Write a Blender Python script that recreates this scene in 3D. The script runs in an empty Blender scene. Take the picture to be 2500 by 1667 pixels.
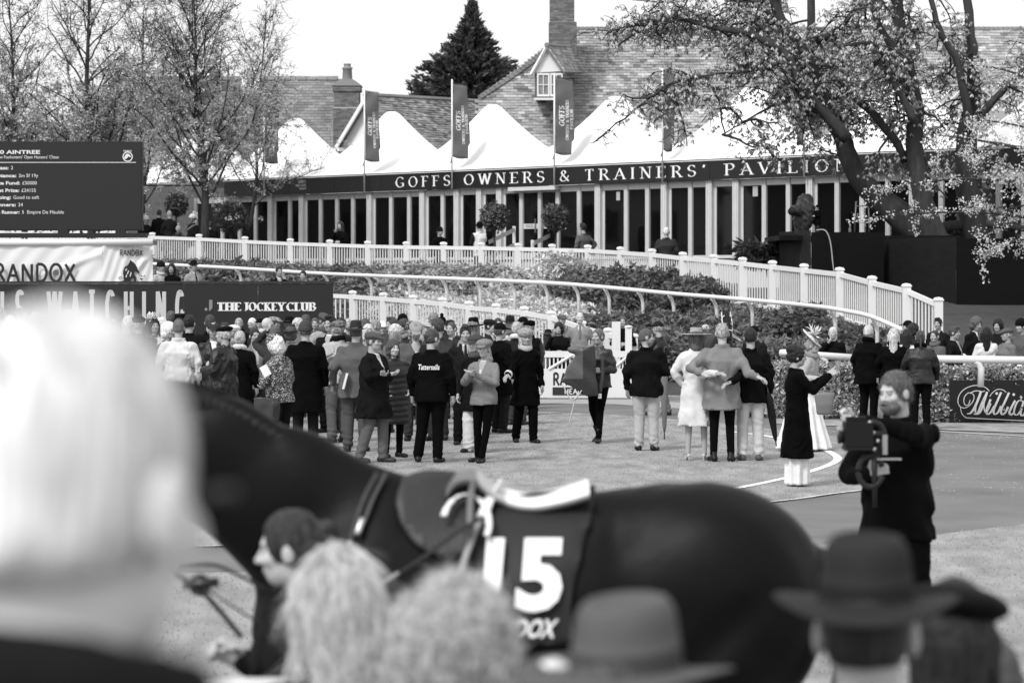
import bpy, math, random
import numpy as np
from mathutils import Vector, Matrix
random.seed(7); RNG = np.random.default_rng(7)
C = bpy.context.scene.collection
SC = bpy.context.scene
# ---- scene scale: camera at the origin 2.4 m above the lawn, looking along +Y ----
F = 6944.0; CX = 1250.0; HY = 677.0; CH = 2.4
def W(px, py, Y):
    return np.array(((px-CX)/F*Y, Y, CH-(py-HY)/F*Y))
def WX(px, k, z):                      # point at picture column px, scale k (px per metre), height z
    Y = F/k
    return np.array(((px-CX)/F*Y, Y, z))
def interp(x, xs, ys): return float(np.interp(x, xs, ys))

cam = bpy.data.objects.new('camera', bpy.data.cameras.new('camera')); C.objects.link(cam)
cam.location = (0, 0, CH); cam.rotation_euler = (math.pi/2, 0, 0)
cam.data.lens = 100; cam.data.sensor_width = 36; cam.data.shift_y = -(833.5-HY)/2500
cam.data.clip_start = 0.2; cam.data.clip_end = 3000
cam.data.dof.use_dof = True; cam.data.dof.focus_distance = 43; cam.data.dof.aperture_fstop = 3.7
SC.camera = cam
world = bpy.data.worlds.new('World'); SC.world = world; world.use_nodes = True
nt = world.node_tree; bg = nt.nodes['Background']
sky = nt.nodes.new('ShaderNodeTexSky'); sky.sky_type = 'NISHITA'; sky.sun_disc = False
sky.sun_elevation = math.radians(48); sky.sun_rotation = math.radians(215)
sky.air_density = 1.0; sky.dust_density = 4.0; sky.ozone_density = 1.0
bw = nt.nodes.new('ShaderNodeRGBToBW'); mx = nt.nodes.new('ShaderNodeMix'); mx.data_type = 'FLOAT'
mx.inputs[0].default_value = 0.72; mx.inputs[3].default_value = 10.3      # overcast veil over the sky
nt.links.new(sky.outputs[0], bw.inputs[0]); nt.links.new(bw.outputs[0], mx.inputs[2])
nt.links.new(mx.outputs[0], bg.inputs[0]); bg.inputs[1].default_value = 0.1
sun = bpy.data.objects.new('sun', bpy.data.lights.new('sun', 'SUN')); C.objects.link(sun)
sun.data.energy = 2.1; sun.data.angle = math.radians(12); sun.data.color = (1, 1, 1)
sun.rotation_euler = (math.radians(42), 0, math.radians(-35))
SC.view_settings.view_transform = 'Standard'; SC.view_settings.look = 'None'
SC.view_settings.exposure = 0.34; SC.view_settings.gamma = 1.0
try: SC.view_settings.use_curve_mapping = False
except Exception: pass
SC.cycles.max_bounces = 5; SC.cycles.diffuse_bounces = 2; SC.cycles.glossy_bounces = 2
SC.cycles.transparent_max_bounces = 8; SC.cycles.caustics_reflective = False; SC.cycles.caustics_refractive = False

# ---------------------------------------------------------------- mesh helpers
def mesh(name, V, Fs, mats=None, smooth=True, tone=None, uv=None):
    V = np.asarray(V, dtype=np.float32).reshape(-1, 3)
    if not isinstance(Fs, list): Fs = [Fs]
    Fs = [np.asarray(f, dtype=np.int32) for f in Fs if len(f)]
    me = bpy.data.meshes.new(name)
    me.vertices.add(len(V)); me.vertices.foreach_set('co', V.ravel())
    if Fs:
        li = np.concatenate([f.ravel() for f in Fs])
        cnt = np.concatenate([np.full(len(f), f.shape[1], np.int32) for f in Fs])
        st = np.concatenate(([0], np.cumsum(cnt)[:-1])).astype(np.int32)
        me.loops.add(len(li)); me.loops.foreach_set('vertex_index', li)
        me.polygons.add(len(cnt)); me.polygons.foreach_set('loop_start', st)
        me.polygons.foreach_set('use_smooth', np.full(len(cnt), smooth))
    if tone is not None:
        a = me.attributes.new('tone', 'FLOAT', 'POINT'); a.data.foreach_set('value', np.asarray(tone, dtype=np.float32).ravel())
    me.update(calc_edges=True); me.validate(verbose=False)
    if mats is not None:
        for m in (mats if isinstance(mats, (list, tuple)) else [mats]): me.materials.append(m)
    return me
def link(name, me, parent=None, color=None, mw=None):
    o = bpy.data.objects.new(name, me); C.objects.link(o)
    if parent is not None: o.parent = parent
    if color is not None: o.color = (color, color, color, 1)
    if mw is not None: o.matrix_local = mw
    return o
def empty(name, loc=(0, 0, 0), rz=0, s=1):
    o = bpy.data.objects.new(name, None); C.objects.link(o); o.empty_display_size = .1
    o.location = loc; o.rotation_euler = (0, 0, rz); o.scale = (s, s, s); return o
def tag(o, label=None, cat=None, group=None, kind=None):
    if label: o['label'] = label
    if cat: o['category'] = cat
    if group: o['group'] = group
    if kind: o['kind'] = kind
    return o
class MB:
    """collects simple pieces into one mesh"""
    def __init__(s): s.v = []; s.q = []; s.t = []; s.n = 0; s.tone = []
    def add(s, V, Q=None, T=None, tone=1.0):
        V = np.asarray(V, float).reshape(-1, 3)
        if Q is not None and len(Q): s.q.append(np.asarray(Q)+s.n)
        if T is not None and len(T): s.t.append(np.asarray(T)+s.n)
        s.v.append(V); s.tone.append(np.broadcast_to(np.asarray(tone, float), (len(V),)).copy()); s.n += len(V)
    BQ = np.array([[0,3,2,1],[4,5,6,7],[0,1,5,4],[1,2,6,5],[2,3,7,6],[3,0,4,7]])
    def box(s, c, d, R=None, tone=1.0):
        x, y, z = np.asarray(d, float)/2
        P = np.array([[-x,-y,-z],[x,-y,-z],[x,y,-z],[-x,y,-z],[-x,-y,z],[x,-y,z],[x,y,z],[-x,y,z]])
        if R is not None: P = P @ np.asarray(R).T
        s.add(P+np.asarray(c, float), s.BQ, tone=tone)
    def hexa(s, P, tone=1.0): s.add(P, s.BQ, tone=tone)
    def tube(s, pts, rs, n=8, cap=True, tone=1.0, flat=1.0):
        pts = np.asarray(pts, float); rs = np.broadcast_to(np.asarray(rs, float), (len(pts),))
        T = np.gradient(pts, axis=0); T /= (np.linalg.norm(T, axis=1, keepdims=True)+1e-9)
        up = np.array([0, 0, 1.]) if abs(T[:, 2]).mean() < .8 else np.array([0, 1., 0])
        A = np.cross(T, up); A /= (np.linalg.norm(A, axis=1, keepdims=True)+1e-9); B = np.cross(A, T)
        th = np.arange(n)*2*np.pi/n
        V = pts[:, None]+rs[:, None, None]*(np.cos(th)[None, :, None]*A[:, None]+flat*np.sin(th)[None, :, None]*B[:, None])
        m = len(pts); i = np.arange(m-1)[:, None]*n; j = np.arange(n)[None]; j2 = (j+1) % n
        Q = np.stack([i+j, i+j2, i+n+j2, i+n+j], -1).reshape(-1, 4)
        V = V.reshape(-1, 3); T3 = []
        if cap:
            V = np.vstack([V, pts[:1], pts[-1:]]); a = m*n
            T3 = [[a, (q+1) % n, q] for q in range(n)]+[[a+1, (m-1)*n+q, (m-1)*n+(q+1) % n] for q in range(n)]
        s.add(V, Q, T3 if cap else None, tone)
    def lathe(s, prof, c=(0, 0, 0), n=20, sx=1, sy=1, tone=1.0, wob=None):
        th = np.arange(n)*2*np.pi/n; prof = np.asarray(prof, float)
        V = np.stack([prof[:, 0, None]*np.cos(th)*sx, prof[:, 0, None]*np.sin(th)*sy, np.repeat(prof[:, 1, None], n, 1)], -1)
        if wob is not None: V = wob(V, th)
        m = len(prof); i = np.arange(m-1)[:, None]*n; j = np.arange(n)[None]; j2 = (j+1) % n
        Q = np.stack([i+j, i+j2, i+n+j2, i+n+j], -1).reshape(-1, 4)
        s.add(V.reshape(-1, 3)+np.asarray(c, float), Q, None, tone)
    def mesh(s, name, mats=None, smooth=False, M=None):
        V = np.vstack(s.v) if s.v else np.zeros((0, 3))
        if M is not None: V = V @ np.asarray(M.to_3x3()).T + np.asarray(M.translation)
        Fs = []
        if s.q: Fs.append(np.vstack(s.q))
        if s.t: Fs.append(np.vstack(s.t))
        return mesh(name, V, Fs, mats, smooth, np.concatenate(s.tone) if s.tone else None)
    def build(s, name, mat, parent=None, smooth=False, color=None, mw=None):
        return link(name, s.mesh(name, mat, smooth), parent, color, mw)

# ---------------------------------------------------------------- materials (all grey: the photograph is black and white)
def M(name, v=.5, rough=.8, var=0., scale=8., spec=.3, bump=0., bscale=40., objcol=False, tone=True, metal=0., stretch=None, sheen=0., coords='Object', detail=4., pattern=None, trans=0.):
    m = bpy.data.materials.new(name); m.use_nodes = True; n = m.node_tree.nodes; L = m.node_tree.links
    p = n['Principled BSDF']; p.inputs['Roughness'].default_value = rough; p.inputs['Specular IOR Level'].default_value = spec
    p.inputs['Metallic'].default_value = metal
    if sheen: p.inputs['Sheen Weight'].default_value = sheen
    tc = n.new('ShaderNodeTexCoord'); co = tc.outputs[coords]
    if stretch is not None:
        mp = n.new('ShaderNodeMapping'); mp.inputs['Scale'].default_value = stretch; L.new(co, mp.inputs[0]); co = mp.outputs[0]
    def mth(op, a, b, clamp=False):
        q = n.new('ShaderNodeMath'); q.operation = op; q.use_clamp = clamp
        for i, s in enumerate((a, b)):
            if isinstance(s, (int, float)): q.inputs[i].default_value = s
            else: L.new(s, q.inputs[i])
        return q.outputs[0]
    if objcol:
        oi = n.new('ShaderNodeObjectInfo'); c = n.new('ShaderNodeRGBToBW'); L.new(oi.outputs['Color'], c.inputs[0]); cur = c.outputs[0]
    else:
        vn = n.new('ShaderNodeValue'); vn.outputs[0].default_value = v; cur = vn.outputs[0]
    if var:
        nz = n.new('ShaderNodeTexNoise'); nz.inputs['Scale'].default_value = scale; nz.inputs['Detail'].default_value = detail; L.new(co, nz.inputs['Vector'])
        f = mth('MULTIPLY_ADD', nz.outputs[0], 2*var*1.6); f.node.inputs[2].default_value = 1-var*1.6
        f2 = mth('MAXIMUM', f, .05); cur = mth('MULTIPLY', cur, f2)
    if tone:
        at = n.new('ShaderNodeAttribute'); at.attribute_name = 'tone'
        # objects without the attribute read 0: treat as 1
        isz = mth('LESS_THAN', at.outputs['Fac'], .0001); tt = mth('ADD', at.outputs['Fac'], isz); cur = mth('MULTIPLY', cur, tt)
    if pattern:
        cur = pattern(n, L, mth, co, cur)
    cm = n.new('ShaderNodeCombineColor')
    cl = mth('MINIMUM', cur, .9)
    for i in range(3): L.new(cl, cm.inputs[i])
    L.new(cm.outputs[0], p.inputs['Base Color'])
    if trans:
        tr = n.new('ShaderNodeBsdfTranslucent'); L.new(cm.outputs[0], tr.inputs[0]); ms = n.new('ShaderNodeMixShader'); ms.inputs[0].default_value = trans
        L.new(p.outputs[0], ms.inputs[1]); L.new(tr.outputs[0], ms.inputs[2]); L.new(ms.outputs[0], n['Material Output'].inputs[0])
    if bump:
        b = n.new('ShaderNodeBump'); b.inputs['Strength'].default_value = min(1, bump); b.inputs['Distance'].default_value = .01
        nb = n.new('ShaderNodeTexNoise'); nb.inputs['Scale'].default_value = bscale; nb.inputs['Detail'].default_value = 3; L.new(co, nb.inputs['Vector'])
        L.new(nb.outputs[0], b.inputs['Height']); L.new(b.outputs[0], p.inputs['Normal'])
    return m
def pat_leopard(n, L, mth, co, cur):
    v = n.new('ShaderNodeTexVoronoi'); v.inputs['Scale'].default_value = 55; L.new(co, v.inputs['Vector'])
    nz = n.new('ShaderNodeTexNoise'); nz.inputs['Scale'].default_value = 60; L.new(co, nz.inputs['Vector'])
    s = mth('ADD', v.outputs['Distance'], nz.outputs[0]); d = mth('GREATER_THAN', s, .86)
    return mth('MULTIPLY', cur, mth('MULTIPLY_ADD', d, -.9) if False else mth('SUBTRACT', 1.0, mth('MULTIPLY', d, .9)))
def pat_plaid(n, L, mth, co, cur):
    sp = n.new('ShaderNodeSeparateXYZ'); L.new(co, sp.inputs[0])
    a = mth('GREATER_THAN', mth('SINE', mth('MULTIPLY', sp.outputs[0], 110.), 0), .3)
    b = mth('GREATER_THAN', mth('SINE', mth('MULTIPLY', mth('ADD', sp.outputs[2], sp.outputs[1]), 110.), 0), .3)
    return mth('MULTIPLY', cur, mth('SUBTRACT', 1.0, mth('MULTIPLY', mth('ADD', a, b), .3)))
m_cloth = M('cloth', objcol=True, rough=.9, spec=.06, var=.14, scale=9, bump=.45, bscale=45)
m_wool = M('tweed', objcol=True, rough=.95, spec=.05, var=.28, scale=140, detail=2, bump=.5, bscale=120)
m_shiny = M('shell_fabric', objcol=True, rough=.45, spec=.3, var=.10, scale=10, bump=.5, bscale=30)
m_leopard = M('leopard_print', objcol=True, rough=.9, spec=.15, pattern=pat_leopard)
m_plaid = M('plaid', objcol=True, rough=.9, spec=.15, pattern=pat_plaid)
m_skin = M('skin', v=.46, objcol=True, rough=.55, spec=.35, var=.06, scale=30)
m_hair = M('hair', objcol=True, rough=.5, spec=.25, var=.5, scale=90, stretch=(1, 1, .12), bump=1, bscale=130)
m_felt = M('felt', objcol=True, rough=.8, spec=.12, var=.08, scale=20, bump=.2, bscale=150)
m_fur = M('fur', objcol=True, rough=.95, spec=.1, var=.5, scale=55, bump=1, bscale=90)
m_leather = M('leather', objcol=True, rough=.45, spec=.25, var=.1, scale=15, bump=.3, bscale=60)
m_white = M('white_pvc', v=.72, rough=.35, spec=.4, var=.05, scale=1.5)
m_plain = M('painted', objcol=True, rough=.6, spec=.3, var=.06, scale=2)
m_print = M('print', objcol=True, rough=.6, spec=.2)
m_metal = M('metal', objcol=True, rough=.35, spec=.5, metal=.6)
m_paper = M('paper', v=.75, rough=.8)

# ---------------------------------------------------------------- implicit surfaces -> quads (surface nets)
CORN = np.array([[i, j, k] for i in (0, 1) for j in (0, 1) for k in (0, 1)])
EDG = [(a, b) for a in range(8) for b in range(a+1, 8) if np.abs(CORN[a]-CORN[b]).sum() == 1]
def snets(D, lo, h):
    s = D < 0
    n = np.array(D.shape)-1
    cnt = np.zeros(n, np.int8)
    for c in CORN: cnt += s[c[0]:c[0]+n[0], c[1]:c[1]+n[1], c[2]:c[2]+n[2]]
    idx = np.argwhere((cnt > 0) & (cnt < 8))
    if len(idx) == 0: return np.zeros((0, 3)), np.zeros((0, 4), int)
    vals = np.stack([D[idx[:, 0]+c[0], idx[:, 1]+c[1], idx[:, 2]+c[2]] for c in CORN], 1)
    acc = np.zeros((len(idx), 3)); w = np.zeros(len(idx))
    for a, b in EDG:
        va, vb = vals[:, a], vals[:, b]; m = (va < 0) != (vb < 0)
        t = np.where(m, va/np.where(m, va-vb, 1), 0)
        acc += (CORN[a]+t[:, None]*(CORN[b]-CORN[a]))*m[:, None]; w += m
    V = (idx+acc/w[:, None])*h+lo
    imap = np.full(tuple(n), -1, np.int32); imap[idx[:, 0], idx[:, 1], idx[:, 2]] = np.arange(len(idx))
    Q = []
    for ax in range(3):
        sl0 = [slice(1, -1)]*3; sl1 = [slice(1, -1)]*3
        sl0[ax] = slice(0, -1); sl1[ax] = slice(1, None)
        a = s[tuple(sl0)]; b = s[tuple(sl1)]; ch = np.argwhere(a != b)
        if len(ch) == 0: continue
        fl = a[ch[:, 0], ch[:, 1], ch[:, 2]]
        base = ch.copy()
        for q in range(3):
            if q != ax: base[:, q] += 1
        u, v = [(1, 2), (2, 0), (0, 1)][ax]
        def g(du, dv):
            c = base.copy(); c[:, u] += du; c[:, v] += dv; return imap[c[:, 0], c[:, 1], c[:, 2]]
        q4 = np.stack([g(-1, -1), g(0, -1), g(0, 0), g(-1, 0)], 1)
        q4[~fl] = q4[~fl][:, ::-1]
        Q.append(q4[(q4 >= 0).all(1)])
    return V, np.vstack(Q)
def smin(a, b, k):
    if k <= 0: return np.minimum(a, b)
    h = np.clip(.5+.5*(b-a)/k, 0, 1); return b*(1-h)+a*h-k*h*(1-h)
class SDF:
    def __init__(s, lo, hi, h):
        s.h = h; s.lo = np.asarray(lo, float)-2*h; n = np.ceil((np.asarray(hi, float)+2*h-s.lo)/h).astype(int)+1
        s.ax = [s.lo[i]+np.arange(n[i])*h for i in range(3)]; s.D = np.full(tuple(n), .2, np.float32); s.n = n
    def sub(s, lo, hi, pad):
        sl = []
        for i in range(3):
            a = int(max(0, math.floor((lo[i]-pad-s.lo[i])/s.h))); b = int(min(s.n[i], math.ceil((hi[i]+pad-s.lo[i])/s.h)+1)); sl.append(slice(a, max(a, b)))
        X, Y, Z = s.ax[0][sl[0], None, None] if False else s.ax[0][sl[0]][:, None, None], s.ax[1][sl[1]][None, :, None], s.ax[2][sl[2]][None, None, :]
        return tuple(sl), X, Y, Z
    def put(s, fn, lo, hi, k=.02, cut=False):
        sl, X, Y, Z = s.sub(lo, hi, k+2.5*s.h)
        if min(len(X), Y.shape[1], Z.shape[2]) == 0: return
        d = fn(X, Y, Z).astype(np.float32) if not np.isscalar(fn) else fn
        if cut: s.D[sl] = -smin(-s.D[sl], d, k)
        else: s.D[sl] = smin(s.D[sl], d, k)
    def cone(s, p, q, r1, r2=None, k=.02, cut=False):
        p = np.asarray(p, float); q = np.asarray(q, float); r2 = r1 if r2 is None else r2; v = q-p; L2 = (v@v)+1e-12; R = max(r1, r2)
        def fn(X, Y, Z):
            t = np.clip(((X-p[0])*v[0]+(Y-p[1])*v[1]+(Z-p[2])*v[2])/L2, 0, 1)
            return np.sqrt((X-p[0]-t*v[0])**2+(Y-p[1]-t*v[1])**2+(Z-p[2]-t*v[2])**2)-(r1+(r2-r1)*t)
        s.put(fn, np.minimum(p, q)-R, np.maximum(p, q)+R, k, cut)
    def ell(s, c, r, k=.02, cut=False, R=None):
        c = np.asarray(c, float); r = np.asarray(r, float) if not np.isscalar(r) else np.full(3, r)
        mr = r.max() if R is not None else r
        def fn(X, Y, Z):
            x, y, z = X-c[0], Y-c[1], Z-c[2]
            if R is not None:
                Q = np.asarray(R).T; x, y, z = Q[0, 0]*x+Q[0, 1]*y+Q[0, 2]*z, Q[1, 0]*x+Q[1, 1]*y+Q[1, 2]*z, Q[2, 0]*x+Q[2, 1]*y+Q[2, 2]*z
            g = np.sqrt((x/r[0])**2+(y/r[1])**2+(z/r[2])**2); g2 = np.sqrt((x/r[0]**2)**2+(y/r[1]**2)**2+(z/r[2]**2)**2)+1e-6
            return g*(g-1)/g2
        s.put(fn, c-mr, c+mr, k, cut)
    def warp(s, fn): s.D = s.D+fn(s.ax[0][:, None, None], s.ax[1][None, :, None], s.ax[2][None, None, :]).astype(np.float32)
    def go(s):
        s.D[0] = .2; s.D[-1] = .2; s.D[:, 0] = .2; s.D[:, -1] = .2; s.D[:, :, 0] = .2; s.D[:, :, -1] = .2
        return snets(s.D, s.lo, s.h)
def loftfn(zs, a, b, cx=0, cy=0, n=2.3, fold=None):
    """cross-sections stacked in z: half widths a, half depths b"""
    zs = np.asarray(zs, float)
    def pick(v, Z): return np.interp(Z, zs, v) if not np.isscalar(v) else v
    def fn(X, Y, Z):
        A = pick(a, Z); B = pick(b, Z); x = X-pick(cx, Z); y = Y-pick(cy, Z)
        g = (np.abs(x/A)**n+np.abs(y/B)**n)**(1/n)
        if fold is not None: g = g+fold(x, y, Z)
        m = np.minimum(A, B); d = (g-1)*m
        return np.maximum(d, np.maximum(zs[0]-Z, Z-zs[-1]))
    return fn
def rotz(a): c, s = math.cos(a), math.sin(a); return np.array([[c, -s, 0], [s, c, 0], [0, 0, 1]])
def rotx(a): c, s = math.cos(a), math.sin(a); return np.array([[1, 0, 0], [0, c, -s], [0, s, c]])
def roty(a): c, s = math.cos(a), math.sin(a); return np.array([[c, 0, s], [0, 1, 0], [-s, 0, c]])
def smoothnoise(seed, f=10.):
    r = np.random.default_rng(seed); K = r.normal(size=(6, 3))*f; ph = r.uniform(0, 6.28, 6)
    def fn(X, Y, Z):
        o = 0
        for i in range(6): o = o+np.sin(K[i, 0]*X+K[i, 1]*Y+K[i, 2]*Z+ph[i]+(0 if i < 3 else 1.5*o))
        return o/6
    return fn
# ---------------------------------------------------------------- people: heads, hair, hats (cached, in head space), bodies and clothes (per person)
HEAD = {}
def head_mesh(fem, h):
    key = (fem, h)
    if key in HEAD: return HEAD[key]
    s = SDF((-.11, -.13, -.17), (.11, .15, .24), h); w = .94 if fem else 1.0
    s.ell((0, -.008, .125), (.075*w, .096, .099), 0)
    s.ell((0, .028, .07), (.060*w, .064, .080), .02)
    s.ell((0, .056, .018), (.034*w, .030, .030 if fem else .033), .025)
    s.ell((0, .018, .035), (.056*w, .055, .045), .02)
    s.ell((0, .082, .126), (.048, .012, .010), .015)
    for e in (-1, 1):
        s.ell((e*.031, .097, .104), (.016, .012, .010), .012, cut=True)
        s.ell((e*.031, .083, .103), (.012, .009, .008), .004)
        s.ell((e*.040, .068, .075), (.022, .022, .020), .02)
        s.ell((e*.080*w, -.006, .09), (.012, .022, .034), .006)
    s.cone((0, .090, .112), (0, .113, .073), .007, .012, .01)
    s.ell((0, .098, .068), (.019, .012, .009), .008)
    s.ell((0, .088, .040), (.026, .011, .010), .008)
    s.cone((-.02, .0975, .041), (.02, .0975, .041), .003, .003, .003, cut=True)
    s.cone((0, -.022, .06), (0, -.03, -.06), .050*w, .055*w, .02)
    s.cone((-.05, -.03, -.15), (.05, -.03, -.15), .035, .035, .05)
    V, Q = s.go(); x, y, z = V.T; t = np.ones(len(V))
    t[(np.abs(np.abs(x)-.031) < .014) & (np.abs(z-.103) < .0065) & (y > .07)] = .30
    t[(np.abs(np.abs(x)-.033) < .02) & (np.abs(z-.121) < .0055) & (y > .06)] = .55
    t[(np.abs(x) < .024) & (np.abs(z-.041) < .007) & (y > .085)] = .62
    t[(np.abs(np.abs(x)-.008) < .005) & (z < .064) & (z > .055) & (y > .09)] = .4
    HEAD[key] = (V, Q, t); return HEAD[key]
def hand_mesh(pose, h=.0065):
    """right-hand shape along -z from the wrist, palm facing -x; thumb towards +y"""
    key = ('hand', pose, h)
    if key in HEAD: return HEAD[key]
    s = SDF((-.12, -.08, -.24), (.08, .12, .06), h)
    s.cone((0, 0, .05), (0, 0, -.02), .024, .024, 0)
    def pal(X, Y, Z):
        return np.maximum(np.maximum(np.abs(X)-.013, np.abs(Y)-.036), np.abs(Z+.055)-.042)-.006
    s.put(pal, (-.03, -.05, -.12), (.03, .05, .0), .015)
    curl = {'relax': .45, 'grip': 1.25, 'flat': .06}[pose]
    for i, (yy, L) in enumerate(((.029, .072), (.010, .080), (-.009, .075), (-.027, .060))):
        p = np.array((0, yy, -.095)); a = 0
        for j, f in enumerate((.45, .32, .25)):
            a += curl*(1.0 if j else .7)
            q = p+np.array((-math.sin(a), 0, -math.cos(a)))*L*f; s.cone(p, q, .0095-.001*j, .0085-.001*j, .003); p = q
    p = np.array((-.006, .030, -.025)); q = p+np.array((-.012-.02*min(curl, 1), .032, -.030)); s.cone(p, q, .013, .011, .01)
    r = q+np.array((-.012-.02*min(curl, 1), .006, -.034)); s.cone(q, r, .0105, .009, .003)
    V, Q = s.go(); HEAD[key] = (V, Q, np.ones(len(V))); return HEAD[key]
def hair_mesh(style, h=.009):
    key = ('hair', style, h)
    if key in HEAD: return HEAD[key]
    big = style in ('long', 'bob', 'wavy', 'curly', 'afro', 'longback')
    s = SDF((-.19, -.24, -.34 if big else -.08), (.19, .17, .28), h)
    nz = smoothnoise(hash(style) % 99+3 if False else sum(map(ord, style)), 70)
    th = {'crop': .005, 'short': .008, 'quiff': .010, 'fringe': .009, 'tied': .006, 'pony': .007, 'bun': .007}.get(style, .016)
    s.ell((0, -.010, .125), (.075+th, .098+th, .101+th), 0)
    if style in ('short', 'quiff', 'crop', 'fringe'): s.ell((0, -.05, .075), (.058+th, .054+th, .05), .02)
    if style == 'quiff': s.ell((0, .055, .205), (.055, .045, .028), .02)
    if style in ('tied', 'bun', 'pony'):
        s.ell((0, -.05, .08), (.066+th, .06+th, .055), .02)
        s.ell((0, -.118, .12 if style != 'pony' else .15), (.036, .032, .036), .012)
    if style == 'updo': s.ell((.0, -.07, .20), (.075, .07, .055), .03); s.ell((0, -.09, .1), (.07, .05, .05), .03)
    if style == 'pony': s.cone((0, -.13, .15), (0, -.15, -.06), .028, .014, .015)
    if style in ('long', 'wavy', 'longback'):
        s.cone((0, -.06, .08), (0, -.085, -.22), .085, .07, .03)
        for e in (-1, 1): s.cone((e*.075, -.015, .10), (e*.085, .0, -.17), .034, .032, .03)
    if style == 'bob':
        s.cone((0, -.05, .08), (0, -.06, -.02), .085, .075, .03)
        for e in (-1, 1): s.cone((e*.078, -.01, .10), (e*.078, .0, -.01), .030, .026, .03)
    if style in ('curly', 'afro'):
        e_ = .02 if style == 'curly' else .035
        s.ell((0, -.02, .13), (.085+e_, .105+e_, .105+e_), .02)
        s.ell((0, -.05, .05), (.095+e_, .07, .09), .03)
    # the face stays free
    if style == 'fringe':
        s.ell((0, .03, .24), (.085, .10, .085), .01, cut=True)
        s.ell((0, .10, .08), (.085, .10, .12), .01, cut=True)
    else:
        zc = .055 if style not in ('crop',) else .07
        s.ell((0, .115, zc), (.073, .085, .108), .012, cut=True)
        if style in ('tied', 'bun', 'pony', 'short', 'crop'): s.ell((0, .112, .085), (.071, .078, .090), .012, cut=True)
        if not big: s.ell((0, .075, -.01), (.12, .10, .085), .01, cut=True)
    if not big: s.put(lambda X, Y, Z: np.broadcast_to(Z-.048, np.broadcast(X, Y, Z).shape), (-.19, -.24, -.3), (.19, .17, .03), .0, cut=True) if style in ('crop', 'short', 'quiff', 'fringe') else None
    for e in (-1, 1):
        if style in ('short', 'crop', 'quiff', 'fringe'): s.ell((e*.088, .0, .088), (.024, .024, .034), .006, cut=True)
    am = {'crop': .0025, 'tied': .002, 'curly': .015, 'afro': .018, 'wavy': .013, 'short': .007, 'quiff': .009, 'updo': .010, 'longback': .010, 'long': .008}.get(style, .005)
    s.warp(lambda X, Y, Z: nz(X, Y, Z*(.45 if style in ('long', 'longback', 'tied') else 1))*am)
    V, Q = s.go(); n2_ = smoothnoise(8, 95 if style in ('curly', 'afro', 'wavy') else 60); zz_ = V[:, 2]*(1 if style in ('curly', 'afro', 'short', 'quiff') else .25); t_ = np.clip(1+.8*n2_(V[:, 0]*1.6, V[:, 1]*1.6, zz_), .55, 1.5)
    me = mesh('hair', V, Q, m_hair, True, t_); HEAD[key] = me; return me
def strands(pr, style, n, L, w, val, wave=.2, lift=.004, seed=1):
    """fine hair locks lying on the hair mass"""
    me = hair_mesh(style, .009 if True else 0); nv = len(me.vertices); co = np.zeros(nv*3); me.vertices.foreach_get('co', co); co = co.reshape(-1, 3); no = np.zeros(nv*3); me.vertices.foreach_get('normal', no); no = no.reshape(-1, 3)
    r = np.random.default_rng(seed); idx = r.integers(0, nv, n); P = co[idx]+no[idx]*lift; Nn = no[idx]; segs = 5
    down = np.array([0, -.25, -1.]) if style not in ('curly', 'afro') else np.zeros(3)
    d = down+r.normal(size=(n, 3))*(.25 if style not in ('curly', 'afro') else 1.0); d -= (d*Nn).sum(1, keepdims=True)*Nn*.9; d /= np.linalg.norm(d, axis=1, keepdims=True)+1e-6
    pts = [P]; Ls = L*(.5+r.random((n, 1)))
    for q in range(segs):
        d = d+r.normal(size=(n, 3))*wave-Nn*(.06 if style not in ('curly', 'afro') else .0); d /= np.linalg.norm(d, axis=1, keepdims=True); pts.append(pts[-1]+d*Ls/segs)
    u = np.cross(d, r.normal(size=(n, 3))); u /= np.linalg.norm(u, axis=1, keepdims=True)+1e-6; V = []
    for q, p in enumerate(pts): ww = w*(1-q/(segs+.6)); V += [p-u*ww, p+u*ww]
    V = np.stack(V, 1); m = 2*(segs+1); base = np.arange(n)[:, None, None]*m; qd = np.array([[2*q, 2*q+1, 2*q+3, 2*q+2] for q in range(segs)])[None]
    o = link('hair_strands', mesh('hair_strands', V.reshape(-1, 3), (base+qd).reshape(-1, 4), m_hair, True, np.repeat(.55+.9*r.random(n), m)), pr['root'], val, pr['HM']); o['kind'] = 'stuff'
def ringcloth(rings):
    V = np.asarray(rings); m, n = V.shape[:2]; i = np.arange(m-1)[:, None]*n; j = np.arange(n)[None]; j2 = (j+1) % n
    return V.reshape(-1, 3), np.stack([i+j, i+j2, i+n+j2, i+n+j], -1).reshape(-1, 4)
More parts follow.
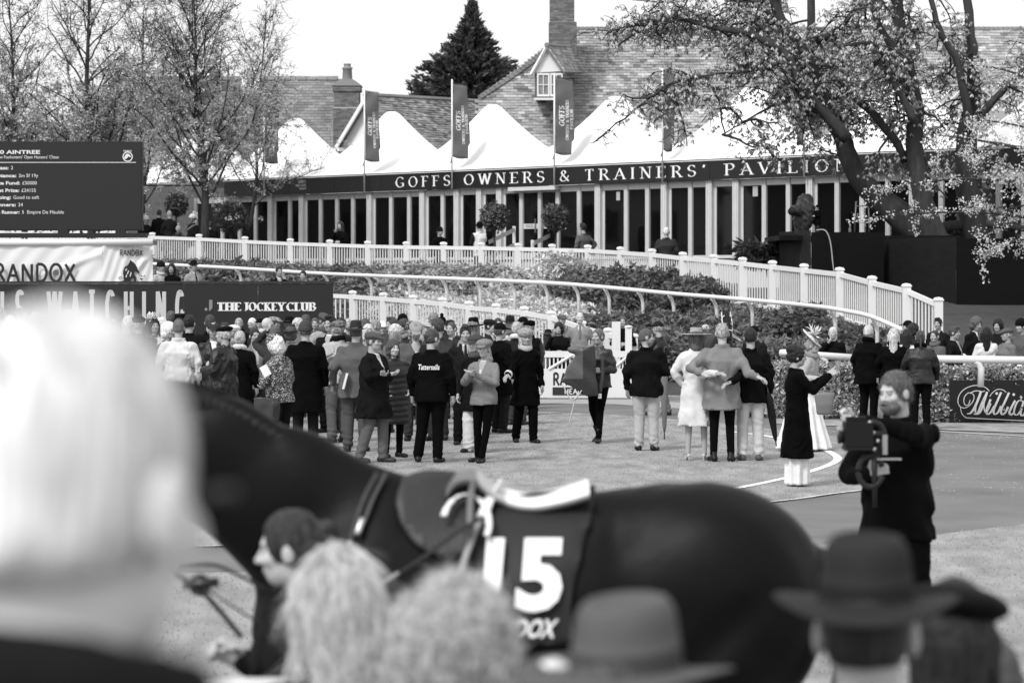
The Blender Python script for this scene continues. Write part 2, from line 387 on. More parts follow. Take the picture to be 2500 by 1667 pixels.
def hat_mesh(kind):
    key = ('hat', kind)
    if key in HEAD: return HEAD[key]
    mat = {'fur': m_fur, 'leopard': m_leopard, 'plaidcap': m_plaid, 'flatcap': m_wool, 'bakerboy': m_wool, 'beanie': m_cloth, 'pom': m_cloth, 'baseball': m_cloth, 'furcloche': m_fur}.get(kind, m_felt)
    if kind in ('fedora', 'trilby', 'homburg', 'boater', 'pillbox'):
        rb, hc, tp, drop, pin = {'fedora': (.160, .112, .84, .012, .024), 'trilby': (.128, .105, .80, .014, .026), 'homburg': (.135, .11, .88, -.008, .018),
                                 'boater': (.205, .085, .97, .0, 0), 'pillbox': (.09, .085, 1.1, 0, 0)}[kind]
        n = 36; th = np.arange(n)*2*np.pi/n; ca, sa = np.cos(th), np.sin(th); z0 = .150; ax, ay = .083, .103; R = []
        def ring(f, z, dz=0): R.append(np.stack([ax*f*ca, ay*f*sa-.004, z+dz+0*ca], -1))
        fo = rb/ax
        curl = lambda f: (f-1)**2*(-.06 if kind != 'boater' else 0)
        bend = (sa**2*(-drop*1.6)+ca**2*(.012 if kind in ('fedora', 'trilby', 'homburg') else .0))
        if kind != 'pillbox':
            for f, z in ((1.0, z0-.004), (1.2, z0-.006), ((1+fo)/2, z0-.006), (fo*.95, z0-.004), (fo, z0), (fo*.95, z0+.004), ((1+fo)/2, z0), (1.12, z0+.002), (1.02, z0+.006)):
                ring(f, z, bend*((f-1)/(fo-1))**1.5 if f > 1.03 else 0)
        else: ring(1, z0-.02)
        for u in (.1, .35, .36, .6, .8, .9, .96, .99):
            f = (1+(tp-1)*u**1.2)*(1-.16*(max(0, u-.78)/.22)**2 if kind not in ('boater', 'pillbox') else 1)
            if .09 < u < .355 and kind != 'pillbox': f += .012
            x = ax*f*ca; y = ay*f*sa-.004
            p = pin*np.clip(u-.4, 0, 1)*1.7*np.exp(-((th-np.pi/2)/.5)**2)*np.sign(1)   # pinch at the front
            x = np.where(sa > .2, x*(1-p*9*np.abs(ca)), x)
            R.append(np.stack([x, y, z0+hc*u+0*x+(.006*sa if kind != 'boater' else 0)], -1))
        for f, u in ((tp*.78 if kind not in ('boater', 'pillbox') else tp*.9, 1.0), (tp*.6, .99 if not pin else .90), (tp*.25, .985 if not pin else .84), (.01, .985 if not pin else .83)):
            R.append(np.stack([ax*f*ca*(1), ay*f*sa-.004, z0+hc*u+(.006*sa if kind != 'boater' else 0)+0*ca], -1))
        V, Q = ringcloth(R); t = np.ones(len(V))
        if kind != 'pillbox': t[n*9:n*11] = .45
        me = mesh('hat', V, Q, mat, True, t)
    else:
        s = SDF((-.2, -.2, .0), (.2, .24, .38), .008)
        if kind in ('flatcap', 'plaidcap', 'flat'):
            s.ell((0, -.005, .178), (.100, .128, .050), 0, R=rotx(-.16)); s.ell((0, -.03, .16), (.092, .108, .05), .02)
            s.ell((0, .118, .150), (.074, .055, .011), .015, R=rotx(-.25))
        elif kind == 'bakerboy':
            s.ell((0, -.01, .188), (.120, .135, .062), 0, R=rotx(-.1)); s.ell((0, -.02, .155), (.088, .106, .03), .02)
            s.ell((0, .112, .145), (.068, .05, .010), .01, R=rotx(-.4))
        elif kind == 'beret':
            s.ell((.01, -.015, .185), (.118, .128, .042), 0, R=rotx(-.15) @ roty(.12)); s.ell((0, -.01, .16), (.086, .106, .03), .02)
        elif kind == 'baseball':
            s.ell((0, -.008, .150), (.086, .106, .093), 0); s.ell((0, .128, .148), (.062, .062, .009), .012, R=rotx(-.15))
            s.put(lambda X, Y, Z: np.broadcast_to(Z-.128, np.broadcast(X, Y, Z).shape), (-.2, -.2, 0), (.2, .08, .13), 0, cut=True)
        elif kind in ('beanie', 'pom'):
            s.ell((0, -.012, .150), (.090, .110, .102), 0); s.put(lambda X, Y, Z: np.broadcast_to(Z-.108, np.broadcast(X, Y, Z).shape), (-.2, -.2, 0), (.2, .2, .11), 0, cut=True)
            def cuff(X, Y, Z): return np.maximum(np.abs(np.sqrt((X/.088)**2+((Y+.01)/.108)**2)-1)*.09-.010, np.abs(Z-.125)-.022)
            s.put(cuff, (-.12, -.14, .1), (.12, .14, .15), .008)
            if kind == 'pom': s.ell((0, -.03, .278), (.042, .042, .04), .01)
        elif kind in ('fur', 'furcloche', 'leopard'):
            s.ell((0, -.005, .178), (.122, .138, .085) if kind == 'fur' else (.098, .118, .095), 0); s.ell((0, -.01, .15), (.105, .12, .06), .02)
            s.put(lambda X, Y, Z: np.broadcast_to(Z-.112, np.broadcast(X, Y, Z).shape), (-.2, -.2, 0), (.2, .2, .11), 0, cut=True)
            nz = smoothnoise(5, 90); s.warp(lambda X, Y, Z: nz(X, Y, Z)*(.012 if kind != 'leopard' else .003))
        elif kind == 'helmet':
            s.ell((0, -.01, .150), (.092, .115, .098), 0); s.ell((0, .115, .125), (.05, .045, .012), .015); s.ell((0, -.12, .10), (.06, .05, .02), .02)
            s.cone((0, -.03, .25), (0, -.03, .30), .012, .010, .01)
            s.cone((0, -.03, .30), (0, -.15, .24), .022, .035, .02); s.cone((0, -.15, .24), (0, -.17, .06), .035, .022, .02)
        nz = smoothnoise(11, 40); s.warp(lambda X, Y, Z: nz(X, Y, Z)*.0025)
        V, Q = s.go(); me = mesh('hat', V, Q, mat)
    HEAD[key] = me; return me
HAIRTOP = {'curly': .022, 'afro': .035, 'updo': .03, 'wavy': .015, 'quiff': .012, None: -.004}
HATTOP = {'fedora': .065, 'trilby': .045, 'homburg': .055, 'boater': .028, 'pillbox': .02, 'flatcap': .015, 'plaidcap': .015, 'flat': .015, 'bakerboy': .035, 'beret': .012, 'baseball': .018, 'beanie': .028, 'pom': .09, 'fur': .04, 'furcloche': .045, 'leopard': .05, 'helmet': .10}
def shoe_mesh(kind='shoe'):
    key = ('shoe', kind)
    if key in HEAD: return HEAD[key]
    s = SDF((-.07, -.12, -.01), (.07, .24, .22), .010)
    if kind == 'heel':
        s.cone((0, -.055, .075), (0, .10, .018), .026, .024, 0); s.cone((0, .1, .018), (0, .165, .012), .026, .012, .01); s.cone((0, -.06, .06), (0, -.065, .0), .012, .007, .01)
        s.ell((0, .0, .10), (.024, .07, .045), .01, cut=True)
    else:
        s.cone((0, -.045, .035), (0, .15, .026), .040, .030, 0); s.ell((0, .12, .028), (.046, .075, .034), .02); s.cone((0, -.02, .05), (0, -.01, .10 if kind == 'shoe' else .2), .040, .042, .03)
        s.put(lambda X, Y, Z: np.broadcast_to(Z-.0, np.broadcast(X, Y, Z).shape), (-.1, -.2, -.1), (.1, .3, .0), 0, cut=True)
    V, Q = s.go(); V[:, 2] = np.maximum(V[:, 2], 0); me = mesh('shoe', V, Q, m_leather); HEAD[key] = me; return me

ARM = {'down': ((.245, -.03, 1.14), (.25, .05, .90)), 'pocket': ((.305, -.07, 1.15), (.19, .07, 1.00)), 'cross': ((.25, .07, 1.15), (-.06, .20, 1.19)),
       'front': ((.255, .03, 1.15), (.06, .22, 1.08)), 'phone': ((.21, .20, 1.24), (.07, .36, 1.47)), 'clap': ((.24, .12, 1.15), (.035, .30, 1.27)),
       'hat': ((.40, .06, 1.52), (.17, .04, 1.72)), 'back': ((.28, -.12, 1.15), (.06, -.19, 1.03)), 'hip': ((.39, -.07, 1.18), (.215, .04, 1.02)),
       'chin': ((.24, .16, 1.16), (.05, .16, 1.43)), 'hold': ((.25, .02, 1.14), (.12, .24, 1.13)), 'drink': ((.24, .12, 1.17), (.06, .22, 1.42)),
       'bag': ((.26, .02, 1.14), (.22, .18, 1.02))}
def person(label, px, py, k, yaw=180, top=.1, bot=.08, coat='jacket', hem=None, hat=None, hatc=.1, hair='short', hairc=.1, skin=.36, arms=('down', 'down'),
           legs='stand', girth=1.0, fem=False, floor=0.0, shirt=None, tie=None, head=(0, 0, 0), mat=None, botk='trousers', shoec=.03, vox=None, lean=(0, 0), H=None,
           group=None, scarf=None, fold=1.0, collar=True, hands='relax', dress=None, shoe='shoe', gilet=None, tonefn=None, beard=None):
    Y = F/k; X = (px-CX)/F*Y
    ht = HATTOP.get(hat, 0) if hat else HAIRTOP.get(hair, .006)
    dk_ = lambda v: None if v is None else (v**1.3*1.1 if v < .5 else v)
    top, bot, tie, scarf, hatc, shoec = dk_(top), dk_(bot), dk_(tie), dk_(scarf), dk_(hatc), dk_(shoec)
    if hair and hairc < .2: hairc *= .7
    full = (CH-(py-HY)/k)-floor
    # head pitch/lean lowers the head a little; keep the picture's height
    s = full/(1.755+ht) if H is None else H/1.755
    root = empty('person', (X, Y, floor), math.radians(180-yaw) if True else 0, s)
    # yaw 0 looks at the camera (-Y); 90 looks to picture right (+X)
    root.rotation_euler = (0, 0, math.radians(yaw)+math.pi)
    tag(root, label, 'person', group)
    root['cx'] = 0; del root['cx']
    near = k*s
    h = vox or (.022 if k < 125 else .0185 if k < 155 else .016 if k < 300 else .012)
    hh = .0125 if k < 155 else .0095 if k < 300 else .007
    g = girth*(.97 if fem else 1.07); lx, ly = lean
    seed = int(px*7+py*13) % 9973; rr = np.random.default_rng(seed)
    LX = lambda z: lx*max(0, (z-.9)/.6); LY = lambda z: ly*max(0, (z-.9)/.6)
    def lp(p): return np.array((p[0]+LX(p[2]), p[1]+LY(p[2]), p[2]))
    # pose
    sw = .172*(g*.5+.5)*(.92 if fem else 1)
    A = {}
    for e, nm in ((-1, arms[0]), (1, arms[1])):
        el, wr = ARM[nm] if isinstance(nm, str) else nm
        dx = .05*(g-1)*3
        if isinstance(nm, str): el = (e*(el[0]+max(0, dx)), el[1], el[2]); wr = (e*(wr[0]+max(0, dx) if wr[0] > .1 else wr[0]), wr[1], wr[2])
        A[e] = (lp((e*sw, -.008, 1.372)), lp(el), lp(wr))
    if isinstance(legs, str):
        LG = {'stand': (((-.1, .02, .5), (-.11, -.02, .09)), ((.1, .02, .5), (.11, -.02, .09))), 'wide': (((-.14, .02, .5), (-.18, -.02, .09)), ((.14, .02, .5), (.18, -.02, .09))),
              'walk': (((-.09, .14, .52), (-.09, .22, .10)), ((.09, -.02, .5), (.09, -.30, .16))), 'step': (((-.1, .08, .5), (-.1, .08, .09)), ((.1, -.02, .5), (.11, -.16, .09))),
              'contra': (((-.06, .03, .5), (-.02, .10, .09)), ((.11, .0, .5), (.13, -.04, .09)))}[legs]
    else: LG = legs
    # body: one skin, coarse under the clothes, fine head and hands
    V, Q, T = head_mesh(fem, hh)
    Rh = rotz(math.radians(head[0])) @ rotx(math.radians(head[1])) @ roty(math.radians(head[2]))
    neck = lp((0, .0, 1.53)); hs = 1.02
    wv_ = np.clip((V[:, 2:]+.07)/.10, 0, 1); Vs = [((V*hs) @ Rh.T)*wv_+(V*hs)*(1-wv_)+neck]; Qs = [Q]; Ts = [T]; n0 = len(V)
    bare = dress is not None or botk in ('bare', 'skirt')
    b = SDF((-.5, -.45, .05), (.5, .6, 1.75), .03 if not bare else .02)
    b.put(loftfn((.88, 1.0, 1.1, 1.3, 1.40, 1.47), np.array((.14, .14, .125, .145, .11, .05))*g, np.array((.09, .09, .085, .10, .07, .05))*g, cx=[LX(z) for z in (.88, 1.0, 1.1, 1.3, 1.40, 1.47)], cy=[LY(z) for z in (.88, 1.0, 1.1, 1.3, 1.40, 1.47)]), (-.3+min(0, lx), -.25, .85), (.3+max(0, lx), .35, 1.5), .03)
    for e in (-1, 1):
        S_, E_, W_ = A[e]; b.cone(S_*[.85, 1, .97], E_, .035, .028, .02); b.cone(E_, W_, .028, .02, .01)
        kn, an = LG[0 if e < 0 else 1]
        b.cone((e*.085, 0, .9), kn, .075 if bare else .06, .05 if bare else .045, .03); b.cone(kn, an, .052 if bare else .04, .032, .02)
    Vb, Qb = b.go(); Vs.append(Vb); Qs.append(Qb+n0); Ts.append(np.full(len(Vb), .9)); n0 += len(Vb)
    for e in (-1, 1):
        S_, E_, W_ = A[e]
        hv, hq, htn = hand_mesh(hands if k > 150 else 'relax', .0065 if k > 150 else .010)
        d = W_-E_; d /= np.linalg.norm(d); zc = -d; yc = np.array((0, 1., 0)) if abs(d[1]) < .75 else np.array((-e*.6, 0, .8))
        xc = np.cross(yc, zc); xc /= np.linalg.norm(xc)+1e-9; yc = np.cross(zc, xc)
        B = np.stack([xc, yc, zc], 1); hv2 = hv.copy()
        hq2 = hq
        if e < 0: hv2[:, 0] *= -1; hq2 = hq[:, ::-1]
        Vs.append((hv2*1.0) @ B.T+W_+d*.012); Qs.append(hq2+n0); Ts.append(htn); n0 += len(hv2)
    body = link('body', mesh('body', np.vstack(Vs), np.vstack(Qs), m_skin, True, np.concatenate(Ts)), root, skin)
    HM = Matrix.Translation(Vector(neck)) @ Matrix([[*r, 0] for r in (Rh*hs).tolist()]+[[0, 0, 0, 1]])
    if hair: link('hair', hair_mesh(hair, .009 if k > 150 else .012), root, hairc, HM)
    if beard is not None:
        sb = SDF((-.09, -.06, -.06), (.09, .13, .1), .008); sb.ell((0, .052, .022), (.062, .066, .052), 0); sb.ell((0, .10, .045), (.030, .03, .020), .01); sb.ell((0, .115, .040), (.022, .02, .006), .004, cut=True)
        nb_ = smoothnoise(9, 120); sb.warp(lambda X, Yy, Z: nb_(X, Yy, Z)*.003); Vb_, Qb_ = sb.go(); link('beard', mesh('beard', Vb_, Qb_, m_hair), root, beard, HM)
    if hat:
        MH = HM
        link('hat', hat_mesh(hat), root, hatc, MH)
    # upper garment
    spec = {'jacket': (.765, .0, .0), 'coat': (.62, .012, .03), 'overcoat': (.44, .016, .05), 'long': (.30, .02, .06), 'short': (.83, .010, .0), 'puffer': (.42, .03, .02), 'shirt': (.94, -.004, 0), 'tee': (.93, 0, 0)}[coat]
    hm = spec[0] if hem is None else hem; add = spec[1]; fl = spec[2]
    lo_len = .95-hm
    zs = [hm, .93, 1.08, 1.28, 1.375, 1.425, 1.455, 1.475]
    a = np.array([(.192+fl*lo_len/.5)*g, .188*g, .172*g*(.92 if fem else 1.0), .186*g, .180, .135, .088, .070])+add
    bb = np.array([(.140+fl*lo_len/.5)*g, .138*g, .126*g, .138*g, .108, .085, .078, .072])+add
    cxs = [LX(z) for z in zs]; cys = [LY(z)+(-.012 if z > 1.2 else 0) for z in zs]
    nf = rr.integers(5, 8); ph = rr.uniform(0, 6)
    def fold_fn(x, y, Z):
        if fl <= 0.0 and lo_len < .2: return 0
        amp = np.clip((1.0-Z)/.5, 0, 1)*(.05 if coat != 'puffer' else .01)
        return amp*np.sin(nf*np.arctan2(y, x)+ph+2*Z)
    allp = np.array([p for e in A for p in A[e]]); lo = np.minimum(allp.min(0)-.08, (-.26*g-.06+min(lx, 0), -.24*g-.04, hm-.03)); hi = np.maximum(allp.max(0)+.08, (.26*g+.06+max(lx, 0), .24*g+.06+max(0, ly), 1.55))
    S = SDF(lo, hi, h)
    bfn = loftfn(zs, a, bb, cxs, cys, 2.25, fold_fn)
    S.put(bfn, (-.3*g+min(0, lx), -.3*g, hm), (.3*g+max(0, lx), .35*g, 1.515), .0)
    sr = {'puffer': .022, 'shirt': -.006}.get(coat, .006)
    for e in (-1, 1):
        if gilet and False: continue
        S_, E_, W_ = A[e]; q = .6+.4*g
        S.cone(S_, E_, .066*q+sr, .052*q+sr, .05); S.cone(E_, E_+(W_-E_)*.97, .052*q+sr, .040+sr*.8, .012)
    if collar:
        def col(X, Yy, Z):
            x = X-LX(1.5); y = Yy-LY(1.5)+.02; r = np.sqrt((x/.080)**2+(y/.080)**2)
            return np.maximum(np.abs(r-1)*.08-.010, np.abs(Z-1.466-(.012*np.clip(-y/.08, -1, 1)))-.022)
        S.put(col, (-.14+min(lx, 0), -.16, 1.45), (.14+max(lx, 0), .2+max(0, ly), 1.56), .012)
    w1 = smoothnoise(seed, 9); w2 = smoothnoise(seed+1, 22)
    def wr(X, Yy, Z):
        u = 3.0*w1(X, Yy, Z*.6); c = np.sin(u*3.2+26*Z+14*X*np.sign(X+1e-6)); am = .009*fold
        o = am*c*np.clip(np.abs(X)/.2+.25, 0, 1)+.006*fold*w2(X, Yy, Z)
        if coat == 'puffer': o = o*.4-.013*np.abs(np.sin(np.pi*(Z+.01*np.sin(9*X))/.085))+.006
        return o
    S.warp(wr)
    inner = None
    if shirt is not None and coat not in ('tee', 'shirt'):
        zv = 1.16 if coat in ('jacket', 'coat', 'overcoat') else 1.32
        inner = loftfn(zs, a-.020, bb-.016, cxs, cys, 2.25)
        wv = lambda Z: np.clip((Z-zv)/(1.47-zv), 0, 1)*.062
        def cut(X, Yy, Z):
            return np.maximum(np.maximum(np.abs(X-LX(1.3))-wv(Z), -inner(X, Yy, Z)-.002), np.maximum(-(Yy-.0), zv-Z))
        S.put(cut, (-.09+min(0, lx), 0, zv), (.09+max(0, lx), .3+max(ly, 0), 1.56), .004, cut=True)
    if yaw > 120 or yaw < -120:
        if coat in ('jacket', 'coat') and hm < .84:   # back vent
            S.cone((LX(.9), -bb[0]-.004, hm-.05), (LX(.9), -bb[1]-.012, hm+.17), .006, .003, .006, cut=True)
    Vt, Qt = S.go(); tt = None
    name = {'jacket': 'jacket', 'coat': 'coat', 'overcoat': 'coat', 'long': 'coat', 'short': 'jacket', 'puffer': 'puffer_coat', 'shirt': 'shirt', 'tee': 'top'}[coat]
    if gilet is not None:
        # sleeves darker/lighter than the body
        arm = np.zeros(len(Vt), bool)
        for e in (-1, 1):
            S_, E_, W_ = A[e]
            for p, q_ in ((S_, E_), (E_, W_)):
                v = q_-p; t_ = np.clip(((Vt-p)@v)/(v@v), 0.12 if p is S_ else 0, 1); arm |= np.linalg.norm(Vt-p-t_[:, None]*v, axis=1) < .085
        tt = np.where(arm, gilet, 1.0)
    if tonefn: tt = tonefn(Vt) if tt is None else tt*tonefn(Vt)
    cm = mat or (m_shiny if coat == 'puffer' else m_cloth)
    top_o = link(name, mesh(name, Vt, Qt, cm, True, tt), root, top)
    if inner is not None:
        hs_ = max(h*.7, .012); s2 = SDF((-.10+min(0, lx), -.02, zv-.02), (.10+max(0, lx), .22*g+max(ly, 0)+.05, 1.53), hs_)
        s2.put(lambda X, Yy, Z: np.maximum(inner(X, Yy, Z), np.maximum(np.abs(X-LX(1.3))-wv(Z)-.02, np.maximum(.0-Yy, zv-.02-Z))), (-.12+min(0, lx), -.02, zv-.04), (.12+max(0, lx), .3*g+max(ly, 0), 1.53), 0)
        Vi, Qi = s2.go()
        if len(Vi): link('shirt', mesh('shirt', Vi, Qi, m_cloth), root, shirt)
        if tie is not None:
            mb = MB(); zz = np.linspace(1.475, zv+.02, 8); yy = [np.interp(z, zs, bb)-.016+LY(z)-.012+.010 for z in zz]; ww = np.interp(zz, [zv, 1.44, 1.455, 1.475], [.036, .017, .022, .016])
            P = np.array([[[LX(z)-w_, y-.004, z], [LX(z)+w_, y-.004, z], [LX(z)+w_*.6, y+.010, z], [LX(z)-w_*.6, y+.010, z]] for z, y, w_ in zip(zz, yy, ww)])
            V_, Q_ = ringcloth(P); mb.add(V_, Q_); mb.build('tie', m_cloth, root, True, tie)
    if scarf is not None:
        s3 = SDF((-.16+min(0, lx), -.17, 1.38), (.16+max(lx, 0), .22+max(0, ly), 1.58), .013)
        s3.put(lambda X, Yy, Z: np.sqrt((np.sqrt(((X-LX(1.5))/1.0)**2+((Yy-LY(1.5)+.01)/1.05)**2)-.085)**2+((Z-1.49+.25*(Yy-LY(1.5)))*.7)**2)-.030, (-.15+min(0, lx), -.15, 1.4), (.15+max(0, lx), .2+max(0, ly), 1.57), 0)
        nzs = smoothnoise(seed+4, 45); s3.warp(lambda X, Yy, Z: nzs(X, Yy, Z)*.006); V3, Q3 = s3.go()
        link('scarf', mesh('scarf', V3, Q3, m_cloth), root, scarf)
    # lower garment
    if dress is not None or botk == 'skirt':
        hz = dress[0] if dress else .45; fr = dress[1] if dress else .05
        zk = [hz, .7, .95, 1.05]; ak = np.array([.17+fr, .185+fr*.4, .165, .14])*g; bk = np.array([.12+fr, .13+fr*.4, .12, .10])*g
        s4 = SDF((-.5, -.45, hz), (.5, .45, 1.08), h)
        nf2 = rr.integers(9, 14)
        s4.put(loftfn(zk, ak, bk, 0, 0, 2.1, lambda x, y, Z: .15*np.clip((.95-Z)/.8, 0, 1)*np.sin(nf2*np.arctan2(y, x)+ph)), (-.5, -.45, hz), (.5, .45, 1.06), 0)
        V4, Q4 = s4.go(); link('skirt', mesh('skirt', V4, Q4, m_cloth), root, bot)
    if not (dress is not None or botk in ('skirt', 'bare')) and hm > .2:
        r0, r1, r2 = {'trousers': (.098, .078, .068), 'slim': (.088, .060, .048), 'wide': (.105, .095, .10)}[botk]
        pts = np.array([p for l in LG for p in l]); s5 = SDF(np.minimum(pts.min(0)-.13, (-.24*g, -.2*g, .0)), np.maximum(pts.max(0)+.13, (.24*g, .2*g, 1.0)), h)
        s5.ell((0, 0, .93), (.165*g, .115*g, .11), 0)
        for e, (kn, an) in zip((-1, 1), LG):
            s5.cone((e*.082*g, 0, .90), kn, r0*g, r1, .03); an = np.array(an); kn = np.array(kn)
            s5.cone(kn, an+(kn-an)*.02, r1, r2, .01)
        sm = smoothnoise(seed+2, 12)
        def wl(X, Yy, Z):
            low = np.clip((.30-Z)/.25, 0, 1)+.35*np.exp(-((Z-.5)/.08)**2)+.3*np.exp(-((Z-.86)/.06)**2)
            return (.010 if botk != 'slim' else .004)*low*np.sin(70*Z+5*sm(X, Yy, Z)+14*X)*fold+.004*sm(X, Yy, Z)
        s5.warp(wl); V5, Q5 = s5.go(); link('trousers', mesh('trousers', V5, Q5, m_cloth), root, bot)
    if hm > -.1 and (dress is None or dress[0] > .05):
        for e, (kn, an) in zip((-1, 1), LG):
            link('shoe', shoe_mesh(shoe), root, shoec, Matrix.Translation((an[0], an[1], max(0, an[2]-.09))) @ Matrix.Rotation(-e*.22, 4, 'Z') @ (Matrix.Rotation(-.6, 4, 'X') if an[2] > .13 else Matrix()))
    return dict(root=root, s=s, A=A, neck=neck, HM=HM, top=(Vt, Qt), X=X, Y=Y, bb=bb, zs=zs, body=body, topo=top_o)
# ---------------------------------------------------------------- lettering from strokes
def arcp(cx, cy, rx, ry, a0, a1, n=18):
    return [(cx+rx*math.cos(math.radians(a0+(a1-a0)*i/n)), cy+ry*math.sin(math.radians(a0+(a1-a0)*i/n))) for i in range(n+1)]
SK = {  # unit-height skeletons: width, strokes, serif marks (x, y)
 'A': (.78, [[(.06, 0), (.40, 1)], [(.38, 1), (.74, 0)], [(.20, .34), (.60, .34)]], [(.06, 0), (.74, 0)]),
 'B': (.66, [[(.12, 0), (.12, 1)], [(.12, 1), (.36, 1)]+arcp(.36, .76, .20, .24, 90, -90, 10)+[(.12, .52)], [(.12, .52)]+arcp(.38, .26, .24, .26, 90, -90, 10)+[(.12, 0)]], [(.05, 0), (.05, 1)]),
 'C': (.76, [arcp(.42, .5, .36, .5, 45, 315, 24)], []),
 'D': (.78, [[(.12, 0), (.12, 1)], [(.12, 1)]+arcp(.32, .5, .38, .5, 90, -90, 16)+[(.12, 0)]], [(.05, 0), (.05, 1)]),
 'E': (.62, [[(.12, 0), (.12, 1)], [(.12, 1), (.56, 1)], [(.12, .52), (.46, .52)], [(.12, 0), (.58, 0)]], [(.05, 0), (.05, 1)]),
 'F': (.58, [[(.12, 0), (.12, 1)], [(.12, 1), (.54, 1)], [(.12, .52), (.44, .52)]], [(.12, 0), (.05, 1)]),
 'G': (.80, [arcp(.42, .5, .36, .5, 45, 320, 24), [(.70, .40), (.70, .08)], [(.50, .40), (.78, .40)]], []),
 'H': (.78, [[(.12, 0), (.12, 1)], [(.66, 0), (.66, 1)], [(.12, .5), (.66, .5)]], [(.12, 0), (.12, 1), (.66, 0), (.66, 1)]),
 'I': (.30, [[(.15, 0), (.15, 1)]], [(.15, 0), (.15, 1)]),
 'J': (.42, [[(.28, 1), (.28, .18)]+arcp(.12, .16, .16, .16, 0, -110, 8)], [(.28, 1)]),
 'K': (.72, [[(.12, 0), (.12, 1)], [(.62, 1), (.14, .44)], [(.26, .56), (.66, 0)]], [(.12, 0), (.12, 1), (.64, 0), (.62, 1)]),
 'L': (.58, [[(.12, 0), (.12, 1)], [(.12, 0), (.56, 0)]], [(.12, 1), (.05, 0)]),
 'N': (.80, [[(.12, 0), (.12, 1)], [(.12, 1), (.68, 0)], [(.68, 0), (.68, 1)]], [(.12, 0), (.08, 1), (.68, 1)]),
 'O': (.82, [arcp(.41, .5, .35, .5, 90, 450, 28)], []),
 'P': (.62, [[(.12, 0), (.12, 1)], [(.12, 1), (.34, 1)]+arcp(.34, .74, .24, .26, 90, -90, 10)+[(.12, .48)]], [(.12, 0), (.05, 1)]),
 'R': (.70, [[(.12, 0), (.12, 1)], [(.12, 1), (.34, 1)]+arcp(.34, .75, .22, .25, 90, -90, 10)+[(.12, .50)], [(.34, .50), (.66, 0)]], [(.12, 0), (.05, 1), (.66, 0)]),
 'S': (.60, [arcp(.30, .75, .22, .25, 35, 250, 14)+arcp(.30, .25, .24, .25, 80, -145, 14)], []),
 'T': (.68, [[(.34, 0), (.34, 1)], [(.04, 1), (.64, 1)]], [(.34, 0)]),
 'U': (.76, [[(.12, 1), (.12, .3)]+arcp(.38, .28, .26, .28, 180, 360, 12)+[(.64, 1)]], [(.12, 1), (.64, 1)]),
 'V': (.76, [[(.06, 1), (.38, 0)], [(.38, 0), (.70, 1)]], [(.06, 1), (.70, 1)]),
 'W': (1.04, [[(.06, 1), (.30, 0)], [(.30, 0), (.52, 1)], [(.52, 1), (.74, 0)], [(.74, 0), (.98, 1)]], [(.06, 1), (.98, 1)]),
 'X': (.74, [[(.08, 1), (.66, 0)], [(.64, 1), (.08, 0)]], [(.08, 1), (.66, 0), (.64, 1), (.08, 0)]),
 'Y': (.74, [[(.06, 1), (.37, .46)], [(.68, 1), (.37, .46)], [(.37, .46), (.37, 0)]], [(.06, 1), (.68, 1), (.37, 0)]),
 '&': (.86, [[(.80, .52), (.62, .16)]+arcp(.36, .24, .26, .24, -40, -190, 10)+[(.16, .44), (.44, .66)]+arcp(.36, .82, .16, .17, -20, 220, 12)+[(.26, .62), (.80, 0)]], []),
 "'": (.26, [[(.16, 1), (.10, .76)]], []), '.': (.24, [[(.10, .0), (.10, .07)]], []), ' ': (.42, [], []),
}
def stroke_quads(pts, wf, V, Q):
    pts = np.asarray(pts, float); n = len(pts)
    T = np.gradient(pts, axis=0); L = np.linalg.norm(T, axis=1, keepdims=True); T = T/(L+1e-9)
    N = np.stack([-T[:, 1], T[:, 0]], 1); w = np.array([wf(t) for t in T])[:, None]/2
    b = len(V); a = pts+N*w; c = pts-N*w
    for i in range(n): V.append(a[i]); V.append(c[i])
    for i in range(n-1): Q.append((b+2*i, b+2*i+1, b+2*i+3, b+2*i+2))
def text2d(txt, T=.15, t=.05, serif=True, xs=1.0, gap=.12, slant=0.):
    V, Q = [], []; x = 0; wf = (lambda d: t+(T-t)*(abs(d[1])**1.2 if d[0]*d[1] <= 0.02 or abs(d[0]) < .25 else .25*abs(d[1]))) if serif else (lambda d: T)
    for ch in txt:
        w, st, sf = SK[ch]
        for s in st:
            if ch == 'N' and serif: ww = (lambda d: t*1.2) if abs(s[0][0]-s[1][0]) < .01 else (lambda d: T)
            elif ch in 'UA' and serif and False: ww = wf
            else: ww = wf
            stroke_quads([(x+px_*xs, py_) for px_, py_ in s], ww, V, Q)
        if serif:
            for sx_, sy_ in sf: stroke_quads([(x+sx_*xs-T*.95, sy_), (x+sx_*xs+T*.95, sy_)], lambda d: t*1.05, V, Q)
            if ch in 'EFTLCGSZ':
                for (ax_, ay_) in {'E': [(.57, .93), (.59, .08)], 'F': [(.55, .92)], 'T': [(.05, .92), (.63, .92)], 'L': [(.57, .08)], 'C': [(.69, .86), ], 'G': [(.69, .86)], 'S': [(.50, .88), (.08, .12)]}[ch]:
                    stroke_quads([(x+ax_*xs, ay_-.09), (x+ax_*xs, ay_+.09)], lambda d: t*1.1, V, Q)
        x += w*xs+gap
    V = np.array(V) if V else np.zeros((0, 2))
    if slant and len(V): V[:, 0] += slant*V[:, 1]
    return V, np.array(Q, int).reshape(-1, 4), x-gap
def O_depth(O, parent): return abs(float(np.asarray(O)[1])+(parent.location[1] if parent else 0))
